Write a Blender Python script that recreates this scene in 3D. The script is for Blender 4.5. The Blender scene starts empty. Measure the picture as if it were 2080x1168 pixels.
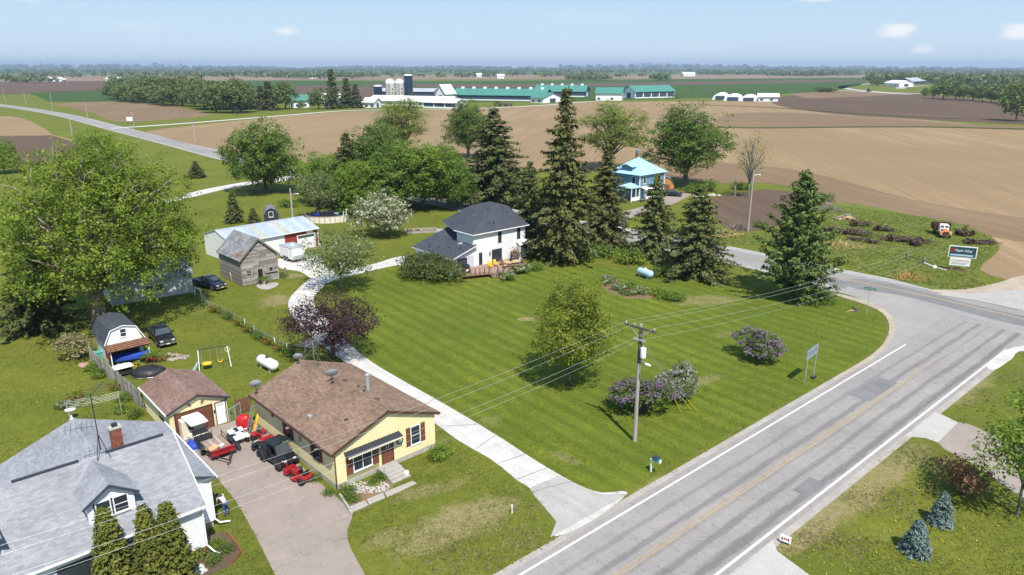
import bpy, bmesh, math, random
import numpy as np
from mathutils import Vector, Matrix
R=math.radians
D=bpy.data
SC=bpy.context.scene
COL=SC.collection
rnd=random.Random(7)
# ---------------- camera ----------------
FPX=1455.0; HC=28.0; CX,CY,YH=1040.0,584.0,138.0
PITCH=math.atan((CY-YH)/FPX)
cam=D.cameras.new('camera'); co=D.objects.new('camera',cam); COL.objects.link(co)
co.location=(0,0,HC); co.rotation_euler=(math.pi/2-PITCH,0,0)
cam.sensor_fit='HORIZONTAL'; cam.sensor_width=36; cam.lens=36*FPX/2080
cam.clip_start=0.5; cam.clip_end=60000
SC.camera=co
# ---------------- world ----------------
SUN_EL,SUN_DIR=57.0,(0.335,-0.942)
W=D.worlds.new('World'); SC.world=W; W.use_nodes=True
def build_world():
    nt=W.node_tree; N=nt.nodes; L=nt.links
    for n in list(N): N.remove(n)
    out=N.new('ShaderNodeOutputWorld'); bg=N.new('ShaderNodeBackground'); bg.inputs[1].default_value=SKY_STRENGTH
    sky=N.new('ShaderNodeTexSky'); sky.sky_type='NISHITA'; sky.sun_disc=False
    sky.sun_elevation=R(SUN_EL); sky.sun_rotation=math.atan2(SUN_DIR[0],SUN_DIR[1])
    sky.air_density=1.0; sky.dust_density=0.15; sky.ozone_density=2.5; sky.altitude=200
    tc=N.new('ShaderNodeTexCoord'); sx=N.new('ShaderNodeSeparateXYZ'); L.new(tc.outputs['Generated'],sx.inputs[0])
    def m(op,a,b=None,c=None,clamp=False):
        n=N.new('ShaderNodeMath'); n.operation=op; n.use_clamp=clamp
        for i,v in enumerate((a,b,c)):
            if v is None: continue
            if isinstance(v,(int,float)): n.inputs[i].default_value=v
            else: L.new(v,n.inputs[i])
        return n.outputs[0]
    az=m('ARCTAN2',sx.outputs[0],sx.outputs[1]); el=m('ARCSINE',sx.outputs[2])
    cv=N.new('ShaderNodeCombineXYZ'); L.new(m('MULTIPLY',az,22.0),cv.inputs[0]); L.new(m('MULTIPLY',el,60.0),cv.inputs[1])
    no=N.new('ShaderNodeTexNoise'); no.inputs['Scale'].default_value=1.6; no.inputs['Detail'].default_value=7; no.inputs['Roughness'].default_value=.62
    L.new(cv.outputs[0],no.inputs['Vector'])
    tot=None
    # small fair-weather clouds: azimuth px, elevation px, half width, half height
    for px,py,w,h,k in ((1813,70,46,22,1.0),(2062,72,56,22,1.0),(1868,104,30,12,.75),(1640,0,80,22,1.0),(590,68,34,12,.7),(70,2,70,20,.6),(1420,100,90,10,.16),(300,60,120,16,.12),(1180,40,150,18,.10)):
        a0=math.atan((px-CX)/math.hypot(FPX,CY-YH)); e0=(YH-py)/math.hypot(FPX,CY-YH)*math.cos(a0)
        da=m('DIVIDE',m('SUBTRACT',az,a0),w/1522*math.cos(a0)**2); de=m('DIVIDE',m('SUBTRACT',el,e0),h/1522)
        de=m('MULTIPLY',de,m('ADD',1.0,m('MULTIPLY',m('LESS_THAN',de,0.0),.6)))
        d=m('SQRT',m('ADD',m('MULTIPLY',da,da),m('MULTIPLY',de,de)))
        b=m('MULTIPLY',m('SUBTRACT',1.25,d,clamp=False),1.0,clamp=True)
        b=m('MULTIPLY',m('MULTIPLY',m('SUBTRACT',m('ADD',b,m('MULTIPLY',no.outputs[0],1.5)),1.05),1.7,clamp=True),k)
        tot=b if tot is None else m('MAXIMUM',tot,b)
    # sparse cloud field over the rest of the sky
    n2=N.new('ShaderNodeTexNoise'); n2.inputs['Scale'].default_value=3.0; n2.inputs['Detail'].default_value=6
    L.new(tc.outputs['Generated'],n2.inputs['Vector'])
    gen=m('MULTIPLY',m('MULTIPLY',m('SUBTRACT',n2.outputs[0],.60),5.0,clamp=True),m('MULTIPLY',m('SUBTRACT',el,.16),4.0,clamp=True))
    tot=m('MAXIMUM',tot,m('MULTIPLY',gen,.8))
    # clear spring air: paler toward the horizon, deeper overhead
    rp=N.new('ShaderNodeValToRGB'); e=rp.color_ramp.elements; e.new(.1); e.new(.3)
    for q,(p,c) in enumerate(((0,(.39,.475,.58)),(.055,(.305,.43,.56)),(.25,(.20,.34,.52)),(1,(.12,.24,.46)))): e[q].position=p; e[q].color=(*c,1)
    L.new(m('DIVIDE',el,1.5708,clamp=True),rp.inputs[0]); vs=N.new('ShaderNodeVectorMath'); vs.operation='SCALE'; vs.inputs[3].default_value=10.0; L.new(rp.outputs[0],vs.inputs[0])
    sk=N.new('ShaderNodeMix'); sk.data_type='RGBA'; sk.inputs[0].default_value=.85; L.new(sky.outputs[0],sk.inputs[6]); L.new(vs.outputs[0],sk.inputs[7])
    mx=N.new('ShaderNodeMix'); mx.data_type='RGBA'; L.new(m('MULTIPLY',tot,.85),mx.inputs[0]); L.new(sk.outputs[2],mx.inputs[6]); mx.inputs[7].default_value=(6.6,6.5,6.5,1)
    gm=N.new('ShaderNodeMix'); gm.data_type='RGBA'; gm.blend_type='MULTIPLY'; gm.inputs[0].default_value=1; L.new(mx.outputs[2],gm.inputs[6]); gm.inputs[7].default_value=SKY_TINT
    L.new(gm.outputs[2],bg.inputs[0]); L.new(bg.outputs[0],out.inputs[0])
SKY_STRENGTH=0.10; SKY_TINT=(1,1,1,1); HAZE=1.0e-4
build_world()
sl=D.lights.new('sun','SUN'); sl.energy=4.2; sl.angle=R(.55); sl.color=(1,.955,.88)
so=D.objects.new('sun',sl); COL.objects.link(so); so.location=(60,-170,290)
_d=Vector((SUN_DIR[0]*math.cos(R(SUN_EL)),SUN_DIR[1]*math.cos(R(SUN_EL)),math.sin(R(SUN_EL))))
so.rotation_euler=_d.to_track_quat('Z','Y').to_euler()
SC.view_settings.view_transform='Standard'; SC.view_settings.look='None'; SC.view_settings.exposure=0.7; SC.view_settings.gamma=1.0
SC.view_settings.use_curve_mapping=False
SC.render.engine='CYCLES'
cy=SC.cycles; cy.use_denoising=True; cy.max_bounces=6; cy.diffuse_bounces=3; cy.glossy_bounces=3; cy.transmission_bounces=4; cy.transparent_max_bounces=8; cy.volume_bounces=0
cy.caustics_reflective=False; cy.caustics_refractive=False
SC.render.film_transparent=False
# ---------------- ground coordinates from the survey photograph ----------------
_c,_s=math.cos(PITCH),math.sin(PITCH)
def G(px,py,z=0.0):
    x=(px-CX)/FPX; y=-(py-CY)/FPX
    d=(x,_c+y*_s,-_s+y*_c); t=(z-HC)/d[2]
    return Vector((d[0]*t,d[1]*t,z))
ROAD=41.2
E1=Vector((math.cos(R(43)),math.sin(R(43)),0)); E2=Vector((-math.sin(R(43)),math.cos(R(43)),0))
# ---------------- materials ----------------
MATS={}
class NT:
    def __init__(s,name):
        s.m=D.materials.new(name); s.m.use_nodes=True; s.t=s.m.node_tree; s.N=s.t.nodes; s.L=s.t.links
        s.b=s.N['Principled BSDF']; s.out=s.N['Material Output']
    def new(s,t,**k):
        n=s.N.new(t)
        for a,v in k.items(): setattr(n,a,v)
        return n
    def link(s,a,b): s.L.new(a,b)
    def pos(s,scale=(1,1,1),rot=0,obj=False):
        mp=s.new('ShaderNodeMapping'); mp.inputs['Scale'].default_value=scale; mp.inputs['Rotation'].default_value=(0,0,rot)
        if rot: mp.vector_type='TEXTURE'; mp.inputs['Scale'].default_value=tuple(1/q for q in scale)   # rotated frame first, then stretched along it
        s.link(s.new('ShaderNodeTexCoord').outputs['Object'] if obj else s.new('ShaderNodeNewGeometry').outputs['Position'],mp.inputs[0]); return mp.outputs[0]
    def noise(s,vec,scale,detail=4,rough=.55,dist=0):
        n=s.new('ShaderNodeTexNoise'); n.inputs['Scale'].default_value=scale; n.inputs['Detail'].default_value=detail; n.inputs['Roughness'].default_value=rough
        n.inputs['Distortion'].default_value=dist; s.link(vec,n.inputs['Vector']); return n.outputs[0]
    def ramp(s,fac,stops):
        r=s.new('ShaderNodeValToRGB'); e=r.color_ramp.elements
        while len(e)<len(stops): e.new(.5)
        for i,(p,c) in enumerate(stops):
            e[i].position=p; e[i].color=(c,c,c,1) if isinstance(c,(int,float)) else (*c,1)
        s.link(fac,r.inputs[0]); return r.outputs[0]
    def mix(s,fac,a,b,mode='MIX'):
        n=s.new('ShaderNodeMix',data_type='RGBA',blend_type=mode)
        for i,v in ((0,fac),(6,a),(7,b)):
            if isinstance(v,(int,float)): n.inputs[i].default_value=v if i==0 else (v,v,v,1)
            elif isinstance(v,tuple): n.inputs[i].default_value=(*v,1)
            else: s.link(v,n.inputs[i])
        return n.outputs[2]
    def math(s,op,a,b,clamp=False):
        n=s.new('ShaderNodeMath',operation=op,use_clamp=clamp)
        for i,v in enumerate((a,b)):
            if isinstance(v,(int,float)): n.inputs[i].default_value=v
            else: s.link(v,n.inputs[i])
        return n.outputs[0]
    def bump(s,h,strength=.3,dist=.05):
        n=s.new('ShaderNodeBump'); n.inputs['Strength'].default_value=strength; n.inputs['Distance'].default_value=dist; s.link(h,n.inputs['Height']); s.link(n.outputs[0],s.b.inputs['Normal'])
    def base(s,c,rough=.7,spec=.3,metal=0):
        if isinstance(c,tuple): s.b.inputs['Base Color'].default_value=(*c,1)
        else: s.link(c,s.b.inputs['Base Color'])
        s.b.inputs['Roughness'].default_value=rough; s.b.inputs['Specular IOR Level'].default_value=spec; s.b.inputs['Metallic'].default_value=metal
        return s.m
def mul(c,k): return tuple(min(1,x*k) for x in c)
def mat(name,col,rough=.7,var=.12,scale=2.0,isl=0.0,metal=0,bump=0,bscale=30,spec=.3,col2=None,stretch=(1,1,1),obj=True,detail=4):
    if name in MATS: return MATS[name]
    n=NT(name)
    f=n.noise(n.pos(stretch,obj=obj),scale,detail)
    f=n.ramp(f,[(.3,0.0),(.7,1.0)])
    c=n.mix(f,mul(col,1-var),col2 if col2 else mul(col,1+var))
    if isl:
        g=n.new('ShaderNodeNewGeometry'); k=n.ramp(g.outputs['Random Per Island'],[(0,1-isl),(1,min(1.0,1+isl*.0+0.0))])
        c=n.mix(1.0,c,k,'MULTIPLY')
    if bump: n.bump(n.noise(n.pos(stretch,obj=obj),bscale,3),bump,.03)
    MATS[name]=n.base(c,rough,spec,metal); return MATS[name]
# ---------------- mesh builder ----------------
class MB:
    def __init__(s): s.v=[]; s.f=[]
    def add(s,vs,fs):
        o=len(s.v); s.v+= [tuple(v) for v in vs]; s.f+=[tuple(i+o for i in f) for f in fs]; return s
    def box(s,x0,y0,z0,x1,y1,z1,T=None):
        vs=[(x,y,z) for z in (z0,z1) for y in (y0,y1) for x in (x0,x1)]
        if T: vs=[T(*v) for v in vs]
        return s.add(vs,[(0,2,3,1),(4,5,7,6),(0,1,5,4),(2,6,7,3),(0,4,6,2),(1,3,7,5)])
    def cbox(s,c,sz,rz=0,T=None,rx=0,ry=0):
        M=Matrix.Translation(c)@Matrix.Rotation(rz,4,'Z')@Matrix.Rotation(ry,4,'Y')@Matrix.Rotation(rx,4,'X')
        f=lambda x,y,z: M@Vector((x,y,z))
        g=(lambda x,y,z:T(*f(x,y,z))) if T else f
        return s.box(-sz[0]/2,-sz[1]/2,-sz[2]/2,sz[0]/2,sz[1]/2,sz[2]/2,g)
    def poly(s,pts): return s.add(pts,[tuple(range(len(pts)))])
    def prism(s,pts,d):  # extrude polygon (3d pts) by vector d
        n=len(pts); d=Vector(d); a=[Vector(p) for p in pts]; b=[p+d for p in a]
        return s.add(a+b,[tuple(range(n))[::-1],tuple(range(n,2*n))]+[(i,(i+1)%n,n+(i+1)%n,n+i) for i in range(n)])
    def cyl(s,p0,p1,r0,r1=None,n=10,caps=True):
        return s.tube([p0,p1],[r0,r0 if r1 is None else r1],n,caps)
    def tube(s,path,rad,n=8,caps=True):
        P=[Vector(p) for p in path]; k=len(P)
        if isinstance(rad,(int,float)): rad=[rad]*k
        o=len(s.v); up=None
        for i,p in enumerate(P):
            t=(P[min(i+1,k-1)]-P[max(i-1,0)]).normalized()
            if up is None: up=Vector((0,0,1)) if abs(t.z)<.9 else Vector((1,0,0))
            a=t.cross(up)
            if a.length<1e-4: a=t.cross(Vector((0,1,0)))
            a.normalize(); b=a.cross(t); up=b
            for j in range(n):
                w=2*math.pi*j/n; s.v.append(tuple(p+(a*math.cos(w)+b*math.sin(w))*rad[i]))
        for i in range(k-1):
            for j in range(n):
                j2=(j+1)%n; s.f.append((o+i*n+j,o+i*n+j2,o+(i+1)*n+j2,o+(i+1)*n+j))
        if caps: s.f.append(tuple(o+j for j in range(n))[::-1]); s.f.append(tuple(o+(k-1)*n+j for j in range(n)))
        return s
    def lathe(s,prof,n=16,M=None):
        o=len(s.v); k=len(prof)
        for r,z in prof:
            for j in range(n):
                w=2*math.pi*j/n; v=Vector((r*math.cos(w),r*math.sin(w),z)); s.v.append(tuple(M@v if M else v))
        for i in range(k-1):
            for j in range(n):
                j2=(j+1)%n; s.f.append((o+i*n+j,o+i*n+j2,o+(i+1)*n+j2,o+(i+1)*n+j))
        s.f.append(tuple(o+j for j in range(n))[::-1]); s.f.append(tuple(o+(k-1)*n+j for j in range(n)))
        return s
    def ball(s,c,r,n=10,k=6):
        r=r if isinstance(r,tuple) else (r,r,r)
        return s.lathe([(max(.001,math.sin(math.pi*i/k)),-math.cos(math.pi*i/k)) for i in range(k+1)],n,Matrix.Translation(c)@Matrix.Diagonal((*r,1)))
    def loft(s,secs,closed=True):  # list of rings with equal counts
        o=len(s.v); n=len(secs[0])
        for r in secs: s.v+=[tuple(p) for p in r]
        for i in range(len(secs)-1):
            for j in range(n):
                j2=(j+1)%n; s.f.append((o+i*n+j,o+i*n+j2,o+(i+1)*n+j2,o+(i+1)*n+j))
        if closed: s.f.append(tuple(o+j for j in range(n))[::-1]); s.f.append(tuple(o+(len(secs)-1)*n+j for j in range(n)))
        return s
    def mesh(s,name,m,smooth=False,bevel=0):
        me=D.meshes.new(name); me.from_pydata(s.v,[],s.f)
        if len(s.f)<6000:
            bm=bmesh.new(); bm.from_mesh(me); bmesh.ops.recalc_face_normals(bm,faces=bm.faces)
            if bevel: bmesh.ops.bevel(bm,geom=[e for e in bm.edges if len(e.link_faces)==2 and e.calc_face_angle(0)>.5],offset=bevel,segments=2,affect='EDGES',profile=.5)
            bm.to_mesh(me); bm.free()
        if smooth:
            me.polygons.foreach_set('use_smooth',[True]*len(me.polygons))
            if smooth!='all':
                try: me.set_sharp_from_angle(angle=R(40))
                except Exception: pass
        if m: me.materials.append(MATS[m] if isinstance(m,str) else m)
        return me
    def build(s,name,m,parent=None,smooth=False,bevel=0,kind=None,label=None):
        o=D.objects.new(name,s.mesh(name,m,smooth,bevel)); COL.objects.link(o)
        if parent is not None: o.parent=parent
        if kind: o['kind']=kind
        if label: o['label']=label
        return o
def tag(o,label,cat,group=None,kind=None):
    o['label']=label; o['category']=cat
    if group: o['group']=group
    if kind: o['kind']=kind
    return o
def thing(name,label,cat,loc=(0,0,0),rz=0,group=None,sc=None):
    o=D.objects.new(name,None); COL.objects.link(o); o.location=loc; o.rotation_euler=(0,0,rz); o.empty_display_size=.3
    if sc: o.scale=sc if isinstance(sc,tuple) else (sc,sc,sc)
    return tag(o,label,cat,group)
def inst(name,me,parent=None,loc=(0,0,0),rz=0,kind=None):
    o=D.objects.new(name,me); COL.objects.link(o); o.location=loc; o.rotation_euler=(0,0,rz)
    if parent is not None: o.parent=parent
    if kind: o['kind']=kind
    return o
def dup(root,loc,rz=0,label=None,sc=None):
    kids=list(root.children)
    r=root.copy(); COL.objects.link(r); r.location=loc; r.rotation_euler=(0,0,rz)
    if label: r['label']=label
    if sc: r.scale=sc if isinstance(sc,tuple) else (sc,sc,sc)
    for k in kids:
        c=k.copy(); COL.objects.link(c); c.parent=r
        for g in list(k.children):
            e=g.copy(); COL.objects.link(e); e.parent=c
    return r
def struct(o): o['kind']='structure'; return o
def smooth_path(pts,n=8,closed=False):
    P=[Vector(p) for p in pts]; out=[]; k=len(P)
    for i in range(k if closed else k-1):
        if closed: a,b,c,d=P[i-1],P[i],P[(i+1)%k],P[(i+2)%k]
        else: a,b,c,d=P[max(i-1,0)],P[i],P[i+1],P[min(i+2,k-1)]
        for j in range(n):
            t=j/n; out.append(.5*((2*b)+(c-a)*t+(2*a-5*b+4*c-d)*t*t+(3*b-a-3*c+d)*t**3))
    if not closed: out.append(P[-1])
    return out
# ================= ground, fields, roads =================
def dry_mask(n,spots):
    geo=n.new('ShaderNodeNewGeometry'); sep=n.new('ShaderNodeSeparateXYZ'); n.link(geo.outputs['Position'],sep.inputs[0])
    tot=None
    wob=n.noise(n.pos((1,1,1)),.55,5,.65)
    for px,py,rx,ry,rot,k in spots:
        p=G(px,py); ca,sa=math.cos(R(rot)),math.sin(R(rot))
        dx=n.math('SUBTRACT',sep.outputs[0],p.x); dy=n.math('SUBTRACT',sep.outputs[1],p.y)
        a=n.math('DIVIDE',n.math('ADD',n.math('MULTIPLY',dx,ca),n.math('MULTIPLY',dy,sa)),rx)
        b=n.math('DIVIDE',n.math('SUBTRACT',n.math('MULTIPLY',dy,ca),n.math('MULTIPLY',dx,sa)),ry)
        d=n.math('SQRT',n.math('ADD',n.math('MULTIPLY',a,a),n.math('MULTIPLY',b,b)),0)
        v=n.math('SUBTRACT',n.math('ADD',n.math('SUBTRACT',1.0,d),n.math('MULTIPLY',wob,1.3)),.62)
        v=n.math('MULTIPLY',n.math('MULTIPLY',v,2.3,True),k)
        tot=v if tot is None else n.math('MAXIMUM',tot,v)
    return tot
DRY=[(930,1060,5.5,2.0,40,.85),(1000,1040,2.4,1.0,40,.8),(850,1000,2.2,.9,30,.6),(790,1090,2,1,40,.6),(1075,648,1.7,.8,0,1.0),(1430,610,5,2.4,10,.6),(1490,680,3,1,10,.35),(1440,770,2.4,.8,35,.5),(1150,930,1.8,.6,-45,.5),(1770,985,8,1.5,41,.8),(1655,1060,6,1.3,41,.85),(1720,1010,5,1.6,41,.6),(1975,775,6,1.5,41,.7),(1500,900,16,.8,41,.5),(1330,985,3,.6,41,.7),(1940,800,3,2,41,.5),(1850,930,3,1.2,41,.5),(560,610,2.2,3,0,.8),(590,560,2.5,1.6,0,.7),(625,505,3.5,2.0,20,.8),(1760,500,7,1.6,-25,.45),(1650,490,5,2,-20,.6),(920,985,2.4,.5,40,.4),(960,870,1.0,4,-45,.35)]
def grass_mat(name,bright,dark,dry,stripe=None,spots=None,bump=.5):
    n=NT(name); P=n.pos()
    a=n.ramp(n.noise(P,.09,4,.6),[(.35,0.0),(.65,1.0)])
    b=n.ramp(n.noise(P,.9,5,.7),[(.32,0.0),(.68,1.0)])
    c=n.ramp(n.noise(P,4.2,5,.85),[(.36,0.0),(.66,1.0)])
    col=n.mix(n.math('MULTIPLY',a,.75),bright,dark)
    col=n.mix(n.math('MULTIPLY',b,.55),col,mul(dark,.68))
    d=n.ramp(n.noise(P,.33,6,.72,.6),[(.56,0.0),(.76,1.0)])
    col=n.mix(n.math('MULTIPLY',d,.55),col,dry)
    e=n.ramp(n.noise(P,.21,7,.75,.9),[(.60,0.0),(.68,1.0)]); col=n.mix(n.math('MULTIPLY',e,.35),col,mul(dark,.62))
    if stripe:
        ang,w,amt=stripe
        q=n.pos((1,1,1),ang)
        wv=n.new('ShaderNodeTexWave',wave_type='BANDS',bands_direction='X',wave_profile='SIN'); n.link(q,wv.inputs['Vector'])
        wv.inputs['Scale'].default_value=w; wv.inputs['Distortion'].default_value=2.2; wv.inputs['Detail'].default_value=3; wv.inputs['Detail Scale'].default_value=.22
        st=n.noise(n.pos((1.7,.09,1),ang),1.0,4,.6)
        s=n.ramp(n.math('ADD',n.math('MULTIPLY',wv.outputs[0],.45),n.math('MULTIPLY',st,.75)),[(.42,0.0),(.82,1.0)])
        col=n.mix(n.math('MULTIPLY',s,amt),col,mul(dark,.74))
        s2=n.ramp(n.noise(n.pos((2.6,.12,1),ang),.8,3,.6),[(.55,0.0),(.75,1.0)])
        col=n.mix(n.math('MULTIPLY',s2,.35),col,(bright[0]*1.35,bright[1]*1.12,bright[2]))
    col=n.mix(n.math('MULTIPLY',c,.5),col,mul(dark,.5))
    if spots:
        m=dry_mask(n,spots); fine=n.ramp(n.noise(P,2.2,5,.75),[(.3,.35),(.7,1.0)])
        col=n.mix(n.math('MULTIPLY',m,fine),col,n.mix(c,(.35,.265,.155),(.235,.185,.10)))
    h=n.noise(P,3.5,5,.75); n.bump(h,bump,.25)
    MATS[name]=n.base(col,.9,.08); return MATS[name]
def soil_mat(name,c1,c2,ang,furrow=.9,amt=.8,big=.012):
    n=NT(name); P=n.pos()
    a=n.ramp(n.noise(P,big,5,.6,.4),[(.36,0.0),(.62,1.0)])
    col=n.mix(a,c1,c2)
    f=n.ramp(n.noise(n.pos((1.0,.02,1),ang),furrow,3,.6),[(.35,0.0),(.7,1.0)])
    f2=n.ramp(n.noise(n.pos((.16,.004,1),ang),1.0,4,.6),[(.35,0.0),(.68,1.0)])
    col=n.mix(n.math('MULTIPLY',f,amt),col,mul(c2,.72)); col=n.mix(n.math('MULTIPLY',f2,amt*1.2),col,mul(c2,.9))
    g=n.noise(P,2.0,4,.8); col=n.mix(n.math('MULTIPLY',n.ramp(g,[(.4,0.0),(.8,1.0)]),.35),col,mul(c1,1.25))
    n.bump(n.noise(n.pos((1.0,.12,1),ang),1.6,4,.8),.6,.3)
    MATS[name]=n.base(col,.95,.05); return MATS[name]
grass_mat('grass',(.190,.198,.028),(.113,.138,.020),(.225,.195,.072),spots=DRY)
grass_mat('lawn',(.186,.216,.024),(.102,.144,.018),(.205,.195,.05),stripe=(R(38),.17,.58),spots=DRY)
grass_mat('rough_grass',(.205,.235,.048),(.13,.165,.032),(.25,.215,.10),spots=DRY,bump=.8)
grass_mat('crop_green',(.062,.112,.022),(.050,.092,.020),(.09,.11,.04))
grass_mat('pasture',(.13,.165,.04),(.09,.125,.03),(.18,.175,.075))
soil_mat('field_tan',(.330,.236,.132),(.240,.165,.094),R(-10))
soil_mat('field_brown',(.255,.175,.104),(.180,.122,.074),R(15))
soil_mat('field_dark',(.150,.100,.068),(.105,.072,.052),R(8))
soil_mat('field_far',(.25,.18,.12),(.20,.14,.095),R(0),.1,.2,.004)
def paved(name,c,c2,crack=.5,big=.25,streak=None,grit=14,tracks=None):
    n=NT(name); P=n.pos(); O=n.pos(obj=True)
    a=n.ramp(n.noise(P,big,5,.65),[(.35,0.0),(.66,1.0)]); col=n.mix(a,c,c2)
    b=n.ramp(n.noise(P,1.4,5,.7),[(.38,0.0),(.72,1.0)]); col=n.mix(n.math('MULTIPLY',b,.3),col,mul(c2,.8))
    g=n.ramp(n.noise(P,grit,3,.8),[(.3,.78),(.7,1.1)]); col=n.mix(1.0,col,g,'MULTIPLY')
    if streak:
        sep=n.new('ShaderNodeSeparateXYZ'); n.link(O,sep.inputs[0])
        wob=n.noise(n.pos((.05,.3,1),obj=True),1.0,3)
        t=n.math('ADD',sep.outputs[1],n.math('MULTIPLY',wob,.8))
        ns=n.noise(n.pos((.30,2.2,1),obj=True),1.0,9,.82,1.2)
        tot=None
        for t0,w,k in streak:
            d=n.math('SUBTRACT',1.0,n.math('DIVIDE',n.math('ABSOLUTE',n.math('SUBTRACT',t,t0),0),w),True)
            v=n.math('MULTIPLY',n.math('MULTIPLY',n.math('SUBTRACT',n.math('ADD',n.math('MULTIPLY',d,.55),ns),.74),5.0,True),k)
            tot=v if tot is None else n.math('MAXIMUM',tot,v)
        col=n.mix(tot,col,(.125,.120,.120))
        tc_=n.ramp(n.noise(n.pos((1.5,.10,1),obj=True),1.0,5,.7,1.0),[(.489,0.0),(.5,1.0),(.511,0.0)]); col=n.mix(n.math('MULTIPLY',tc_,.5),col,(.13,.125,.12))
        sp_=n.ramp(n.noise(n.pos((.5,.5,1),obj=True),1.6,2,.5),[(.74,0.0),(.77,1.0)]); col=n.mix(n.math('MULTIPLY',sp_,.55),col,(.10,.095,.09))
        # old longitudinal joints and tar-sealed cracks
        cr=n.ramp(n.noise(n.pos((.13,3.4,1),obj=True),1.0,5,.7,1.2),[(.488,0.0),(.5,1.0),(.512,0.0)])
        col=n.mix(n.math('MULTIPLY',cr,.28),col,(.12,.115,.11))
    if tracks:
        tv=n.ramp(n.noise(n.pos((1.3,.05,1),tracks),1.0,5,.7),[(.40,0.0),(.66,1.0)]); col=n.mix(n.math('MULTIPLY',tv,.45),col,mul(c2,.72))
    if crack:
        cr=n.ramp(n.noise(P,.45,6,.6,.8),[(.494,0.0),(.5,1.0),(.506,0.0)]); col=n.mix(n.math('MULTIPLY',cr,crack),col,mul(c2,.4))
    n.bump(n.noise(P,40,2),.25,.01)
    MATS[name]=n.base(col,.9,.15); return MATS[name]
paved('asphalt_old',(.335,.302,.278),(.262,.242,.228),.55,.12,streak=[(-2.7,.75,.75),(-1.15,.6,.6),(1.15,.6,.6),(2.6,.5,.4),(.15,.3,.3)])
paved('asphalt_road',(.315,.298,.280),(.250,.238,.226),.25,.05,streak=[(-2.2,1.4,.6),(1.6,2.0,.75)])
paved('asphalt_junction',(.345,.322,.298),(.275,.258,.242),.45,.12)
paved('asphalt_drive',(.325,.268,.230),(.275,.228,.196),.5,.3)
paved('concrete',(.47,.44,.41),(.40,.375,.345),.35,.3)
paved('concrete_edge',(.43,.405,.38),(.36,.34,.315),.7,.3,tracks=R(43))
paved('gravel_white',(.62,.595,.565),(.47,.445,.41),.0,.5,grit=7,tracks=R(43))
paved('gravel_tan',(.44,.37,.30),(.33,.27,.20),.0,.4,grit=7)
paved('slab_concrete',(.42,.39,.34),(.34,.31,.27),.3,.6)
paved('shoulder',(.405,.365,.325),(.31,.275,.24),.2,.5,grit=6)
paved('asphalt_patch',(.215,.21,.205),(.165,.16,.16),.5,.4)
mat('paint_white',(.74,.74,.72),.6,.25,5,col2=(.60,.59,.57),obj=False,detail=8); mat('paint_yellow',(.56,.33,.10),.6,.4,2.5,col2=(.36,.30,.21),obj=False,detail=8)
SHEETS=[]
def sheet(name,pts,z,m,sm=0,px=True,closed=True,kind='structure',subdiv=0):
    P=[G(*p) for p in pts] if px else [Vector((p[0],p[1],0)) for p in pts]
    if sm: P=smooth_path(P,sm,closed=True)
    P=[Vector((p.x,p.y,z)) for p in P]
    o=MB().poly(P).build(name,m,kind=kind); 
    if o.data.polygons[0].normal.z<0: o.data.flip_normals()
    SHEETS.append((name,[(p.x,p.y) for p in P])); return o
def strip(name,pts,hw,z,m,px=True,sm=10,off=0,kind='structure',dash=None):
    P=[G(*p) if px else Vector((p[0],p[1],0)) for p in pts]
    if sm: P=smooth_path(P,sm)
    hws=hw if callable(hw) else (lambda t:hw)
    Lf=[];Rt=[]; k=len(P)
    for i,p in enumerate(P):
        t=(P[min(i+1,k-1)]-P[max(i-1,0)]); t.z=0; t.normalize(); nn=Vector((-t.y,t.x,0)); h=hws(i/(k-1))
        a=p+nn*(off+h); b=p+nn*(off-h); Lf.append((a.x,a.y,z)); Rt.append((b.x,b.y,z))
    mb=MB(); o=len(mb.v); mb.v=Lf+Rt
    for i in range(k-1): mb.f.append((i,k+i,k+i+1,i+1))
    SHEETS.append((name,[q[:2] for q in Lf]+[q[:2] for q in Rt[::-1]]))
    return mb.build(name,m,kind=kind)
# --- base ground to the horizon
mb=MB(); mb.poly([(-14000,-300,0),(14000,-300,0),(14000,14000,0),(-14000,14000,0)]); mb.build('ground','grass',kind='structure')
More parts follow.
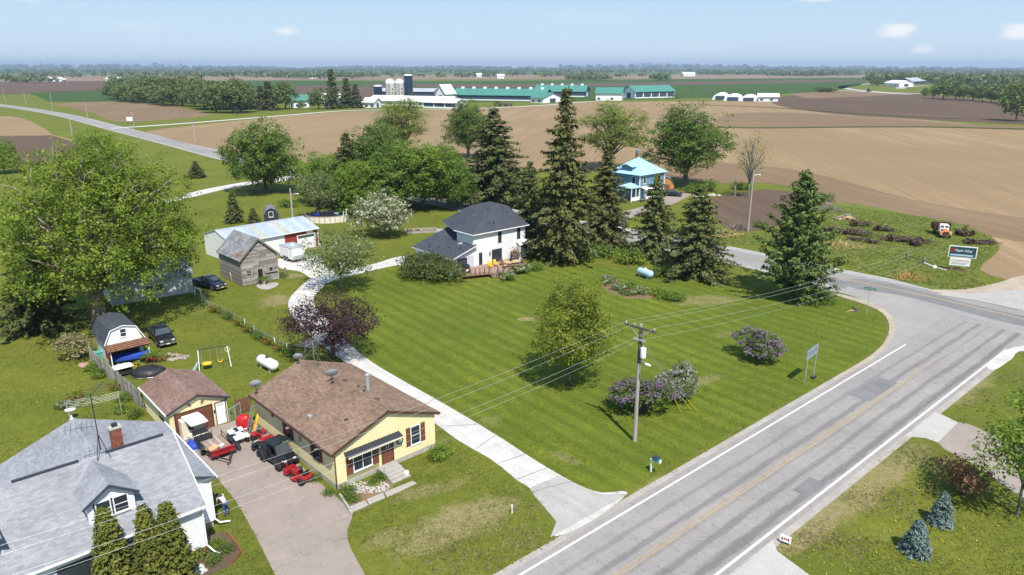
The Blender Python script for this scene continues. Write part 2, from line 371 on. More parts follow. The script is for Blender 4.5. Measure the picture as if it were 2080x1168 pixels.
# --- distant farmland (far -> near)
for i,(pts,m) in enumerate([
 ([(-900,157),(3000,157),(3000,145),(-900,143)],'pasture'),
 ([(-600,166),(0,166),(300,163),(520,163),(900,161),(1300,160),(1700,160),(2700,158),(2700,150),(1200,152),(500,152),(-600,153)],'field_far'),
 ([(480,187),(480,163),(760,165),(1100,163.5),(1700,158),(1760,160),(1740,175),(1580,192),(1180,205),(800,205)],'crop_green'),
 ([(600,204),(600,174),(700,173),(880,183),(1010,188),(900,205)],'field_dark'),
 ([(740,170),(1000,171),(1250,168.5),(1700,162),(1760,165),(1500,171),(1000,178),(800,176)],'field_dark'),
 ([(300,157),(480,156),(620,163),(480,164),(300,164)],'field_far'),
 ([(-900,200),(-900,163),(0,164),(230,163),(240,180),(60,188),(0,192)],'field_dark'),
 ([(-700,172),(-100,167),(240,164),(240,158),(0,156),(-700,158)],'field_far'),
 ([(60,189),(225,178),(560,172),(560,205),(200,207),(100,207)],'crop_green'),
 ([(112,211),(232,206),(345,215),(425,231),(415,236),(340,243),(235,247),(190,230),(135,217)],'field_brown'),
 ([(-400,262),(-60,240),(0,236),(48,241),(92,262),(106,273),(140,282),(170,300),(0,330),(-400,330)],'field_tan'),
 ([(-400,300),(0,276),(106,275),(160,292),(150,320),(-100,360)],'field_dark'),
 ([(300,266),(420,252),(560,238),(720,226),(880,224),(1035,217),(1200,208),(1400,206),(1580,207),(1700,225),(1800,236),(2080,262),(2500,300),(3200,420),(2600,700),(2120,580),(2075,575),(1990,548),(2030,508),(2010,478),(1950,455),(1850,437),(1760,420),(1680,415),(1660,395),(1560,372),(1440,372),(1330,350),(1200,350),(1000,345),(760,338),(640,335),(600,322),(520,316),(400,296),(320,275)],'field_tan'),
 ([(1575,200),(1640,190),(1720,187),(1860,191),(2000,203),(2060,217),(2100,243),(2100,253),(1900,244),(1700,232),(1580,214)],'field_dark'),
 ([(1600,190),(1720,184),(1860,189),(1760,196),(1640,200)],'field_brown'),
 ([(1480,232),(1600,229),(1760,238),(1950,252),(2120,258),(2120,266),(1800,256),(1480,258)],'field_brown'),
 ([(1330,350),(1440,372),(1560,372),(1660,395),(1690,415),(1850,437),(1960,458),(2010,480),(2160,505),(2400,560),(2300,470),(2060,440),(1850,405),(1650,352),(1470,330)],'field_brown'),
]):
    sheet('field' if 'field' in m or m=='crop_green' else 'meadow',pts,(.02+.02*i if i<8 else .008+.004*(i-8)),m,sm=3 if len(pts)>6 else 0)
for pts,w in (([(1440,259),(1560,260),(1700,258.5),(1860,258),(2000,260.5),(2300,268)],2.4),([(1440,214),(1570,219),(1700,228),(1850,237),(1960,242)],1.8)):
    strip('grass_strip',pts,w,.28,'pasture')
sheet('soil_patch',[(1440,410),(1480,395),(1560,385),(1640,398),(1600,432),(1575,462),(1500,470),(1465,455)],.046,'field_dark',sm=5)
sheet('meadow',[(1690,415),(1760,418),(1850,436),(1950,456),(2005,478),(2022,505),(1985,548),(2000,575),(2070,590),(2000,610),(1900,590),(1760,552),(1670,527),(1560,500),(1480,495),(1470,480),(1560,470),(1640,450)],.044,'rough_grass',sm=5)
# --- farm roads
strip('gravel_road',[(225,261),(330,254),(430,246.5),(560,236),(700,225),(800,223)],lambda t:2.6,.05,'gravel_white')
strip('gravel_road',[(800,223),(900,222),(1000,219),(1100,214),(1190,207),(1235,205)],2.6,.06,'gravel_white')
strip('highway_bend',[(2600,200),(2100,196),(1900,191.5),(1780,186.5),(1715,179),(1722,174),(1780,170),(1900,167)],lambda t:6.5,.06,'concrete')
strip('highway_bend',[(1690,183),(1740,185.5),(1850,192)],5,.064,'concrete')
strip('highway_bend',[(1828,180),(1840,176.5),(1900,174.5),(2100,180)],6,.068,'concrete')
# --- cross road (behind the house and right) and the road in front
R2=[(-700,135+50),(-330,178),(-120,199),(0,213.5),(120,232),(240,262),(360,292),(480,322.5),(620,350),(760,379),(900,408),(1060,441),(1250,474),(1400,501),(1545,530.5),(1680,560),(1875,600),(2080,649),(2400,735),(2800,850)]
o=strip('road_shoulder',R2,4.9,.010,'concrete_edge')
o=strip('cross_road',R2,3.9,.016,'asphalt_road')
R2P=smooth_path([G(*p) for p in R2],10)
for off in (-.16,.16): strip('road_marking',R2[6:],.09,.030,'paint_yellow',off=off)
strip('road_marking',[(p.x,p.y) for p in R2P[60:]],.09,.030,'paint_white',px=False,sm=0,off=3.35)
a,b,c=G(1057,1168),G(1840,700),G(1455,1168)
RD=(b-a).normalized(); RN=Vector((-RD.y,RD.x,0)); HWD=abs((c-a).dot(RN))/2
R0=a-RN*HWD if (c-a).dot(RN)<0 else a+RN*HWD   # point on the centre line
RANG=math.atan2(RD.y,RD.x)
def RP(s,t): p=R0+RD*s+RN*t; return (p.x,p.y)
SJ=(G(1905,655)-R0).dot(RD)
def road_quad(name,s0,s1,t0,t1,z,m,par=None):
    o=MB().box(s0,t0,-.001,s1,t1,0).build(name,m,kind='structure'); o.location=(R0.x,R0.y,z); o.rotation_euler=(0,0,RANG); return o
road_quad('road_shoulder',-260,SJ,-HWD-.95,HWD+1.05,.012,'shoulder')
road_quad('road',-260,SJ+3,-HWD-.45,HWD+.55,.020,'asphalt_old')
SHEETS.append(('road',[RP(-260,-HWD-1.2),RP(SJ,-HWD-1.2),RP(SJ,HWD+1.1),RP(-260,HWD+1.1)]))
sw=(G(1840,700)-R0).dot(RD); se=(G(2045,710)-R0).dot(RD)
road_quad('road_marking',-260,sw,HWD-.08,HWD+.08,.030,'paint_white')
road_quad('road_marking',-260,se,-HWD-.09,-HWD+.09,.030,'paint_white')
sy=(G(1930,705)-R0).dot(RD)
road_quad('road_marking',-260,sy-3,.08,.17,.030,'paint_yellow'); road_quad('road_marking',-260,sy-9,-.17,-.08,.030,'paint_yellow')
sheet('junction',[(1650,583),(1720,598),(1785,622),(1818,652),(1812,690),(1775,735),(1830,742),(1990,752),(2035,722),(2080,704),(2300,690),(2200,684),(2080,652),(1900,608),(1760,583)],.0178,'asphalt_junction',sm=4)
sheet('gravel_edge',[(1700,596),(1790,620),(1826,655),(1818,694),(1770,738),(1720,768),(1660,800),(1720,755),(1790,703),(1806,660),(1780,628),(1700,600)],.013,'gravel_tan',sm=4)
sheet('gravel_edge',[(2005,742),(2040,716),(2085,702),(2300,690),(2300,720),(2090,712),(2055,730),(2020,752)],.034,'gravel_white',sm=4)
sheet('field_entrance',[(1880,590),(1960,588),(2030,574),(2100,560),(2300,590),(2300,690),(2080,630),(1980,607)],.048,'gravel_tan',sm=4)
sheet('field_entrance',[(1900,598),(1990,596),(2080,590),(2200,600),(2200,650),(2080,632),(1990,612)],.052,'concrete_edge',sm=4)
# --- driveways, walks and yards
sheet('lawn',[(775,562),(705,592),(690,690),(760,742),(885,806),(1020,888),(1130,958),(1225,998),(1290,985),(1480,880),(1690,765),(1785,695),(1795,655),(1700,604),(1560,572),(1400,575),(1250,542),(1080,548),(940,578),(800,542)],.004,'lawn',sm=3)
sheet('driveway',[(1275,1001),(1222,1001),(1176,986),(1134,963),(1079,930),(1023,893),(956,852),(880,808),(790,757),(745,728),(700,690),(668,655),(640,622),(640,600),(662,575),(640,560),(600,592),(585,618),(600,650),(640,690),(690,728),(740,760),(800,802),(885,861),(933,896),(1000,935),(1051,976),(1077,993),(1111,1037),(1132,1062),(1128,1090),(1200,1060)],.0148,'gravel_white',sm=3)
sheet('driveway',[(1275,1004),(1222,1004),(1172,986),(1134,966),(1076,992),(1086,1008),(1111,1037),(1130,1060),(1118,1092)],.0168,'concrete_edge',sm=0)
sheet('driveway',[(830,520),(799,524),(767,534),(720,545),(680,548),(660,535),(640,515),(600,520),(560,528),(570,545),(610,552),(640,572),(655,578),(690,565),(730,556),(767,547),(800,540),(830,536)],.015,'gravel_white',sm=4)
sheet('driveway',[(462,860),(500,846),(514,856),(600,936),(690,1016),(716,1042),(706,1078),(712,1112),(745,1175),(770,1230),(800,1330),(640,1330),(560,1170),(520,1090),(480,1020),(452,985),(430,955),(370,890)],.016,'asphalt_drive',sm=3)
sheet('driveway',[(1838,886),(1900,836),(1946,858),(1905,899),(1880,890)],.014,'concrete')
sheet('driveway',[(1906,900),(1947,858),(2023,886),(2090,918),(2200,980),(2200,1060),(2080,1012),(1990,950)],.011,'asphalt_drive',sm=4)
sheet('driveway',[(1470,1182),(1569,1097),(1579,1120),(1640,1165),(1720,1230),(1560,1330),(1420,1260)],.014,'concrete')
strip('gravel_lane',[(300,412),(345,406),(430,386),(505,372),(560,366),(610,356)],2.3,.008,'gravel_white')
strip('gravel_lane',[(1390,392),(1330,420),(1260,440),(1235,470)],2.2,.008,'asphalt_drive')
sheet('patio_pad',[(523,578),(560,574),(564,580),(545,588),(527,586)],.02,'concrete_edge',sm=4)

# tar and asphalt repairs
sheet('road_patch',[(1722,567),(1790,572),(1880,594),(1985,621),(2120,652),(2120,672),(1960,634),(1830,600),(1735,586)],.028,'asphalt_patch',sm=2)
sheet('road_patch',[(1655,560),(1700,566),(1735,577),(1712,586),(1668,574)],.0285,'asphalt_patch',sm=0)
sheet('road_patch',[(1900,615),(2000,645),(2090,668),(2090,676),(1990,652),(1890,622)],.0275,'asphalt_road',sm=2)
for s0,s1,t0,t1 in ((38,44,.3,2.2),(-2,3,-2.9,-1.6),(20,22.5,-3.4,-2.2),(-14,-9,1.0,2.6)): road_quad('road_patch',s0,s1,t0,t1,.0215,'asphalt_patch')

# expansion joints across the drive
for a,b in (((906,866),(968,862)),((966,912),(1010,882)),((1012,942),(1068,922)),((1050,974),(1112,950)),((1078,1000),(1160,978)),((846,834),(884,808))):
    strip('drive_joint',[a,b],.035,.0185,'asphalt_patch',sm=0)
# ================= buildings =================
mat('siding_yellow',(.72,.62,.345),.55,.05,.8,spec=.3,obj=False); mat('wall_olive',(.30,.26,.13),.6,.05,1)
mat('siding_white',(.74,.74,.735),.5,.03,.8,spec=.35,obj=False); mat('trim_white',(.80,.80,.79),.45,.03,2); mat('trim_brown',(.075,.04,.028),.5,.1,2); mat('shutter_brown',(.16,.062,.036),.55,.1,2)
mat('trim_dark',(.04,.043,.055),.5,.1,2); mat('shutter_grey',(.50,.53,.58),.5,.05,2); mat('navy_trim',(.05,.06,.09),.5,.1,2)
mat('foundation',(.40,.38,.34),.85,.15,3,bump=.4); mat('stone_base',(.33,.27,.20),.9,.35,5,bump=.6)
mat('shingle_grey',(.285,.290,.312),.9,.12,.5,isl=.24,spec=.1,bump=.3,bscale=60,obj=False)
mat('shingle_brown',(.255,.170,.122),.9,.16,.45,isl=.36,spec=.1,bump=.3,bscale=60,obj=False)
mat('shingle_rose',(.255,.160,.125),.9,.22,.5,isl=.34,spec=.1,bump=.3,bscale=60,obj=False,col2=(.30,.20,.17))
mat('shingle_dark',(.068,.075,.090),.85,.10,.6,isl=.30,spec=.2,bump=.3,bscale=60,obj=False)
mat('shingle_old',(.27,.27,.28),.9,.25,.9,isl=.35,spec=.1,bump=.4,bscale=40,obj=False); mat('shingle_rust',(.30,.17,.11),.9,.3,2,isl=.4)
mat('deck_under',(.12,.10,.085),.9,.1,2)
def glass(name,c=(.018,.024,.03),r=.06):
    n=NT(name); f=n.noise(n.pos(),1.2,2); MATS[name]=n.base(n.mix(f,c,mul(c,2.2)),r,.6); return MATS[name]
glass('glass'); glass('glass_green',(.03,.045,.035),.1); glass('windshield',(.035,.045,.05),.05)
mat('brick_red',(.30,.095,.055),.9,.25,4,isl=.45,bump=.4,obj=False); mat('mortar',(.42,.39,.36),.95,.1,6)
mat('metal_grey',(.42,.43,.44),.4,.1,3,metal=.7); mat('metal_dark',(.03,.03,.032),.45,.2,4,spec=.4); mat('metal_rust',(.085,.058,.045),.8,.45,3,bump=.4); mat('galv',(.50,.52,.53),.45,.08,3,metal=.5)
mat('dish_grey',(.42,.45,.50),.4,.05,2); mat('black_plastic',(.018,.018,.02),.45,.1,3,spec=.4); mat('rubber',(.022,.022,.024),.85,.2,6)
mat('red_paint',(.30,.014,.017),.3,.1,2,spec=.5); mat('cream',(.68,.62,.50),.5,.05,2); mat('blue_tarp',(.025,.06,.33),.55,.15,4,bump=.5,bscale=8)
mat('yellow_plastic',(.72,.46,.03),.45,.1,2); mat('wood_grey',(.29,.262,.235),.9,.30,2.0,stretch=(6,6,.6),bump=.4,obj=True); mat('wood_brown',(.17,.085,.05),.8,.3,3,stretch=(1,6,6)); mat('wood_deck',(.30,.20,.155),.85,.2,3)
mat('white_paint',(.80,.80,.78),.4,.03,3,spec=.4)
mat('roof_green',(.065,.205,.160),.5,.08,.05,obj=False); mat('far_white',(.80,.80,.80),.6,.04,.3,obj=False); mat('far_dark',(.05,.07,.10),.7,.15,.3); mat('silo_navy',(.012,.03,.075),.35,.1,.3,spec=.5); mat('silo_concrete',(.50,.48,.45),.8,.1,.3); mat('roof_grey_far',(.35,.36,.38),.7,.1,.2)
# each framework: front wall on v=0, u to the right along it, v to the back
TF=lambda v0=0: (lambda a,b,c:(a,v0-c,b))      # front wall (faces -v): a=u, b=z, c=outward
TL=lambda u0=0: (lambda a,b,c:(u0-c,a,b))      # left wall (faces -u): a=v
TR=lambda u0=0: (lambda a,b,c:(u0+c,a,b))      # right wall
TB=lambda v0=0: (lambda a,b,c:(a,v0+c,b))
BOARD={}
def boards(par,T,a0,a1,z0,top,m,h=.19,name='siding_board',proud=.042,holes=()):
    """clapboards: each course one board; top(a0,a1,z)->(lo,hi) clips to gables"""
    z=z0
    while True:
        zz=z+h
        r=top(z+h*.75)
        if r is None: break
        lo,hi=max(a0,r[0]),min(a1,r[1])
        if hi-lo<.12: break
        segs=[(lo,hi)]
        for (h0,h1,hz0,hz1) in holes:
            if z+h*.5>hz0 and z+h*.5<hz1:
                ns=[]
                for s in segs:
                    if h1<=s[0] or h0>=s[1]: ns.append(s)
                    else:
                        if h0-s[0]>.05: ns.append((s[0],h0))
                        if s[1]-h1>.05: ns.append((h1,s[1]))
                segs=ns
        for s in segs:
            mb=MB(); vs=[T(s[0],z,.004),T(s[1],z,.004),T(s[0],z,proud),T(s[1],z,proud),T(s[0],z+h,.006),T(s[1],z+h,.006)]
            mb.add(vs,[(0,1,3,2),(2,3,5,4),(0,2,4),(1,5,3),(0,4,5,1)]); mb.build(name,m,par)
        z=zz
def flat_top(a0,a1,z1): return lambda z:(a0,a1) if z<z1 else None
def gable_top(w,ze,zr):
    def f(z):
        if z<ze: return (0,w)
        if z>=zr: return None
        k=(z-ze)/(zr-ze)*w/2; return (k,w-k)
    return f
def window(par,T,a0,z0,a1,z1,frame='trim_white',pane='glass',cols=1,rows=1,fw=.07,depth=.055,sill=True,name='window'):
    mb=MB()
    for b in ((a0-fw,z0-fw,a1+fw,z0),(a0-fw,z1,a1+fw,z1+fw),(a0-fw,z0,a0,z1),(a1,z0,a1+fw,z1)): mb.box(b[0],b[1],-.02,b[2],b[3],depth,T)
    for i in range(1,cols): x=a0+(a1-a0)*i/cols; mb.box(x-.025,z0,.0,x+.025,z1,depth-.008,T)
    for i in range(1,rows): y=z0+(z1-z0)*i/rows; mb.box(a0,y-.02,.0,a1,y+.02,depth-.012,T)
    w=mb.build(name,frame,par)
    MB().box(a0,z0,-.02,a1,z1,.028,T).build('pane',pane,w)
    if sill: MB().box(a0-fw-.03,z0-fw-.04,0,a1+fw+.03,z0-fw,.09,T).build('sill',frame,w)
    return w
def shutter(par,T,a0,z0,a1,z1,m,n=9):
    mb=MB(); mb.box(a0,z0,.02,a0+.05,z1,.06,T).box(a1-.05,z0,.02,a1,z1,.06,T).box(a0+.05,z0,.02,a1-.05,z1,.034,T)
    for i in range(n): y=z0+.03+(z1-z0-.06)*i/n; mb.box(a0+.05,y,.034,a1-.05,y+(z1-z0)/n*.55,.052,T)
    return mb.build('shutter',m,par)
def door(par,T,a0,z0,a1,z1,m='trim_white',frame='trim_white',lite=None,name='door',panels=((.12,.08,.88,.42),(.12,.5,.88,.92))):
    mb=MB(); fw=.07
    mb.box(a0-fw,z0,-.02,a0,z1+fw,.05,T).box(a1,z0,-.02,a1+fw,z1+fw,.05,T).box(a0,z1,-.02,a1,z1+fw,.05,T); mb.build('door_frame',frame,par)
    d=MB().box(a0,z0,-.02,a1,z1,.03,T).build(name,m,par)
    mb=MB()
    for p in panels: mb.box(a0+(a1-a0)*p[0],z0+(z1-z0)*p[1],.03,a0+(a1-a0)*p[2],z0+(z1-z0)*p[3],.04,T)
    if panels: mb.build('door_panel',m,d)
    if lite: MB().box(a0+(a1-a0)*lite[0],z0+(z1-z0)*lite[1],.03,a0+(a1-a0)*lite[2],z0+(z1-z0)*lite[3],.046,T).build('pane','glass',d)
    MB().ball(T(a1-.08,z0+(z1-z0)*.47,.07),.035,8,5).build('handle','metal_dark',d)
    return d
def shingles(par,c,m,tab=.32,expo=.16,name='shingles',lift=.012,seed=1,slab=.09,under='deck_under',fascia=None,roofname='roof',skip=None):
    """c=(eave a, eave b, ridge b, ridge a) in local coords. One roof deck + individually cut shingle tabs"""
    A,B,Cc,Dd=[Vector(x) for x in c]; r=random.Random(seed)
    nrm=(B-A).cross(Dd-A); 
    if nrm.length<1e-6: nrm=(B-A).cross(Cc-A)
    if nrm.length<1e-6: nrm=(Cc-A).cross(Dd-A)
    nrm.normalize()
    if nrm.z<0: nrm=-nrm
    pts=[A,B,Cc,Dd]
    if (A-B).length<.01: pts=[A,Cc,Dd]; nrm=(Cc-A).cross(Dd-A).normalized(); nrm=-nrm if nrm.z<0 else nrm
    if (Cc-Dd).length<.01: pts=[A,B,Cc]
    deck=MB().prism([p-nrm*slab for p in pts],nrm*(slab-.004)).build(roofname,m,par)
    if fascia and fascia!=m:
        fb=MB(); cen=sum(pts,Vector())/len(pts)
        for p,q in ((A,B),(A,Dd),(B,Cc)):
            if (p-q).length<.3 or (p is A and q is Dd or p is B) and abs((q-p).normalized().dot((B-A).normalized() if (B-A).length>.01 else Vector((1,0,0))))>.12: continue
            ou=(p+q)/2-cen; e_=(q-p).normalized(); ou-=e_*ou.dot(e_); ou.normalize(); bar(fb,p-nrm*(slab*.62)+ou*.012,q-nrm*(slab*.62)+ou*.012,.02,slab*1.05)
        fb.build('fascia_board',fascia,deck)
    H=(Dd-A).length if (Cc-Dd).length>.01 else ((A+B)/2-Cc).length
    rows=max(2,int(H/expo)); mb=MB(); vs=mb.v; fs=mb.f
    for i in range(rows):
        t0=i/rows; t1=min(1,(i+1.12)/rows)
        l0,r0=A.lerp(Dd,t0),B.lerp(Cc,t0); l1,r1=A.lerp(Dd,t1),B.lerp(Cc,t1)
        w=(r0-l0).length
        n=max(1,int(w/tab)); off=(i%2)*.5+r.uniform(-.1,.1)
        xs=[0.0]+[min(1,max(0,(k+off+r.uniform(-.06,.06))/n)) for k in range(n+1)]+[1.0]; xs=sorted(set(xs))
        for k in range(len(xs)-1):
            x0,x1=xs[k]+.004/max(w,.1),xs[k+1]-.004/max(w,.1)
            if x1-x0<.01/max(w,.1): continue
            if skip and skip(t0,(x0+x1)/2): continue
            lf=lift*r.uniform(.8,1.7)
            a=l0.lerp(r0,x0)+nrm*lf; b=l0.lerp(r0,x1)+nrm*lf; cc=l1.lerp(r1,x1)+nrm*.003; d=l1.lerp(r1,x0)+nrm*.003
            o=len(vs); vs+=[tuple(a),tuple(b),tuple(cc),tuple(d),tuple(a-nrm*lf*1.3),tuple(b-nrm*lf*1.3)]
            fs+=[(o,o+1,o+2,o+3),(o+4,o+5,o+1,o)]
    mb.build(name,m,deck,kind='stuff'); return deck
def cap_row(par,a,b,m,w=.16,n=None):
    a,b=Vector(a),Vector(b); L=(b-a).length; n=n or int(L/.28); d=(b-a)/n; s=d.normalized().cross(Vector((0,0,1))).normalized()
    mb=MB()
    for i in range(n):
        p=a+d*i; q=p+d*1.15; up=Vector((0,0,.035)); dn=Vector((0,0,-.045))
        mb.add([p-s*w+dn,p+up,p+s*w+dn,q-s*w+dn*1.2,q+up*.5,q+s*w+dn*1.2],[(0,1,4,3),(1,2,5,4)])
    return mb.build('ridge_cap',m,par,kind='stuff')
def bar(mb,p0,p1,w,h):  # box beam between two points
    p0,p1=Vector(p0),Vector(p1); d=(p1-p0).normalized(); s=d.cross(Vector((0,0,1)))
    if s.length<.01: s=Vector((1,0,0))
    s.normalize(); u=s.cross(d); s*=w/2; u*=h/2
    return mb.prism([p0-s-u,p0+s-u,p0+s+u,p0-s+u],p1-p0)
def house(name,label,cat,fr): return thing(name,label,cat,(fr[0],fr[1],0),R(fr[2]))
def gable_core(par,W,L,ze,zr,z0,m,v0=0,u0=0,name='wall'):
    return MB().prism([(u0,v0,z0),(u0+W,v0,z0),(u0+W,v0,ze),(u0+W/2,v0,zr-.02),(u0,v0,ze)],(0,L,0)).build(name,m,par)
def dish(par,loc,size,az,el=35,pole=.7,base=(0,0,0),m='dish_grey'):
    """satellite dish as a part: reflector > mast, feed arm"""
    Mx=Matrix.Translation(loc)@Matrix.Rotation(az,4,'Z')@Matrix.Rotation(R(90-el),4,'X')
    prof=[(.01,0)]+[(size*k/6,size*.22*(k/6)**2) for k in range(1,7)]+[(size*k/6,size*.22*(k/6)**2-.015) for k in range(6,0,-1)]+[(.01,-.015)]
    d=MB().lathe(prof,20,Mx).build('satellite_dish',m,par,smooth=True)
    mb=MB(); p=Vector(loc); mb.tube([p-Vector((0,0,pole)),p-Vector((0,0,.05)),Mx@Vector((0,0,-.02))],.028,6); mb.cbox(p-Vector((0,0,pole)),(.25,.25,.03)); mb.build('mast','metal_dark',d)
    mb=MB(); mb.tube([Mx@Vector((0,-size*.9,size*.2)),Mx@Vector((0,-size*.55,size*.75))],.015,5); mb.cbox(Mx@Vector((0,-size*.5,size*.78)),(.07,.07,.12)); mb.build('feed_arm','metal_dark',d)
    return d
def roof_vent(par,loc,slope_dir,m='metal_dark',s=.2):
    mb=MB(); p=Vector(loc); mb.lathe([(s,0),(s,.04),(s*.7,.1),(s*.05,.12)],12,Matrix.Translation(p)); return mb.build('roof_vent',m,par,smooth=True)
# ---------- yellow bungalow ----------
YF=(-12.14,43.47,43.28)
yh=house('bungalow','yellow clapboard bungalow with brown shingle roof and black awning over its door','house',YF)
Wd,Ln,ZE,ZR=8.51,12.46,2.97,4.54
MB().box(-.03,-.03,-.05,Wd+.03,Ln+.03,.36).build('foundation','foundation',yh)
gable_core(yh,Wd,Ln,ZE,ZR,.36,'siding_yellow')
boards(yh,TF(),0,Wd,.38,gable_top(Wd,ZE,ZR-.05),'siding_yellow',.2,holes=[(.80,3.46,.40,2.15),(3.68,4.76,.3,2.2),(5.86,7.62,.98,2.55)])
boards(yh,TL(),0,Ln,.38,flat_top(0,Ln,ZE-.08),'siding_yellow',.2,holes=[(1.5,3.75,1.2,2.35),(5.95,7.8,1.3,2.35)])
boards(yh,TR(Wd),0,Ln,.38,flat_top(0,Ln,ZE-.08),'siding_yellow',.2)
mb=MB()
for u in (-.02,Wd-.06): mb.box(u,-.035,.36,u+.08,.05,ZE)
mb.build('corner_trim','siding_yellow',yh)
s=(ZR-ZE)/(Wd/2); oh=.36; og=.22
shingles(yh,((-oh,-og,ZE-s*oh+.1),(-oh,Ln+og,ZE-s*oh+.1),(Wd/2,Ln+og,ZR+.1),(Wd/2,-og,ZR+.1)),'shingle_brown',.33,.16,seed=3,fascia='trim_brown')
shingles(yh,((Wd+oh,-og,ZE-s*oh+.1),(Wd+oh,Ln+og,ZE-s*oh+.1),(Wd/2,Ln+og,ZR+.1),(Wd/2,-og,ZR+.1)),'shingle_brown',.33,.16,seed=4,fascia='trim_brown')
cap_row(yh,(Wd/2,-og,ZR+.12),(Wd/2,Ln+og,ZR+.12),'shingle_brown')
for u in (-oh-.09,Wd+oh-.02):
    MB().box(u,-og-.02,ZE-s*oh-.06,u+.11,Ln+og+.02,ZE-s*oh+.06).build('gutter','trim_brown',yh)
mb=MB()
for sg,u in ((1,-oh),(-1,Wd+oh)): bar(mb,(u,-og-.025,ZE-s*oh-.01),(Wd/2,-og-.025,ZR-.02),.03,.17)
mb.build('rake_board','trim_brown',yh)
mb=MB().tube([(-.05,-.08,.1),(-.05,-.08,2.6),(-.3,-.1,2.82)],.045,6); mb.build('downspout','trim_brown',yh)
MB().box(.80,-.03,.42,3.46,.0,.72).build('lower_panel','wall_olive',yh)
shutter(yh,TF(),.80,.74,1.33,2.12,'shutter_brown'); shutter(yh,TF(),2.93,.74,3.46,2.12,'shutter_brown')
window(yh,TF(),1.42,.86,2.84,2.04,cols=2)
door(yh,TF(),3.76,.42,4.68,2.14,'shutter_brown','trim_brown',lite=(.2,.6,.8,.9),panels=((.12,.06,.88,.28),(.12,.32,.88,.52)))
mb=MB()
for k in (1,2): x=3.76+.92*(.2+.2*k); mb.box(x-.012,1.45,.047,x+.012,1.97,.055,TF())
mb.box(3.95,1.68,.047,4.5,1.70,.055,TF()); mb.build('door_grille','trim_white',yh)
aw=MB().prism([(.7,-.02,2.5),(.7,-.02,2.62),(.7,-.62,2.42),(.7,-.62,2.36)],(4.55,0,0)).build('awning','trim_dark',yh)
mb=MB()
for k in range(19): x=.74+k*.248; bar(mb,(x,-.03,2.64),(x,-.62,2.44),.05,.03)
mb.build('awning_rib','metal_dark',aw)
mb=MB()
for k in range(23): x=.7+k*4.55/23; mb.prism([(x,-.625,2.43),(x+.19,-.625,2.43),(x+.19,-.625,2.32),(x+.095,-.625,2.28),(x,-.625,2.32)],(0,-.012,0))
mb.build('awning_valance','cream',aw)
mb=MB(); mb.tube([(.75,-.03,1.9),(.75,-.6,2.36)],.015,5).tube([(5.2,-.03,1.9),(5.2,-.6,2.36)],.015,5); mb.build('awning_strut','metal_dark',aw)
window(yh,TF(),6.34,1.04,7.1,2.46,rows=2); shutter(yh,TF(),5.88,1.0,6.26,2.5,'shutter_brown'); shutter(yh,TF(),7.2,1.0,7.58,2.5,'shutter_brown')
# wreath: ring of twigs
mb=MB()
for k in range(28):
    w=k*2*math.pi/28; w2=w+.9; mb.tube([(5.3+.24*math.cos(w),-.06-rnd.random()*.05,1.82+.24*math.sin(w)),(5.3+.30*math.cos(w2),-.07,1.82+.30*math.sin(w2))],.022,4)
mb.build('wreath','metal_dark',yh); MB().cbox((5.3,-.05,1.7),(.22,.05,.14)).build('wreath_bow','trim_white',yh)
for a,bq in ((1.7,3.5),(6.1,7.7)):
    c=(a+bq)/2; window(yh,TL(),c-.42,1.32,c+.42,2.28,'trim_dark',rows=2); shutter(yh,TL(),c-.82,1.28,c-.5,2.32,'shutter_brown'); shutter(yh,TL(),c+.5,1.28,c+.82,2.32,'shutter_brown')
MB().cbox((-.08,4.9,2.0),(.16,.2,.32)).build('meter_box','metal_grey',yh); MB().cbox((-.07,9.3,2.25),(.14,.2,.22)).build('wall_light','metal_dark',yh)
# roof furniture
zr=lambda u,k=.1: ZE+s*(u if u<Wd/2 else Wd-u)+k
dish(yh,(3.95,6.9,zr(3.95)+.75),.52,R(160),38,.7); dish(yh,(.05,12.2,zr(.05)+.75),.46,R(160),30,.7); dish(yh,(3.9,12.35,zr(3.9)+.55),.40,R(150),32,.5)
mb=MB().cyl((5.75,4.7,zr(5.75)-.1),(5.75,4.7,zr(5.75)+1.25),.16,n=14).cyl((5.75,4.7,zr(5.75)+1.25),(5.75,4.7,zr(5.75)+1.3),.2,n=14).cyl((5.75,4.7,zr(5.75)+1.32),(5.75,4.7,zr(5.75)+1.4),.19,.06,14); mb.build('stove_pipe','galv',yh)
for u,v in ((5.0,6.9),(5.0,2.3),(5.0,11.2)): roof_vent(yh,(u,v,zr(u)),0,'metal_rust',.24)
for u,v in ((5.4,5.5),(5.1,4.2)): MB().cyl((u,v,zr(u)-.05),(u,v,zr(u)+.14),.08,n=8).build('vent_pipe','metal_dark',yh)
MB().cbox((.9,5.0,zr(.9)+.06),(.3,.36,.12)).build('vent_hood','galv',yh); MB().cbox((2.2,1.9,zr(2.2)+.03),(.4,.16,.06)).build('vent_hood','metal_dark',yh)
at=MB().tube([(4.35,10.4,4.4),(4.35,10.4,6.9)],.03,6).tube([(4.35,10.4,6.3),(4.35,8.2,4.6)],.008,4).tube([(4.35,10.4,6.3),(6.6,11,4.2)],.008,4).tube([(4.35,10.4,6.3),(2.2,11,4.2)],.008,4).build('antenna_mast','metal_grey',yh)
mb=MB(); ax=Vector((.85,.55,0)).normalized(); ay=Vector((-ax.y,ax.x,0)); c0=Vector((4.35,10.4,6.85)); mb.tube([c0-ax*1.2,c0+ax*2.1],.022,5)
for k in range(12): w=.95-.055*k; p=c0+ax*(-1.1+k*.28); mb.tube([p-ay*w,p+ay*w],.010,4)
mb.tube([c0-ax*.9+Vector((0,0,.5)),c0-ax*1.4-Vector((0,0,.4))],.01,4); mb.build('antenna_array','metal_grey',at)
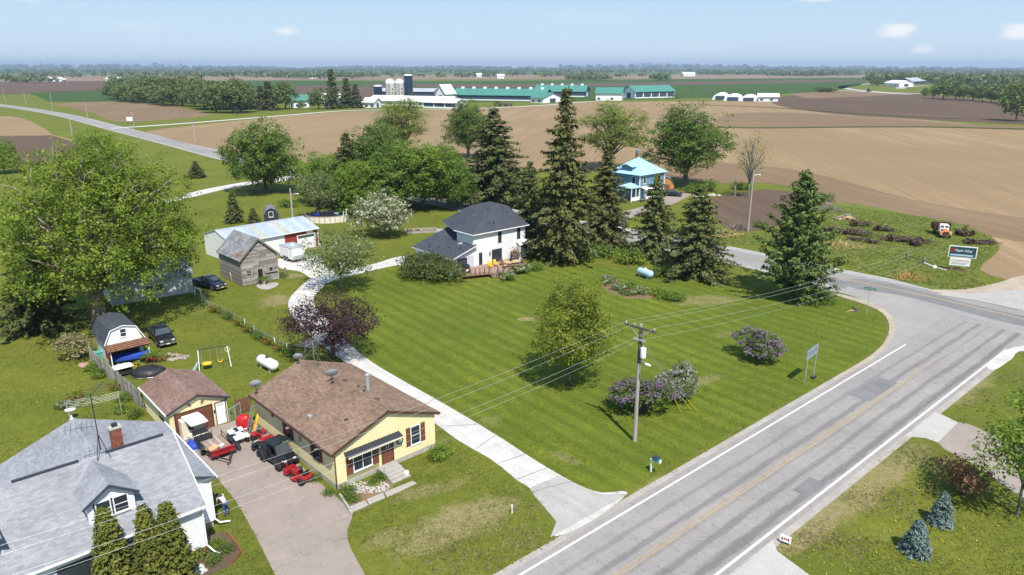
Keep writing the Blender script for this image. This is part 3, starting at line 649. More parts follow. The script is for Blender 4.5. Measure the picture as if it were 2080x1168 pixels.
# front steps
st=thing('concrete_steps','concrete front steps at the brown bungalow door','steps',yh.matrix_basis@Vector((3.98,-.04,0)) if False else (0,0,0)); 
Mx=Matrix.Translation((YF[0],YF[1],0))@Matrix.Rotation(R(YF[2]),4,'Z')
st.location=Mx@Vector((3.95,0,0)); st.rotation_euler=(0,0,R(YF[2]))
MB().box(-.75,-1.15,0,.75,-.06,.40).build('landing','concrete_edge',st,bevel=.015)
for k in range(3): MB().box(-.75,-1.155-.33*(k+1),0,.75,-1.155-.33*k,.31-.1*k).build('tread','slab_concrete',st,bevel=.012)
# ---------- yellow garage ----------
GF=(-26.75,50.49,42.14)
gh=house('garage','small yellow garage with rose brown roof and open brown door','garage',GF)
W2,L2,ze,zr2=4.45,6.58,2.3,3.13
gable_core(gh,W2,L2,ze,zr2,0,'siding_yellow')
boards(gh,TL(),0,L2,.05,flat_top(0,L2,ze-.08),'siding_yellow',.2); boards(gh,TR(W2),0,L2,.05,flat_top(0,L2,ze-.08),'siding_yellow',.2)
s2=(zr2-ze)/(W2/2)
for sd,(ue,ur) in enumerate(((-.28,W2/2),(W2+.28,W2/2))):
    shingles(gh,((ue,-.21,ze-s2*.28+.09),(ue,L2+.21,ze-s2*.28+.09),(ur,L2+.21,zr2+.09),(ur,-.21,zr2+.09)),'shingle_rose',.33,.16,seed=11+sd,fascia='trim_brown')
cap_row(gh,(W2/2,-.21,zr2+.1),(W2/2,L2+.21,zr2+.1),'shingle_rose')
mb=MB()
for u in (-.28,W2+.28): bar(mb,(u,-.235,ze-s2*.28),(W2/2,-.235,zr2),.03,.14)
mb.build('rake_board','trim_dark',gh)
MB().box(-.36,-.2,ze-.16,-.28,L2+.2,ze-.04).build('gutter','trim_white',gh)
gd=MB().box(.42,-.01,0,3.2,.05,1.93).build('garage_door','shutter_brown',gh)
for k in range(4): MB().box(.45,-.03,.03+k*.475,3.17,-.01,.47+k*.475).build('door_panel','shutter_brown',gd)
mb=MB().box(.32,-.04,0,.42,.02,2.03).box(3.2,-.04,0,3.3,.02,2.03).box(.42,-.04,1.93,3.2,.02,2.03); mb.build('door_frame','trim_brown',gh)
dd=door(gh,TF(),3.54,.03,4.3,1.93,'white_paint','navy_trim',panels=())
MB().box(3.58,-.034,1.68,4.22,-.030,1.82).build('name_plate','white_paint',dd)
def text(par,body,size,loc,rot,m,ext=.004,name='lettering',align='LEFT',sx=1):
    cu=D.curves.new(name,'FONT'); cu.body=body; cu.size=size; cu.extrude=ext; cu.align_x=align; cu.resolution_u=2
    t=D.objects.new('tmp_text',cu); me=D.meshes.new_from_object(t); D.objects.remove(t); me.materials.clear(); me.materials.append(MATS[m])
    o=D.objects.new(name,me); COL.objects.link(o); o.parent=par; o.location=loc; o.rotation_euler=rot; o.scale=(sx,1,1); return o
text(dd,'MCGUIRE',.15,(3.60,-.038,1.70),(R(90),0,0),'metal_dark',sx=.9)
for u,z,rot in ((1.55,2.42,.3),(2.55,2.42,-.5)):   # two lizard ornaments
    mb=MB(); T=TF(); ca,sa=math.cos(rot),math.sin(rot); q=lambda x,y:T(u+x*ca-y*sa,z+x*sa+y*ca,.03)
    mb.tube([q(-.02,-.25),q(.03,-.12),q(0,0),q(0,.14),q(.01,.2)],[.008,.02,.035,.03,.03],6)
    for x,y in ((.12,.1),(-.12,.13),(.13,-.1),(-.12,-.07)): mb.tube([q(0,y*.5),q(x,y*.6),q(x*1.1,y*1.4)],.014,4)
    mb.build('wall_ornament','metal_dark',gh)
MB().cbox((4.42,-.08,2.12),(.12,.14,.16)).build('wall_light','metal_dark',gh); MB().cbox((3.4,-.05,1.3),(.1,.06,.16)).build('switch_box','metal_dark',gh)
window(gh,TL(),1.6,1.1,2.5,1.9,'trim_brown')
# ---------- grey roofed cape at lower left ----------
HF=(-18.44,36.7,42.43)
ch=house('cape_house','white house with grey shingle roof, window dormer and red brick chimney','house',HF)
UL=-16.5; DM=8.6; E0=3.55; RV=4.2; RZ=6.3      # main: u from UL to 0, ridge at v=RV
MB().box(UL,.02,-.05,.0-.02,DM,.5).build('foundation','stone_base',ch)
MB().prism([(0,0,.5),(0,DM,.5),(0,DM,3.7),(0,RV,RZ-.1),(0,0,E0-.05)],(UL,0,0)).build('wall','siding_white',ch)
boards(ch,TF(),UL,0,.5,flat_top(UL,0,E0-.1),'siding_white',.185,holes=[(-7.6,-5.6,.9,2.9),(-5.1,-3.3,.3,2.75)])
boards(ch,TR(0),0,2.2,.5,flat_top(0,2.2,E0-.1),'siding_white',.185)
sm=(RZ-E0)/RV; o=.36
shingles(ch,((UL,-o,E0-sm*o+.08),(.24,-o,E0-sm*o+.08),(.24,RV,RZ+.08),(UL,RV,RZ+.08)),'shingle_grey',.30,.14,seed=21,fascia='trim_white')
# wing to the back and right
WR,WQ,WD,WT=1.33,2.23,11.44,-3.75     # right wall u, front v, back v, wing ridge u
zwE,zwR=3.70,5.72; sw2=(zwR-zwE)/(WR-WT)
MB().box(WT*2-WR,WQ+.03,-.05,WR-.02,WD,.5).build('foundation','stone_base',ch)
MB().prism([(WR,WQ,.5),(WR,WQ,zwE-.05),(.0,WQ,zwE-.05+sw2*WR-.1),(.0,WQ,.5)],(0,3,0)).build('wall','siding_white',ch)
MB().prism([(WR,WQ+3,.5),(WR,WQ+3,zwE-.05),(WT,WQ+3,zwR-.2),(2*WT-WR,WQ+3,zwE-.05),(2*WT-WR,WQ+3,.5)],(0,WD-WQ-3,0)).build('wall','siding_white',ch)
boards(ch,TF(WQ),0.03,WR,.5,lambda z:(0.03,WR) if z<zwE-.1 else ((0.03,WR-(z-zwE+.1)/sw2) if z<zwE+.35 else None),'siding_white',.185)
boards(ch,TR(WR),WQ,WD,.5,flat_top(WQ,WD,zwE-.1),'siding_white',.185)
zo=zwE-sw2*.38+.09
zw=lambda u:zo+sw2*(WR+.38-u)
shingles(ch,((WR+.38,WQ-.3,zo),(WR+.38,WD+.25,zo),(.1,WD+.25,zw(.1)),(.1,WQ-.3,zw(.1))),'shingle_grey',.30,.14,seed=22,fascia='trim_white')
shingles(ch,((.1,WQ-.3,zw(.1)),(.1,WD+.25,zw(.1)),(WT,WD+.25,zw(WT)),(WT,3.5,zw(WT))),'shingle_grey',.30,.14,seed=25)
shingles(ch,((2*WT-WR-.38,RV,zo),(2*WT-WR-.38,WD+.25,zo),(WT,WD+.25,zw(WT)-.002),(WT,RV,zw(WT)-.002)),'shingle_grey',.30,.14,seed=23)
shingles(ch,((UL,DM+.6,3.5),(WT,DM+.6,3.5),(WT,RV,RZ+.079),(UL,RV,RZ+.079)),'shingle_grey',.30,.14,seed=24,fascia='trim_white')
for u0,u1 in ((-8.2,-4.95),(-3.55,-.35)): MB().box(u0,RV-.09,RZ+.06,u1,RV+.09,RZ+.155).build('ridge_vent','trim_dark',ch)
bar(mb:=MB(),(.27,-o,E0-sm*o),(.27,RV,RZ),.03,.15).build('rake_board','trim_white',ch)
bar(mb:=MB(),(WR+.38,WQ-.32,zo-.07),(.25,WQ-.32,zo-.07+sw2*(WR+.13)),.03,.16).build('rake_board','navy_trim',ch)
MB().box(UL,-o-.1,E0-sm*o-.04,.25,-o,E0-sm*o+.06).build('gutter','trim_white',ch); MB().box(WR+.38,WQ-.3,zo-.12,WR+.48,WD+.25,zo-.01).build('gutter','trim_white',ch)
MB().tube([(.05,-.42,3.25),(.05,-.1,3.0),(.05,-.1,.55),(.3,-.45,.2),(.55,-.8,.12)],.055,6).build('downspout','trim_white',ch)
MB().tube([(WR+.42,WQ-.2,3.5),(WR+.06,WQ-.06,3.2),(WR+.06,WQ-.06,.6),(WR+.3,WQ-.2,.3),(WR+.9,WQ-.25,.14)],.055,6).build('downspout','trim_white',ch)
window(ch,TF(),-7.4,1.2,-5.8,2.75,'navy_trim'); shutter(ch,TF(),-7.95,1.1,-7.5,2.8,'shutter_grey')
door(ch,TF(),-4.1,.55,-3.45,2.7,'white_paint','navy_trim',lite=(.15,.5,.85,.93)); window(ch,TF(),-5.05,.9,-4.35,2.6,'navy_trim')
shutter(ch,TF(),-1.75,1.0,-1.28,2.95,'shutter_grey'); shutter(ch,TF(),-3.25,1.0,-2.78,2.95,'shutter_grey'); window(ch,TF(),-2.68,1.1,-1.85,2.85,'trim_white',rows=2)
# dormers
def dormer(u0,u1,v0,zb,ze_,zr_,seed,win=True):
    uc=(u0+u1)/2; vr=RV*(zr_-E0)/(RZ-E0); vb=RV*(ze_-E0)/(RZ-E0)
    d=MB().prism([(u0,v0,zb-.3),(u1,v0,zb-.3),(u1,v0,ze_),(uc,v0,zr_-.05),(u0,v0,ze_)],(0,vr-v0-.1,0)).build('dormer','siding_white',ch)
    top=lambda z:(u0,u1) if z<ze_ else ((u0+(z-ze_)/(zr_-ze_)*(uc-u0),u1-(z-ze_)/(zr_-ze_)*(uc-u0)) if z<zr_-.06 else None)
    boards(d,TF(v0),u0,u1,zb,top,'siding_white',.185,holes=[(u0+.3,u1-.32,zb+.2,ze_-.02)])
    sd=(zr_-ze_)/(uc-u0)
    for q,ue in ((0,u0-.25),(1,u1+.25)):
        r=shingles(ch,((ue,v0-.25,ze_-.25*sd+.06),(ue,vb+.2,ze_-.25*sd+.06),(uc,vr+.25,zr_+.06),(uc,v0-.25,zr_+.06)),'shingle_grey',.30,.14,seed=seed+q,fascia='shingle_grey',roofname='dormer_roof')
    mb=MB()
    for ue in (u0-.25,u1+.25): bar(mb,(ue,v0-.27,ze_-.25*sd-.02),(uc,v0-.27,zr_-.02),.03,.13)
    mb.build('dormer_trim','navy_trim',d)
    if win:
        MB().box(u0+.3,v0-.03,zb+.2,u1-.32,v0+.01,ze_-.02).build('window_surround','navy_trim',d)
        for a in (u0+.44,u0+1.32): 
            window(d,TF(v0-.03),a,zb+.32,a+.66,ze_-.14,'trim_white',rows=2,fw=.06)
    return d
dormer(-5.5,-3.15,.8,4.05,5.42,6.22,31); dormer(-11.9,-9.6,.8,4.05,5.42,6.22,35)
# brick chimney
cm=MB().box(-3.0,5.55,4.9,-2.44,6.0,7.0).build('chimney','mortar',ch)
mb=MB(); r=random.Random(5)
for k in range(24):
    z=5.2+k*.075; o2=.1 if k%2 else 0
    for (x0,x1,y,ax) in ((-3.0,-2.44,5.55,0),(-3.0,-2.44,6.0,0)):
        x=x0-o2
        while x<x1-.02:
            a,bq=max(x,x0),min(x+.185,x1); sg=-1 if y<5.7 else 1; mb.box(a,min(y,y+sg*.02),z,bq,max(y,y+sg*.02),z+.06); x+=.2
    for x in (-3.0,-2.44):
        y=5.55-o2
        while y<5.98:
            a,bq=max(y,5.55),min(y+.185,6.0); sg=-1 if x<-2.7 else 1; mb.box(min(x,x+sg*.02),a,z,max(x,x+sg*.02),bq,z+.06); y+=.2
mb.build('brick','brick_red',cm,kind='stuff')
MB().box(-3.06,5.49,7.0,-2.38,6.06,7.1).build('chimney_cap','foundation',cm); MB().box(-2.87,5.66,7.1,-2.57,5.9,7.3).build('flue','metal_dark',cm)
cm.location=(0,-.85,.42)
# tripod television mast on the ridge
tm=thing('antenna_tower','black tripod aerial mast standing on the grey roof ridge','antenna'); tm.parent=None
Mh=Matrix.Translation((HF[0],HF[1],0))@Matrix.Rotation(R(HF[2]),4,'Z'); tm.location=Mh@Vector((-3.75,4.25,6.32)); tm.rotation_euler=(0,0,R(HF[2]))
for x,y,z in ((-.35,-.5,-.05),(.35,-.5,-.1),(.1,.75,.0)): MB().tube([(x,y,z),(0,0,1.35)],.024,5).build('leg','metal_dark',tm)
MB().tube([(0,0,.3),(0,0,3.9)],.03,6).build('mast','metal_dark',tm)
ax=Vector((.55,.83,.0)).normalized(); ay=Vector((-ax.y,ax.x,0)); mb=MB(); mb.tube([Vector((0,0,3.8))-ax*1.6,Vector((0,0,3.8))+ax*1.9],.022,5)
for k in range(11): w=1.0-.06*k; p=Vector((0,0,3.8))+ax*(-1.5+k*.33); mb.tube([p-ay*w,p+ay*w],.013,4)
mb.build('aerial','metal_dark',tm)
mb=MB(); mb.tube([(-1.5,.3,2.0),(.1,-.1,1.9)],.02,5)
for k in range(6): p=Vector((-1.5+.26*k,.3-.06*k,2.0)); mb.tube([p-Vector((.1,.45,.1)),p+Vector((.1,.45,.1))],.011,4)
mb.build('aerial','metal_dark',tm)
# ---------- gambrel shed with lean-to porch ----------
AF=(-39.55,65.22,41.74); W3,L3=3.18,4.89
gs=house('gambrel_shed','white gambrel shed with black roof and copper coloured porch canopy','shed',AF)
prof=[(0,0),(W3,0),(W3,2.21),(W3-.44,3.48),(W3/2,3.80),(.44,3.48),(0,2.21)]
MB().prism([(u,0,z) for u,z in prof],(0,L3,0)).build('wall','siding_white',gs)
def gtop(z):
    if z<2.21: return (0,W3)
    if z<3.48: k=(z-2.21)/1.27*.44; return (k,W3-k)
    if z<3.72: k=.44+(z-3.48)/.32*(W3/2-.44); return (k,W3-k)
    return None
boards(gs,TF(),0,W3,1.75,gtop,'siding_white',.15,holes=[(1.25,1.87,2.55,3.5)])
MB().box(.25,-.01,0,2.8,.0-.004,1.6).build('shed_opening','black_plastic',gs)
for q,(a,bq) in enumerate((((-.25,2.18),(.42,3.54)),((.42,3.54),(W3/2,3.86)),((W3+.25,2.18),(W3-.42,3.54)),((W3-.42,3.54),(W3/2,3.86)))):
    shingles(gs,((a[0],-.12,a[1]),(a[0],L3+.12,a[1]),(bq[0],L3+.12,bq[1]),(bq[0],-.12,bq[1])),'shingle_dark',.3,.2,seed=40+q,slab=.06,fascia='trim_dark')
mb=MB(); pp=[(-.25,2.12),(.42,3.49),(W3/2,3.81),(W3-.42,3.49),(W3+.25,2.12)]
for i in range(4): bar(mb,(pp[i][0],-.14,pp[i][1]),(pp[i+1][0],-.14,pp[i+1][1]),.03,.09)
mb.build('rake_board','trim_white',gs)
window(gs,TF(),1.32,2.66,1.8,3.42,'trim_white',rows=2,fw=.05)
pc=MB().prism([(-.3,-.02,1.98),(-.3,-.02,2.10),(-.3,-1.25,1.78),(-.3,-1.25,1.70)],(W3+.75,0,0)).build('porch_canopy','trim_brown',gs)
mat('copper_shake',(.42,.20,.10),.7,.3,4,isl=.4,bump=.3)
mb=MB(); r=random.Random(9)
for j in range(4):
    for k in range(22):
        x=-.3+k*(W3+.75)/22; y=-1.27+j*.31; z=1.80+j*.082+r.uniform(0,.02); mb.box(x+.005,y,z-.02,x+.15,y+.34,z+.01)
mb.build('shingles','copper_shake',pc,kind='stuff')
MB().box(-.1,-1.0,1.55,W3+.3,-.9,1.72).build('porch_beam','trim_dark',gs)
for u in (-.05,W3+.2): MB().box(u,-1.02,0,u+.1,-.92,1.6).build('porch_post','trim_white',gs,bevel=.01)
MB().box(-.25,-1.3,.9,-.2,.0,1.6).build('side_panel','red_paint',gs)
# ---------- weathered barn ----------
BF=(-36.01,91.78,44.33); W4,L4,zb,zt=5.19,6.89,3.77,6.2
bn=house('old_barn','small weathered grey wooden barn with a worn roof and open doorway','barn',BF)
gable_core(bn,W4,L4,zb,zt,0,'deck_under')
r=random.Random(12)
mats=['wood_grey','wood_grey_b','wood_grey_c']
mat('wood_grey_b',(.36,.335,.31),.9,.30,2.0,stretch=(6,6,.6),bump=.4); mat('wood_grey_c',(.21,.185,.16),.9,.35,2.0,stretch=(6,6,.6),bump=.4)
z=.1; k=0
while z<zt-.2:
    h=r.uniform(.2,.27); zz_=z+h*.6; lo,hi=(0,W4) if zz_<zb else ((zz_-zb)/(zt-zb)*W4/2,W4-(zz_-zb)/(zt-zb)*W4/2)
    if hi-lo<.3: break
    cuts=[lo,hi]; 
    if hi-lo>2: cuts=[lo,lo+(hi-lo)*r.uniform(.3,.7),hi]
    for a,bq in zip(cuts[:-1],cuts[1:]):
        segs=[(a,bq)]
        for h0,h1,z0,z1 in ((2.15,2.95,0,2.05),(.66,1.31,1.2,2.08),(3.8,4.42,1.3,1.98)):
            if z0<zz_<z1:
                ns=[]
                for s_ in segs:
                    if h1<=s_[0] or h0>=s_[1]: ns.append(s_); continue
                    if h0-s_[0]>.08: ns.append((s_[0],h0))
                    if s_[1]-h1>.08: ns.append((h1,s_[1]))
                segs=ns
        for s_ in segs:
            t=r.uniform(-.012,.012); mb=MB(); T=TF()
            mb.add([T(s_[0]+.01,z+t,.01),T(s_[1]-.01,z-t,.01),T(s_[0]+.01,z+t,.05),T(s_[1]-.01,z-t,.05),T(s_[0]+.01,z+h-.01+t,.03),T(s_[1]-.01,z+h-.01-t,.03),T(s_[0]+.01,z+h-.01+t,.01),T(s_[1]-.01,z+h-.01-t,.01)],[(0,1,3,2),(2,3,5,4),(4,5,7,6),(0,2,4,6),(1,7,5,3),(0,6,7,1)])
            mb.build('siding_board',r.choice(mats),bn)
    z+=h; k+=1
z=.1
while z<zb:
    h=r.uniform(.22,.3); MB().box(-.04,.0,z,-.005,L4,z+h-.015).build('siding_board',r.choice(['wood_grey_c','wood_grey']),bn); MB().box(W4+.005,0,z,W4+.04,L4,z+h-.015).build('siding_board',r.choice(mats),bn); z+=h
s4=(zt-zb)/(W4/2)
hole=lambda t,x: (t<.24 and .62<x<.95 and math.sin(x*60+t*30)>-.3) or (t<.12 and .2<x<.4 and math.sin(x*90)>.2)
shingles(bn,((-.3,-.25,zb-.3*s4+.1),(-.3,L4+.2,zb-.3*s4+.1),(W4/2,L4+.2,zt+.1),(W4/2,-.25,zt+.1)),'shingle_old',.3,.18,seed=50,lift=.02,skip=hole,fascia='wood_grey_c')
shingles(bn,((W4+.3,-.25,zb-.3*s4+.1),(W4+.3,L4+.2,zb-.3*s4+.1),(W4/2,L4+.2,zt+.1),(W4/2,-.25,zt+.1)),'shingle_old',.3,.18,seed=51,lift=.02,fascia='wood_grey_c')
mb=MB(); 
for q in range(14): mb.cbox((rnd.uniform(-.1,.7),rnd.uniform(.2,1.6),0),(.28,.2,.03),rnd.random())
for i in range(0,len(mb.v)): u,v,z=mb.v[i]; mb.v[i]=(u,v,z+zb+s4*u+.14)
mb.build('loose_shingle','shingle_rust',bn,kind='stuff')
mb=MB()
for u in (-.32,W4+.32): bar(mb,(u,-.28,zb-.3*s4),(W4/2,-.28,zt),.05,.2)
mb.build('rake_board','wood_grey_c',bn)
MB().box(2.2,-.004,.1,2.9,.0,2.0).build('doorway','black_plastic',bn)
mb=MB().box(2.08,-.07,.05,2.2,-.0,2.1).box(2.9,-.07,.05,3.02,0,2.1).box(2.08,-.08,2.02,3.02,0,2.16); mb.build('door_frame','wood_grey_b',bn)
window(bn,TF(),.72,1.26,1.26,2.02,'wood_grey_b',rows=2,cols=2); window(bn,TF(),3.86,1.36,4.36,1.92,'wood_grey_b')
MB().box(3.25,-.13,1.12,5.0,-.05,1.2).build('shelf_board','metal_dark',bn)
# ---------- long metal pole shed ----------
PF=(-38.87,106.87,46.9); W5,L5,z5,zr5=10.45,8.49,3.18,4.38
ps=house('pole_shed','long red and white shed with a ribbed galvanised roof','shed',PF)
X0=-4.5
MB().prism([(W5,0,0),(W5,0,z5),(W5,L5/2,zr5-.06),(W5,L5,z5),(W5,L5,0)],(X0-W5,0,0)).build('wall','white_paint',ps)
mat('red_siding',(.27,.035,.026),.6,.15,2,obj=False)
k=0; u=4.45
while u<W5-.01:
    z1,z0=z5-.12,.05
    if 6.6<u+.12<9.85: z0=2.42
    MB().box(u+.01,-.035,z0,u+.23,-.004,z1).build('siding_board','red_siding',ps); u+=.24
u=X0
while u<4.4: MB().box(u+.01,-.03,.05,u+.3,-.004,z5-.12).build('siding_board','white_paint',ps); u+=.31
for v in range(28): 
    zt_=z5+min(v+.5,28-v-.5)*.3*(zr5-z5)/(L5/2)-.14; MB().box(W5+.004,v*.3+.01,.05,W5+.035,v*.3+.29,zt_).build('siding_board','red_siding',ps)
MB().box(W5-.1,-.06,0,W5+.06,.06,z5-.1).build('corner_trim','trim_white',ps)
mb=MB().box(6.6,-.07,0,6.75,-.0,2.42).box(9.78,-.07,0,9.92,0,2.42).box(6.75,-.07,2.3,9.78,0,2.42); mb.build('door_frame','trim_white',ps)
gd=MB().box(6.75,-.02,.02,9.78,.0,2.3).build('garage_door','white_paint',ps)
for k in range(5): MB().box(6.8,-.045,.04+k*.455,9.73,-.02,.47+k*.455).build('door_panel','white_paint' if k<4 else 'glass_green',gd)
MB().box(8.4,-.06,2.5,9.5,-.036,2.98).build('wall_sign','white_paint',ps)
mat('roof_metal',(.52,.56,.62),.42,.10,1.5,metal=.35,obj=False); mat('roof_metal_b',(.45,.50,.57),.45,.1,1.5,metal=.35,obj=False); mat('roof_clear',(.36,.36,.30),.6,.15,2,obj=False)
sp=(zr5-z5)/(L5/2); n=15; wpan=(W5+.2-X0)/n
for sd in (0,1):
    v0,v1=(-.35,L5/2) if sd==0 else (L5+.35,L5/2); z0=z5-.35*sp+.04
    for k in range(n):
        u0=X0-.1+k*wpan; mb=MB(); mb.prism([(u0,v0,z0),(u0+wpan-.012,v0,z0),(u0+wpan-.012,v0,z0+.03),(u0,v0,z0+.03)],(0,v1-v0,zr5+.04-z0))
        for j in range(3): x=u0+.05+j*wpan/3; mb.prism([(x,v0,z0+.028),(x+.07,v0,z0+.028),(x+.035,v0,z0+.07)],(0,v1-v0,zr5+.04-z0))
        mb.build('roof_panel','roof_clear' if k in (5,9) else rnd.choice(['roof_metal','roof_metal','roof_metal_b']),ps)
MB().prism([(X0-.1,L5/2-.2,zr5+.06),(X0-.1,L5/2,zr5+.13),(X0-.1,L5/2+.2,zr5+.06)],(W5+.2-X0,0,0)).build('ridge_cap','roof_metal',ps)
MB().box(X0-.1,-.4,z5-.35*sp-.1,W5+.1,-.36,z5-.35*sp+.05).build('eave_trim','trim_white',ps)
# ---------- white farmhouse ----------
FF=(2.89,107.18,41.5)
fh=house('farmhouse','two storey white farmhouse with dark hip roof and timber deck','house',FF)
wl=lambda pts,z0,z1,nm='wall':MB().prism([(u,v,z0) for u,v in pts],(0,0,z1-z0)).build(nm,'siding_white',fh)
wl([(-11.2,0),(-1.2,0),(-1.2,10),(-8.7,10),(-8.7,3.9),(-11.2,3.9)],-.05,5.35)
boards(fh,TF(),-11.2,-1.2,.3,flat_top(-11.2,-1.2,5.2),'siding_white',.3,holes=[(-10.3,-9.6,.7,2.5),(-7.9,-5.8,.0,2.6),(-6.65,-5.9,3.4,5.1),(-2.9,-2.2,3.4,5.1),(-3.0,-.7,.5,2.6)],proud=.018)
boards(fh,TL(-11.2),0,3.9,3.0,flat_top(0,3.9,5.2),'siding_white',.3,proud=.018)
k=[(-5.9,3.1,7.95),(-2.1,3.1,7.95),(-2.1,7.0,7.95),(-5.9,7.0,7.95)]; ap=(-4.0,5.0,8.55)
eFL,eFR,eBR,eBL,eJ=(-11.6,-.4,5.35),(-.8,-.4,5.35),(-.8,10.4,5.35),(-9.1,10.4,5.35),(-11.6,4.0,5.35)
for q,c in enumerate(((eFL,eFR,k[1],k[0]),(eFR,eBR,k[2],k[1]),(eBR,eBL,k[3],k[2]),(eJ,eFL,k[0],k[0]),(eBL,eJ,k[3],k[3]),(eJ,eJ,k[0],k[3]))):
    shingles(fh,c,'shingle_dark',.32,.17,seed=160+q,slab=.12,fascia='trim_white')
for q in range(4): shingles(fh,(k[q],k[(q+1)%4],ap,ap),'shingle_dark',.32,.17,seed=66+q,slab=.1)
for a,bq in ((eFL,k[0]),(eFR,k[1]),(eBR,k[2]),(eBL,k[3])): cap_row(fh,a,bq,'shingle_dark')
MB().box(-11.65,-.48,5.24,-.75,-.4,5.36).build('gutter','trim_white',fh); MB().box(-11.7,-.4,5.24,-11.6,4.0,5.36).build('gutter','trim_white',fh)
zl=lambda u:2.45+.31*(u+15.4)
wl([(-15,0),(-11.2,0),(-11.2,9.2),(-15,9.2)],-.05,2.3)
MB().prism([(-15.0,0,2.3),(-11.2,0,2.3),(-11.2,0,zl(-11.2)-.08),(-15.0,0,zl(-15)-.08)],(0,9.2,0)).build('wall','siding_white',fh)
shingles(fh,((-15.4,-.5,zl(-15.4)),(-15.4,9.6,zl(-15.4)),(-10.9,9.6,zl(-10.9)),(-10.9,-.5,zl(-10.9))),'shingle_dark',.32,.17,seed=75,slab=.12,fascia='trim_white')
MB().prism([(-11.0,4.0,zl(-11)-.1),(-8.72,4.0,zl(-8.72)-.1),(-8.72,9.6,zl(-8.72)-.1),(-11.0,9.6,zl(-11)-.1)],(0,0,.09)).build('roof','shingle_dark',fh)
for u,v in ((-14.2,6.6),(-13.7,5.0),(-13.2,3.2)): roof_vent(fh,(u,v,zl(u)+.0),0)
dish(fh,(-12.9,.9,zl(-12.9)+.7),.42,R(150),35,.7,m='white_paint')
for u,v in ((-6.2,4.0),(-6.1,5.2),(-6.0,3.0),(-3.2,3.0)): roof_vent(fh,(u,v,7.72 if v>3.05 else 7.88),0)
for u,v in ((-7.5,.75),(-6.9,.6)): MB().cyl((u,v,5.9),(u,v,6.5),.07,n=8).build('vent_pipe','metal_dark',fh)
for a0,a1,z0,z1 in ((-6.55,-6.02,3.5,5.0),(-2.8,-2.3,3.5,5.0),(-10.2,-9.72,.8,2.4)): window(fh,TF(),a0,z0,a1,z1,'trim_dark',fw=.06)
MB().box(-7.82,-.03,.15,-5.88,.0,2.5).build('patio_door','trim_dark',fh); mb=MB().box(-7.72,-.045,.25,-6.9,-.03,2.4).box(-6.8,-.045,.25,-5.98,-.03,2.4); mb.build('pane','glass',fh)
MB().cbox((-8.25,-.08,2.0),(.14,.16,.5)).build('wall_light','metal_dark',fh)
bw=MB().box(-2.9,-.75,.6,-.75,.0,2.55).build('bay','siding_white',fh); MB().prism([(-3.05,-.9,2.55),(-.6,-.9,2.55),(-.6,0,3.0),(-3.05,0,3.0)],(0,0,.08)).build('bay_roof','white_paint',fh); window(fh,TF(-.75),-2.7,.85,-1.0,2.4,'trim_dark',pane='glass_green',cols=3)
window(fh,TF(),-14.1,.95,-12.5,2.1,'trim_dark',cols=2); MB().box(-12.3,-.03,.4,-11.25,-.004,2.35).build('wall_panel','shutter_grey',fh)
# ---------- timber deck ----------
dk=thing('timber_deck','brown timber deck with posts and railing before the white farmhouse','deck',(FF[0],FF[1],0),R(FF[2]))
poly=[(-15.2,-.04),(-15.2,-2.8),(-6.5,-6.2),(-3.6,-.9),(-3.3,-.04)]
MB().prism([(u,v,.38) for u,v in poly],(0,0,.16)).build('deck_frame','wood_brown',dk)
dv=Vector((8.7,-3.4,0)).normalized(); dn=Vector((-dv.y,dv.x,0))
mb=MB()
for j in range(40):
    # boards parallel to the front edge, clipped to the deck outline
    c=Vector((-15.2,-2.8,0))+dn*(.02+j*.148)
    def hit(o,d):
        out=[]
        for i in range(len(poly)):
            a,bq=Vector((*poly[i],0)),Vector((*poly[(i+1)%len(poly)],0)); e=bq-a; den=d.x*e.y-d.y*e.x
            if abs(den)<1e-6: continue
            t=((a.x-o.x)*e.y-(a.y-o.y)*e.x)/den; s_=((a.x-o.x)*d.y-(a.y-o.y)*d.x)/den
            if 0<=s_<=1: out.append(t)
        return sorted(out)
    hh=hit(c,dv)
    if len(hh)<2 or hh[-1]-hh[0]<.2: continue
    a=c+dv*hh[0]; bq=c+dv*hh[-1]; MB().prism([(a.x,a.y,.545),(bq.x,bq.y,.545),(bq.x+dn.x*.138,bq.y+dn.y*.138,.545),(a.x+dn.x*.138,a.y+dn.y*.138,.545)],(0,0,.03)).build('deck_board','wood_deck',dk)
def rail(a,bq,n):
    a,bq=Vector((*a,0)),Vector((*bq,0))
    for i in range(n+1): p=a.lerp(bq,i/n); MB().cbox((p.x,p.y,.95),(.1,.1,.95)).build('post','wood_brown',dk)
    mb=MB(); z=Vector((0,0,1.42)); bar(mb,a+z,bq+z,.12,.05); bar(mb,a+z*.55,bq+z*.55,.04,.06); mb.build('handrail','wood_deck',dk)
P1=lambda t:(-15.1+8.5*t,-2.7-3.35*t)
rail(P1(.03),P1(.40),5); rail(P1(.54),P1(1),5); rail(P1(1),(-3.7,-1.0),5); rail((-15.1,-.3),P1(.02),2)
for i in range(3):
    p=Vector((*P1(.47),0))-dn*(.15+.3*i); MB().cbox((p.x,p.y,.42-.14*i),(1.1,.3,.05),math.atan2(dv.y,dv.x)).build('stair_tread','wood_deck',dk)
for sgn in (-1,1):
    p=Vector((*P1(.47),0))+dv*sgn*.58; mb=MB(); bar(mb,p+Vector((0,0,.45)),p-dn*1.0+Vector((0,0,.05)),.05,.22); bar(mb,p+Vector((0,0,1.4)),p-dn*1.0+Vector((0,0,.95)),.06,.06); q=p-dn*1.0; bar(mb,q,q+Vector((0,0,.95)),.08,.08); mb.build('stair_rail','wood_brown',dk)
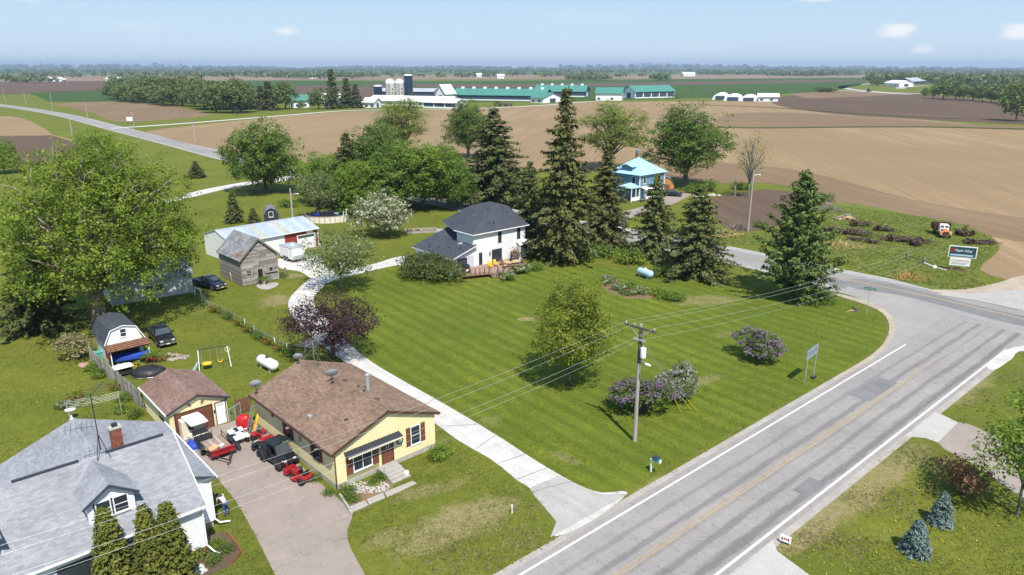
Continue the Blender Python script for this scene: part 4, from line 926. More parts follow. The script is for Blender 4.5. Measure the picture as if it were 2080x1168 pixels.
# ---------- blue house with hip roof ----------
UF=(27.99,156.78,42.77); W6,D6,z6,zr6=8.98,8.22,5.44,8.82
bh=house('blue_house','two storey blue house with pale blue metal hip roof','house',UF)
mat('siding_blue',(.13,.235,.30),.55,.08,2); mat('roof_blue',(.36,.57,.72),.4,.05,1,metal=.1,obj=False)
MB().box(0,0,-.05,W6,D6,z6).build('wall','siding_blue',bh)
mb=MB()
for k in range(27): z=.2+k*.195; mb.box(0,-.022,z,W6,-.002,z+.17).box(-.022,0,z,-.002,D6,z+.17)
mb.build('siding_board','siding_blue',bh,kind='stuff')
e=[(-.5,-.5),(W6+.5,-.5),(W6+.5,D6+.5),(-.5,D6+.5)]; apx=(W6/2,D6/2,zr6)
for i in range(4):
    a,bq=e[i],e[(i+1)%4]; A,B,Ap=Vector((*a,z6)),Vector((*bq,z6)),Vector(apx); n=10
    mid=.28; Am,Bm=A.lerp(Ap,mid)-Vector((0,0,.0)),B.lerp(Ap,mid)
    A.z-=-.16;B.z+=.16
    for k in range(n):
        for (l0,l1,t0,t1) in ((A,B,Am,Bm),(Am,Bm,Ap,Ap)):
            p=[l0.lerp(l1,k/n),l0.lerp(l1,(k+1)/n),t0.lerp(t1,(k+1)/n),t0.lerp(t1,k/n)]
            if (t1-t0).length<.01: p=p[:3]
            mb=MB().prism([v-Vector((0,0,.08)) for v in p],(0,0,.08)); bar(mb,p[0]+Vector((0,0,.01)),p[-1]+Vector((0,0,.01)),.05,.05); mb.build('roof_panel','roof_blue',bh)
cc=MB().box(W6/2-.1,D6/2+.3,8.2,W6/2+.45,D6/2+.85,9.7).build('chimney','brick_red',bh); MB().box(W6/2-.14,D6/2+.26,9.7,W6/2+.49,D6/2+.89,10.3).build('chimney_cap','siding_blue',cc)
# dormer on the left slope
MB().prism([(.5,2.6,6.3),(.5,5.6,6.3),(.5,5.6,7.1),(.5,4.1,7.5),(.5,2.6,7.1)],(2.2,0,0)).build('dormer','siding_blue',bh)
for sg in (2.3,5.9): MB().prism([(.1,sg,7.05),(.1,4.1,7.58),(3.2,4.1,7.58),(3.2,sg,7.05)],(0,0,.07)).build('dormer_roof','roof_blue',bh)
for a in (1.3,6.8): window(bh,TF(),a,3.6,a+.8,5.1,'trim_white')
window(bh,TL(),1.2,3.6,2.1,5.1,'trim_white'); window(bh,TF(),6.6,.9,7.6,2.5,'trim_white')
for u in (0,W6): MB().box(u-.09,-.09,0,u+.09,.09,z6).build('corner_trim','trim_white',bh)
# entry porch on the left
MB().prism([(-3.1,-.3,2.9),(.0,-.3,2.9),(0,3.6,2.9),(-3.1,3.6,2.9)],(0,0,.12)).build('porch_roof_edge','roof_blue',bh)
c=(-1.2,1.6,3.9)
for a,bq in (((-3.2,-.4,3.0),(-.02,-.4,3.0)),((-.02,3.7,3.0),(-3.2,3.7,3.0)),((-3.2,3.7,3.0),(-3.2,-.4,3.0))): MB().prism([Vector(a),Vector(bq),Vector(c)],(0,0,.06)).build('porch_roof','roof_blue',bh)
for u,v in ((-3,-.2),(-3,3.5),(-1.5,-.2)): MB().box(u-.08,v-.08,0,u+.08,v+.08,2.9).build('porch_post','trim_white',bh)
mb=MB().box(-3.0,-.25,.2,-.1,-.15,1.0).box(.3,-1.6,.25,5.4,-1.5,1.0); mb.build('porch_rail','trim_white',bh)
MB().box(.2,-1.7,0,5.6,0,.3).build('porch_floor','foundation',bh)
MB().prism([(.3,-1.7,2.5),(5.5,-1.7,2.5),(5.5,0,2.9),(.3,0,2.9)],(0,0,.1)).build('awning','white_paint',bh)
for u in (.4,2.8,5.4): MB().box(u-.07,-1.65,.3,u+.07,-1.5,2.5).build('porch_post','trim_white',bh)
door(bh,TF(),1.6,.3,2.5,2.3,'white_paint'); mb=MB().tube([(3.6,-1.7,.3),(3.6,-1.7,1.6),(4.1,-1.7,2.2),(4.6,-1.7,1.6),(4.6,-1.7,.3)],.07,6); mb.build('arch_trellis','white_paint',bh)
# ---------- white workshop behind the maple ----------
p=G(228,622); ws=thing('workshop','low whitewashed building half hidden under the big maple','building',p,R(38))
mat('stucco',(.55,.54,.50),.9,.2,1.2,bump=.4)
MB().prism([(0,0,0),(0,0,2.6),(0,3,3.9),(0,6,2.6),(0,6,0)],(9.5,0,0)).build('wall','stucco',ws)
for v0 in (-.4,6.4): MB().prism([(-.3,v0,2.5),(9.8,v0,2.5),(9.8,3,4.05),(-.3,3,4.05)],(0,0,.1)).build('roof','shingle_old',ws)
door(ws,TF(),.5,.05,1.5,2.1,'shutter_grey'); window(ws,TF(),4.0,1.0,4.8,1.8,'trim_white'); window(ws,TF(),5.2,1.0,6.0,1.8,'trim_white')
# ---------- black playhouse-style shed behind the pole shed ----------
p=G(538,455); bs=thing('storage_shed','small charcoal gambrel shed with one white window','shed',p,R(20))
pr=[(0,0),(2.6,0),(2.6,1.6),(2.1,2.5),(1.3,2.9),(.5,2.5),(0,1.6)]
MB().prism([(u,0,z) for u,z in pr],(0,4,0)).build('wall','trim_dark',bs)
mat('shed_roof',(.16,.17,.18),.8,.1,2)
for i in range(2,6): a,bq=pr[i],pr[i+1]; MB().prism([(a[0],-.15,a[1]+.02),(bq[0],-.15,bq[1]+.02),(bq[0],-.15,bq[1]+.1),(a[0],-.15,a[1]+.1)],(0,4.3,0)).build('roof','shed_roof',bs)
window(bs,TF(),.9,1.3,1.6,2.2,'trim_white')
# ---------- tan barn-style shed beyond the blue house ----------
p=G(1338,392); ts=thing('garden_shed','tan wooden gambrel shed beside the blue house','shed',p,R(-8))
mat('wood_tan',(.46,.23,.07),.7,.2,3)
pr=[(0,0),(3.4,0),(3.4,2.0),(2.7,3.2),(1.7,3.7),(.7,3.2),(0,2.0)]
MB().prism([(u,0,z) for u,z in pr],(0,4.5,0)).build('wall','wood_tan',ts)
for i in range(2,6): a,bq=pr[i],pr[i+1]; MB().prism([(a[0],-.15,a[1]+.02),(bq[0],-.15,bq[1]+.02),(bq[0],-.15,bq[1]+.1),(a[0],-.15,a[1]+.1)],(0,4.8,0)).build('roof','shed_roof',ts)
door(ts,TF(),1.0,.05,2.4,2.0,'wood_brown','wood_tan')
# ================= vegetation =================
def leaf_mat(name,col,dark,warm,trans=.35,rough=.55):
    n=NT(name); g=n.new('ShaderNodeNewGeometry'); oi=n.new('ShaderNodeObjectInfo')
    ri=g.outputs['Random Per Island']
    f=n.noise(n.pos(obj=True),.55,3,.6); f=n.ramp(f,[(.40,0.0),(.60,1.0)])
    c=n.mix(f,dark,col); c=n.mix(n.ramp(ri,[(.55,0.0),(1.0,.5)]),c,warm)
    c=n.mix(1.0,c,n.ramp(ri,[(0,.74),(.5,1.0),(1,1.0)]),'MULTIPLY')
    c=n.mix(1.0,c,n.ramp(oi.outputs['Random'],[(0,.82),(1,1.0)]),'MULTIPLY')
    n.base(c,rough,.25)
    tr=n.new('ShaderNodeBsdfTranslucent'); n.link(n.mix(1.0,c,(1.25,1.3,.7),'MULTIPLY'),tr.inputs[0])
    ms=n.new('ShaderNodeMixShader'); ms.inputs[0].default_value=trans; n.link(n.b.outputs[0],ms.inputs[1]); n.link(tr.outputs[0],ms.inputs[2]); n.link(ms.outputs[0],n.out.inputs[0])
    MATS[name]=n.m; return n.m
leaf_mat('leaf_maple',(.235,.315,.034),(.105,.165,.020),(.330,.365,.052),.40)
leaf_mat('leaf_mid',(0.153,0.236,0.035),(0.088,0.153,0.027),(0.236,0.303,0.047),.35)
leaf_mat('leaf_bright',(0.222,0.328,0.039),(0.136,0.222,0.030),(0.328,0.396,0.057),.38)
leaf_mat('leaf_grey',(0.225,0.278,0.090),(0.144,0.198,0.065),(0.341,0.360,0.153),.35)
leaf_mat('leaf_airy',(0.238,0.301,0.052),(0.156,0.210,0.040),(0.339,0.358,0.083),.4)
leaf_mat('leaf_yellow',(0.282,0.333,0.037),(0.161,0.213,0.028),(0.425,0.402,0.057),.4)
leaf_mat('leaf_far',(0.182,0.231,0.066),(0.116,0.159,0.048),(0.243,0.286,0.079),.3)
leaf_mat('leaf_purple',(0.068,0.030,0.041),(0.041,0.017,0.026),(0.125,0.053,0.059),.25)
leaf_mat('leaf_red',(0.267,0.117,0.075),(0.150,0.083,0.049),(0.200,0.200,0.049),.3)
leaf_mat('needle_spruce',(.160,.172,.048),(.088,.100,.030),(.255,.220,.075),.12,.7)
leaf_mat('needle_dark',(.135,.162,.046),(.070,.090,.028),(.215,.205,.066),.12,.7)
leaf_mat('needle_pine',(.150,.220,.055),(.075,.118,.030),(.220,.280,.080),.15,.7)
leaf_mat('needle_blue',(0.223,0.305,0.283),(0.111,0.171,0.149),(0.386,0.461,0.431),.1,.7)
leaf_mat('needle_cedar',(0.191,0.213,0.033),(0.110,0.131,0.024),(0.323,0.283,0.051),.15,.7)
leaf_mat('leaf_yew',(0.120,0.156,0.035),(0.068,0.095,0.023),(0.199,0.220,0.048),.15,.6)
leaf_mat('bloom_lilac',(0.340,0.200,0.400),(0.250,0.130,0.290),(0.460,0.340,0.520),.3); leaf_mat('bloom_pale',(0.520,0.460,0.550),(0.360,0.320,0.360),(0.660,0.620,0.660),.3)
leaf_mat('bloom_white',(0.620,0.580,0.500),(0.420,0.400,0.300),(0.740,0.710,0.640),.3); leaf_mat('twig_tan',(0.338,0.286,0.143),(0.221,0.195,0.104),(0.390,0.364,0.156),.2)
leaf_mat('bloom_red',(0.420,0.070,0.045),(0.300,0.060,0.040),(0.550,0.200,0.100),.2); leaf_mat('bloom_pink',(0.500,0.200,0.260),(0.400,0.150,0.200),(0.600,0.350,0.380),.2); leaf_mat('bloom_yellow',(0.600,0.480,0.030),(0.500,0.400,0.030),(0.700,0.600,0.080),.2)
mat('bark',(.115,.090,.068),.95,.4,3,stretch=(3,3,.6),bump=.7); mat('bark_light',(.25,.20,.155),.95,.35,2,stretch=(3,3,.6),bump=.7); mat('bark_grey',(.165,.15,.135),.95,.35,3,stretch=(3,3,.6),bump=.6)
def rs(seed): return np.random.RandomState(seed)
def unit(v): return v/np.maximum(1e-6,np.linalg.norm(v,axis=-1,keepdims=True))
def leaves_mesh(name,C,Nn,T,size,ratio,m,r,tri=False):
    """every leaf its own small diamond face"""
    n=len(C); t=unit(T-Nn*np.sum(T*Nn,1,keepdims=True)); b=np.cross(Nn,t); s=(size*(.45+1.1*r.rand(n)**1.4))[:,None]
    V=np.empty((n,4,3)); V[:,0]=C-t*s*.5; V[:,1]=C+b*s*ratio*.5+Nn*s*.10; V[:,2]=C+t*s*.5; V[:,3]=C-b*s*ratio*.5+Nn*s*.10
    me=D.meshes.new(name); me.vertices.add(4*n); me.vertices.foreach_set('co',V.reshape(-1).astype(np.float32)); me.loops.add(4*n); me.loops.foreach_set('vertex_index',np.arange(4*n,dtype=np.int32))
    me.polygons.add(n); me.polygons.foreach_set('loop_start',np.arange(0,4*n,4,dtype=np.int32)); me.polygons.foreach_set('loop_total',np.full(n,4,dtype=np.int32)); me.update(calc_edges=True); me.materials.append(MATS[m]); return me
def scatter_leaves(centres,outs,per,spread,r,up=.6,rand=.5):
    n=len(centres); C=np.repeat(centres,per,0)+r.normal(0,1,(n*per,3))*spread*np.array([1,1,.75]); O=np.repeat(outs,per,0)
    Nn=unit(O*.55+r.normal(0,1,C.shape)*rand+np.array([0,0,up])); return C,Nn,r.normal(0,1,C.shape)
def decid(name,seed,h,cr,hb,lobes=9,lobe_r=.5,clumps=55,per=18,spread=.38,leaf=.30,m='leaf_mid',bark='bark',tr=.28,lean=(0,0),multi=1,limbs=True,flat=1.0,low=-.35,extra=None):
    """trunk with limbs reaching each leaf mass + crown of separate leaves"""
    r=rs(seed); ch=(h-hb)/2; cc=np.array([lean[0],lean[1],hb+ch]); rad=np.array([cr,cr,ch])
    L=[];
    for i in range(lobes):
        best=None
        for _ in range(14):
            d=unit(r.normal(0,1,3)); q=d*(.30+.36*r.rand()**.5); q[:2]*=1+.35*max(0,-q[2]*1.6)
            sc=min([np.linalg.norm(q-o) for o in L]) if L else 1
            if best is None or sc>best[0]: best=(sc,q)
        L.append(best[1])
    L=np.array(L); LC=cc+L*rad; LR=lobe_r*(.75+.5*r.rand(lobes))*np.mean(rad)
    Cs=[];Os=[]
    for c,lr in zip(LC,LR):
        d=unit(r.normal(0,1,(clumps,3))); d=d[d[:,2]>low-.3]
        p=c+d*lr*(.55+.5*r.rand(len(d))[:,None]**.6)*np.array([1,1,.85*flat]); Cs.append(p); Os.append(unit(d+.4*unit(p-cc)))
    # stray twigs beyond the outline
    d=unit(r.normal(0,1,(clumps*2,3))); d=d[d[:,2]>low]; p=cc+d*rad*(.82+.22*r.rand(len(d))[:,None]); k=r.rand(len(d))<.5; Cs.append(p[k]); Os.append(d[k])
    Cs=np.concatenate(Cs);Os=np.concatenate(Os); k=Cs[:,2]>hb*.75; Cs,Os=Cs[k],Os[k]
    C,Nn,T=scatter_leaves(Cs,Os,per,spread,r)
    crown=leaves_mesh(name+'_crown',C,Nn,T,leaf,.62,m,r)
    mb=MB(); n0=7
    for s_ in range(multi):
        ang=2*math.pi*s_/max(1,multi)+.6; off=np.array([math.cos(ang),math.sin(ang),0])*(tr*1.1 if multi>1 else 0)
        top=cc+np.array([0,0,ch*.35])+off*4*(multi>1); base=off*.8
        pts=[base+(0,0,-.15),base*1.0+np.array([0,0,.35]),base+(top-base)*.35+r.normal(0,.12,3)*(h/12),base+(top-base)*.7+r.normal(0,.15,3)*(h/12),top]
        t0=tr/(multi**.5); mb.tube(smooth_path(pts,3),[t0*1.45]+[t0*(1.15-.95*i/12) for i in range(12)],n0)
    if limbs:
        for c in LC:
            z0=max(.18*h,min(hb+ch*.4,hb*.75+(c[2]-hb)*.25)); st=np.array([lean[0]*z0/h,lean[1]*z0/h,z0])
            if multi>1: st=st+np.array([r.uniform(-.5,.5),r.uniform(-.5,.5),0])
            mid=st+(c-st)*.5+np.array([0,0,.12*np.linalg.norm(c-st)])*(.3+r.rand()); P=smooth_path([st,mid,c],3); k=len(P)
            mb.tube(P,[tr*.5*(1-.8*i/(k-1)) for i in range(k)],5)
            for _ in range(3):
                e=c+unit(r.normal(0,1,3)+.5*unit(c-cc))*np.mean(rad)*lobe_r*.8; mb.tube([Vector(mid).lerp(Vector(c),.5),Vector(c).lerp(Vector(e),.5),e],[tr*.18,tr*.12,tr*.04],4)
    trunk=mb.mesh(name+'_trunk',bark,smooth='all'); ex=[]
    if extra:
        for em,frac,el in extra:
            k=r.rand(len(Cs))<frac; q=Cs[k]+Os[k]*spread*.9; C,Nn,T=scatter_leaves(q,Os[k],max(3,per//2),spread*.55,r); ex.append(leaves_mesh(name+'_bloom',C,Nn,T,el,.8,em,r))
    return ('d',trunk,crown,ex)
def conifer(name,seed,h,cr,hb=.6,whorls=34,nb=8,m='needle_spruce',bark='bark',droop=.18,power=.8,twig=.34,per=6,top=.0,irr=.25,tr=.25,up=0.0,dens=1.0):
    r=rs(seed); Cs=[];Ts=[]; mb=MB(); mb.tube([(0,0,-.1),(0,0,.4),(0,0,h*.5),(0,0,h*.97)],[tr*1.35,tr,tr*.6,.03],7)
    for w in range(whorls):
        f=(w+r.rand()*.6)/whorls; z=hb+(h-hb)*f; Lm=cr*((1-f)**power)*(1+.0*f)+.12+top*(f>.6)*cr*.15
        a0=r.rand()*6.28
        for k in range(nb):
            if r.rand()<.06: continue
            a=a0+6.283*k/nb+r.uniform(-.25,.25); L=Lm*(1+irr*r.uniform(-1,.7)); dr=droop*(1-f*.7)-up*f
            d=np.array([math.cos(a),math.sin(a),0])
            if w%3==0: mb.tube([(0,0,z),tuple(d*L*.5+(0,0,z-dr*L*.35)),tuple(d*L*.92+(0,0,z-dr*L+.10*L*up))],[.05,.03,.01],3)
            n=max(3,int(L/twig*dens*1.6)); t=(np.arange(n)+.6*r.rand(n))/n; t=.12+.9*t
            side=np.array([-d[1],d[0],0]); wdt=(1-t)*.28*L+.10
            off=r.uniform(-1,1,n)*wdt
            P=d*(t*L)[:,None]+side*off[:,None]+np.array([0,0,1])*(z-dr*L*t**1.3+up*.5*L*t**2+r.normal(0,.05,n))[:,None]
            Cs.append(P); Ts.append(np.repeat((d+np.array([0,0,-dr*1.2+up]))[None],n,0)+side*(off/np.maximum(wdt,.01))[:,None]*.7)
    # leader
    n=14; Cs.append(np.c_[r.normal(0,.06,n),r.normal(0,.06,n),h-np.linspace(0,h*.08,n)]); Ts.append(np.tile([0,0,1.],(n,1)))
    Cs=np.concatenate(Cs);Ts=np.concatenate(Ts); n=len(Cs)
    C=np.repeat(Cs,per,0)+r.normal(0,1,(n*per,3))*twig*.42*np.array([1,1,.6]); T=np.repeat(Ts,per,0)+r.normal(0,.45,(n*per,3)); T[:,2]-=.15
    Nn=unit(r.normal(0,.5,C.shape)+np.array([0,0,.9])+unit(C*np.array([1,1,0])+1e-5)*.5)
    return ('c',mb.mesh(name+'_trunk',bark,smooth='all'),leaves_mesh(name+'_crown',C,Nn,unit(T),twig*1.25,.42,m,r),[])
def bush(name,seed,rx,ry,h,n=260,per=16,leaf=.16,spread=.22,m='leaf_mid',extra=None,lumps=7,stems=True):
    r=rs(seed); q=unit(r.normal(0,1,(lumps,3)))*np.array([.45,.45,.3]); Cs=[];Os=[]
    for c in q:
        d=unit(r.normal(0,1,(n//lumps,3))); d[:,2]=np.abs(d[:,2])*1.0-.15; p=c+d*(.42+.22*r.rand(len(d))[:,None]); Cs.append(p);Os.append(d)
    Cs=np.concatenate(Cs);Os=np.concatenate(Os); Cs=Cs*np.array([rx,ry,h*.62])+np.array([0,0,h*.42]); k=Cs[:,2]>.05; Cs,Os=Cs[k],Os[k]
    C,Nn,T=scatter_leaves(Cs,Os,per,spread,r); C[:,2]=np.maximum(C[:,2],.03); me=leaves_mesh(name+'_crown',C,Nn,T,leaf,.65,m,r)
    mb=MB()
    for i in range(9): a=r.rand()*6.28; mb.tube([(.1*math.cos(a),.1*math.sin(a),-.05),(rx*.3*math.cos(a),ry*.3*math.sin(a),h*.4),(rx*.6*math.cos(a),ry*.6*math.sin(a),h*.8)],[.04,.03,.01],4)
    ex=[]
    for em,frac,el,pz in extra or ():
        k=(r.rand(len(Cs))<frac)&(Cs[:,2]>h*pz); qq=Cs[k]+Os[k]*spread*.85; C,Nn,T=scatter_leaves(qq,Os[k],11,spread*.5,r); ex.append(leaves_mesh(name+'_bloom',C,Nn,T,el,.85,em,r))
    return ('b',mb.mesh(name+'_stems','bark',smooth='all'),me,ex)
def plant(kind,name,label,cat,px=None,loc=None,rz=None,sc=1,group=None,crown='crown',trunk='trunk'):
    p=G(*px) if px else Vector(loc); t=thing(name,label,cat,p,rz if rz is not None else rnd.uniform(0,6.28),group,sc)
    inst(trunk if kind[0]!='b' else 'stems',kind[1],t); inst(crown if kind[0]!='b' else 'foliage',kind[2],t)
    for e in kind[3]: inst('blossom',e,t)
    return t
def topz(px,py): # height of a vertical thing standing at pixel px whose top is at row py
    X,Y=G(*px)[:2]; lo,hi=0,60
    for _ in range(40):
        z=(lo+hi)/2; v=z-HC; zc=Y*_c-v*_s; yc=Y*_s+v*_c
        if CY-FPX*yc/zc>py: lo=z
        else: hi=z
    return lo
def wid(px,w): p=G(*px); return w/FPX*(p.y*_c+HC*_s)   # metres spanned by w pixels at that ground point
def fit(kind,h0,r0,px,top,w): H=topz(px,top); return (wid(px,w)/2/r0,wid(px,w)/2/r0,H/h0)
# ---- near trees, each built for its own shape
K=decid('maple',1,21.0,11.2,1.2,lobes=30,lobe_r=.30,clumps=70,per=34,spread=.36,leaf=.27,m='leaf_maple',bark='bark_light',tr=.78,lean=(.6,1.2),low=-.55)
plant(K,'maple_tree','huge spreading maple with thick forked trunk and yellow green leaves','tree',(203,662),rz=.3,sc=(1.08,1.08,1.03))
K_pear=decid('pear',2,11.2,4.3,1.0,lobes=17,lobe_r=.34,clumps=46,per=26,spread=.24,leaf=.19,m='leaf_yellow',bark='bark',tr=.17,flat=1.25,low=-.7)
plant(K_pear,'ornamental_tree','upright oval yellow green tree alone on the mown lawn','tree',(1158,783),rz=1.0,sc=(.98,.98,1.02))
K=decid('plum',3,6.3,4.9,1.1,lobes=17,lobe_r=.36,clumps=40,per=20,spread=.30,leaf=.19,m='leaf_purple',bark='bark',tr=.2,flat=.8,low=-.4)
plant(K,'plum_tree','dark purple leaved tree beside the white gravel drive','tree',(678,727),rz=2.0,sc=(1.05,1.05,1.04))
K=decid('crab',4,7.4,4.6,1.5,lobes=14,lobe_r=.40,clumps=42,per=14,spread=.34,leaf=.24,m='leaf_grey',bark='bark_grey',tr=.2,low=-.5,extra=[('bloom_white',.10,.2)])
plant(K,'apple_tree','grey green apple tree overhanging the gravel fork by the trailer','tree',(692,588),rz=.5,sc=(1.12,1.12,1.08))
K=decid('apple',5,7.6,5.6,1.0,lobes=16,lobe_r=.40,clumps=46,per=12,spread=.34,leaf=.26,m='leaf_grey',bark='bark',tr=.25,low=-.5,extra=[('bloom_white',.92,.30)])
plant(K,'blossom_tree','round fruit tree covered in cream white blossom behind the farmhouse yard','tree',(775,480),rz=1.5,sc=(.98,.98,1.0))
K_old=decid('old_apple',6,9.0,5.0,2.0,lobes=10,lobe_r=.38,clumps=36,per=13,spread=.40,leaf=.30,m='leaf_grey',bark='bark',tr=.28,low=-.5)
plant(K_old,'apple_tree','leaning grey green apple tree behind the red shed end','tree',(648,447),rz=.2,sc=(.95,.95,1.05))
KM=[decid('round_a',10,14.0,6.2,.5,lobes=20,lobe_r=.40,clumps=54,per=26,spread=.34,leaf=.31,m='leaf_mid',tr=.32,low=-.6),
    decid('round_b',11,14.0,6.2,.7,lobes=17,lobe_r=.42,clumps=54,per=26,spread=.36,leaf=.31,m='leaf_bright',tr=.32,low=-.6)]
KA=decid('airy_a',12,20.0,6.4,3.0,lobes=26,lobe_r=.28,clumps=34,per=18,spread=.42,leaf=.30,m='leaf_airy',tr=.38,bark='bark_grey',low=-.5)
KB=decid('airy_b',13,20.0,6.4,.8,lobes=24,lobe_r=.33,clumps=48,per=24,spread=.37,leaf=.32,m='leaf_mid',tr=.42,bark='bark_grey',low=-.5)
def fp(k,h0,r0,name,label,px,top,w,cat='tree',group=None,rz=None): return plant(k,name,label,cat,px,sc=fit(k,h0,r0,px,top,w),group=group,rz=rz)
fp(KM[0],14,6.2,'ash_tree','dark green round tree beyond the white lane left of the apple tree',(541,392),236,158,rz=.4)
fp(KM[1],14,6.2,'maple_tree','yellow green dome of a tree showing over the huge maple',(207,372),256,100,rz=2)
fp(KM[1],14,6.2,'maple_tree','small yellow green treetop at the far left edge',(10,352),278,72,rz=1)
fp(KM[0],14,6.2,'maple_tree','tallest round green tree in the grove behind the sheds',(768,408),238,150,rz=1.2)
fp(KM[1],14,6.2,'maple_tree','broad bright green tree at the right of the grove',(860,426),276,172,rz=2.4)
fp(KM[1],14,6.2,'maple_tree','bright green tree at the left end of the grove',(660,418),300,84,rz=3.1)
fp(KM[0],14,6.2,'maple_tree','low green tree tucked between the grove and the spruces',(925,425),322,90,rz=.9)
fp(KM[0],14,6.2,'maple_tree','green tree filling the grove middle in front of the tallest round tree',(800,428),292,136,rz=4.0)
fp(KM[1],14,6.2,'maple_tree','yellowish green tree low in the grove behind the blossom tree',(722,440),318,104,rz=5.1)
fp(KM[0],14,6.2,'maple_tree','dark green tree at the right back of the grove near the farmhouse spruces',(905,400),286,104,rz=5.8)
fp(KM[1],14,6.2,'maple_tree','small bright tree between ash tree and grove',(628,412),322,56,rz=.3)
fp(KA,20,6.4,'willow_tree','tall airy tree in front of the white dairy roofs',(822,320),182,128,rz=0)
fp(KB,20,6.4,'poplar_tree','tall oval tree with twin trunks before the field',(952,322),184,104,rz=1)
fp(KA,20,6.4,'willow_tree','airy tall tree rising behind the dark spruces',(1240,345),192,166,rz=2)
fp(KB,20,6.4,'poplar_tree','big full green tree beyond the blue house roof',(1392,378),184,176,rz=.5)
K=decid('bare',14,11.5,4.2,2.6,lobes=26,lobe_r=.26,clumps=13,per=6,spread=.34,leaf=.20,m='leaf_yellow',bark='bark_grey',tr=.2,low=-.3)
fp(K,11.5,4.2,'budding_tree','thin half bare tree with yellow buds at the field edge',(1520,402),254,84,rz=.7)
K=decid('young',15,9.5,3.4,2.0,lobes=13,lobe_r=.40,clumps=34,per=13,spread=.30,leaf=.24,m='leaf_bright',bark='bark_grey',tr=.11,low=-.5)
plant(K,'young_tree','slim young green tree at the right edge of the corner yard','tree',(2066,1046),rz=0,sc=(.92,.92,1.0))
KS=[conifer('spruce_a',20,24.5,6.0,1.0,whorls=40,nb=8,twig=.52,per=7,droop=.38,power=.80,irr=.6,tr=.36,up=.14),
    conifer('spruce_b',21,18.0,6.2,.7,whorls=30,nb=8,twig=.50,per=7,droop=.26,power=.72,irr=.55,up=.10,m='needle_dark',tr=.3),
    conifer('spruce_c',22,8.0,2.3,.3,whorls=24,nb=8,twig=.30,per=6,droop=.2,power=.85,irr=.25,m='needle_dark',tr=.12)]
KP=conifer('pine',23,16.0,6.2,1.6,whorls=24,nb=8,twig=.46,per=8,droop=.05,power=.80,irr=.45,m='needle_pine',up=.38,tr=.28)
fp(KS[0],24.5,6,'spruce_tree','tallest old spruce with a ragged spire right of the farmhouse','tree' and (1143,527),180,150,rz=0)
fp(KS[1],18,6.2,'spruce_tree','broad dark spruce directly behind the farmhouse roof',(1005,412),222,170,rz=1)
fp(KS[0],24.5,6,'spruce_tree','shorter spruce squeezed between the tallest spruce and blue house',(1228,498),292,112,rz=2)
fp(KS[1],18,6.2,'spruce_tree','spruce standing in front of the blue house corner',(1326,522),355,108,rz=3)
fp(KS[1],18,6.2,'spruce_tree','spreading spruce beside the cross road with low skirts',(1412,558),380,158,rz=.6)
fp(KP,16,6.2,'pine_tree','full long needled pine at the lawn corner near the junction',(1608,606),348,168,rz=.2)
fp(KS[1],18,6.2,'spruce_tree','very dark spruce in the shade under the huge maple',(80,668),478,160,rz=1.3)
fp(KS[2],8,2.3,'spruce_tree','small spruce on the grass behind the shed roof',(477,452),386,44,rz=1)
fp(KS[2],8,2.3,'spruce_tree','tiny dark spruce peeping over the shed roof ridge',(517,460),422,36,rz=2)
fp(KS[1],18,6.2,'spruce_tree','brownish evergreen inside the round green grove',(712,428),272,110,rz=2.2)
fp(KS[2],8,2.3,'pine_tree','lone small dark pine on the far lawn near the road',(400,361),327,40,rz=.3)
fp(KS[1],18,6.2,'spruce_tree','evergreen filling the gap between farmhouse and tallest spruce',(1075,492),330,104,rz=2.9)
KBl=conifer('blue_spruce',24,2.4,1.05,.05,whorls=17,nb=11,twig=.13,per=9,droop=.12,power=.72,irr=.15,m='needle_blue',tr=.05,up=.1)
plant(KBl,'blue_spruce','blue spruce shrub nearer the red twigged bush','shrub',(1909,1063),rz=0,sc=(.70,.70,.93)); plant(KBl,'blue_spruce','blue spruce shrub closest to the bottom edge by a stake','shrub',(1858,1122),rz=1.4,sc=(.80,.80,.93))
KC=conifer('cedar',25,4.6,1.0,.0,whorls=34,nb=10,twig=.16,per=9,droop=-.35,power=.62,irr=.12,m='needle_cedar',tr=.08,up=.3)
for (u,v),lab,s in (((-5.05,-.8),'cone shaped cedar standing alone in front of the dormer',(1.0,1.0,1.24)),((-3.35,-1.75),'left one of the paired cone cedars before the grey roof',(.95,.95,1.2)),((-2.35,-2.1),'right fuller one of the paired cone cedars at the house front',(1.0,1.0,1.18))):
    q=Mh@Vector((u,v,0)); plant(KC,'cedar_shrub',lab,'shrub',loc=(q.x,q.y,0),sc=s)
# ---- shrubs
KL=[bush('lilac_a',30,2.4,2.2,3.3,n=420,per=13,leaf=.17,m='leaf_mid',extra=[('bloom_lilac',.52,.15,.22)]),bush('lilac_b',31,2.4,2.2,3.3,n=420,per=13,leaf=.17,m='leaf_grey',extra=[('bloom_pale',.60,.15,.2)])]
plant(KL[0],'lilac_bush','purple flowering lilac next to the near utility pole','bush',(1304,838),rz=0,sc=(1.12,1.05,1.0)); plant(KL[1],'lilac_bush','pale whitish lilac leaning behind the purple one','bush',(1366,812),rz=2,sc=(.85,.9,1.25)); plant(KL[0],'lilac_bush','purple lilac standing alone near the road corner','bush',(1536,728),rz=2.5,sc=(1.12,1.0,1.0))
KY=bush('yew',32,5.2,3.2,3.1,n=900,per=15,leaf=.19,spread=.26,m='leaf_yew',lumps=13)
plant(KY,'yew_hedge','wide dark clipped evergreen mass beside the farmhouse deck','hedge',(868,566),rz=R(-38),sc=(1.22,1.15,1.15))
KT=bush('twig',33,1.9,1.7,3.0,n=170,per=9,leaf=.2,m='twig_tan'); plant(KT,'twiggy_shrub','pale tan twiggy shrub left of the gambrel shed','shrub',(160,730),rz=0,sc=(1.1,1.1,1.05))
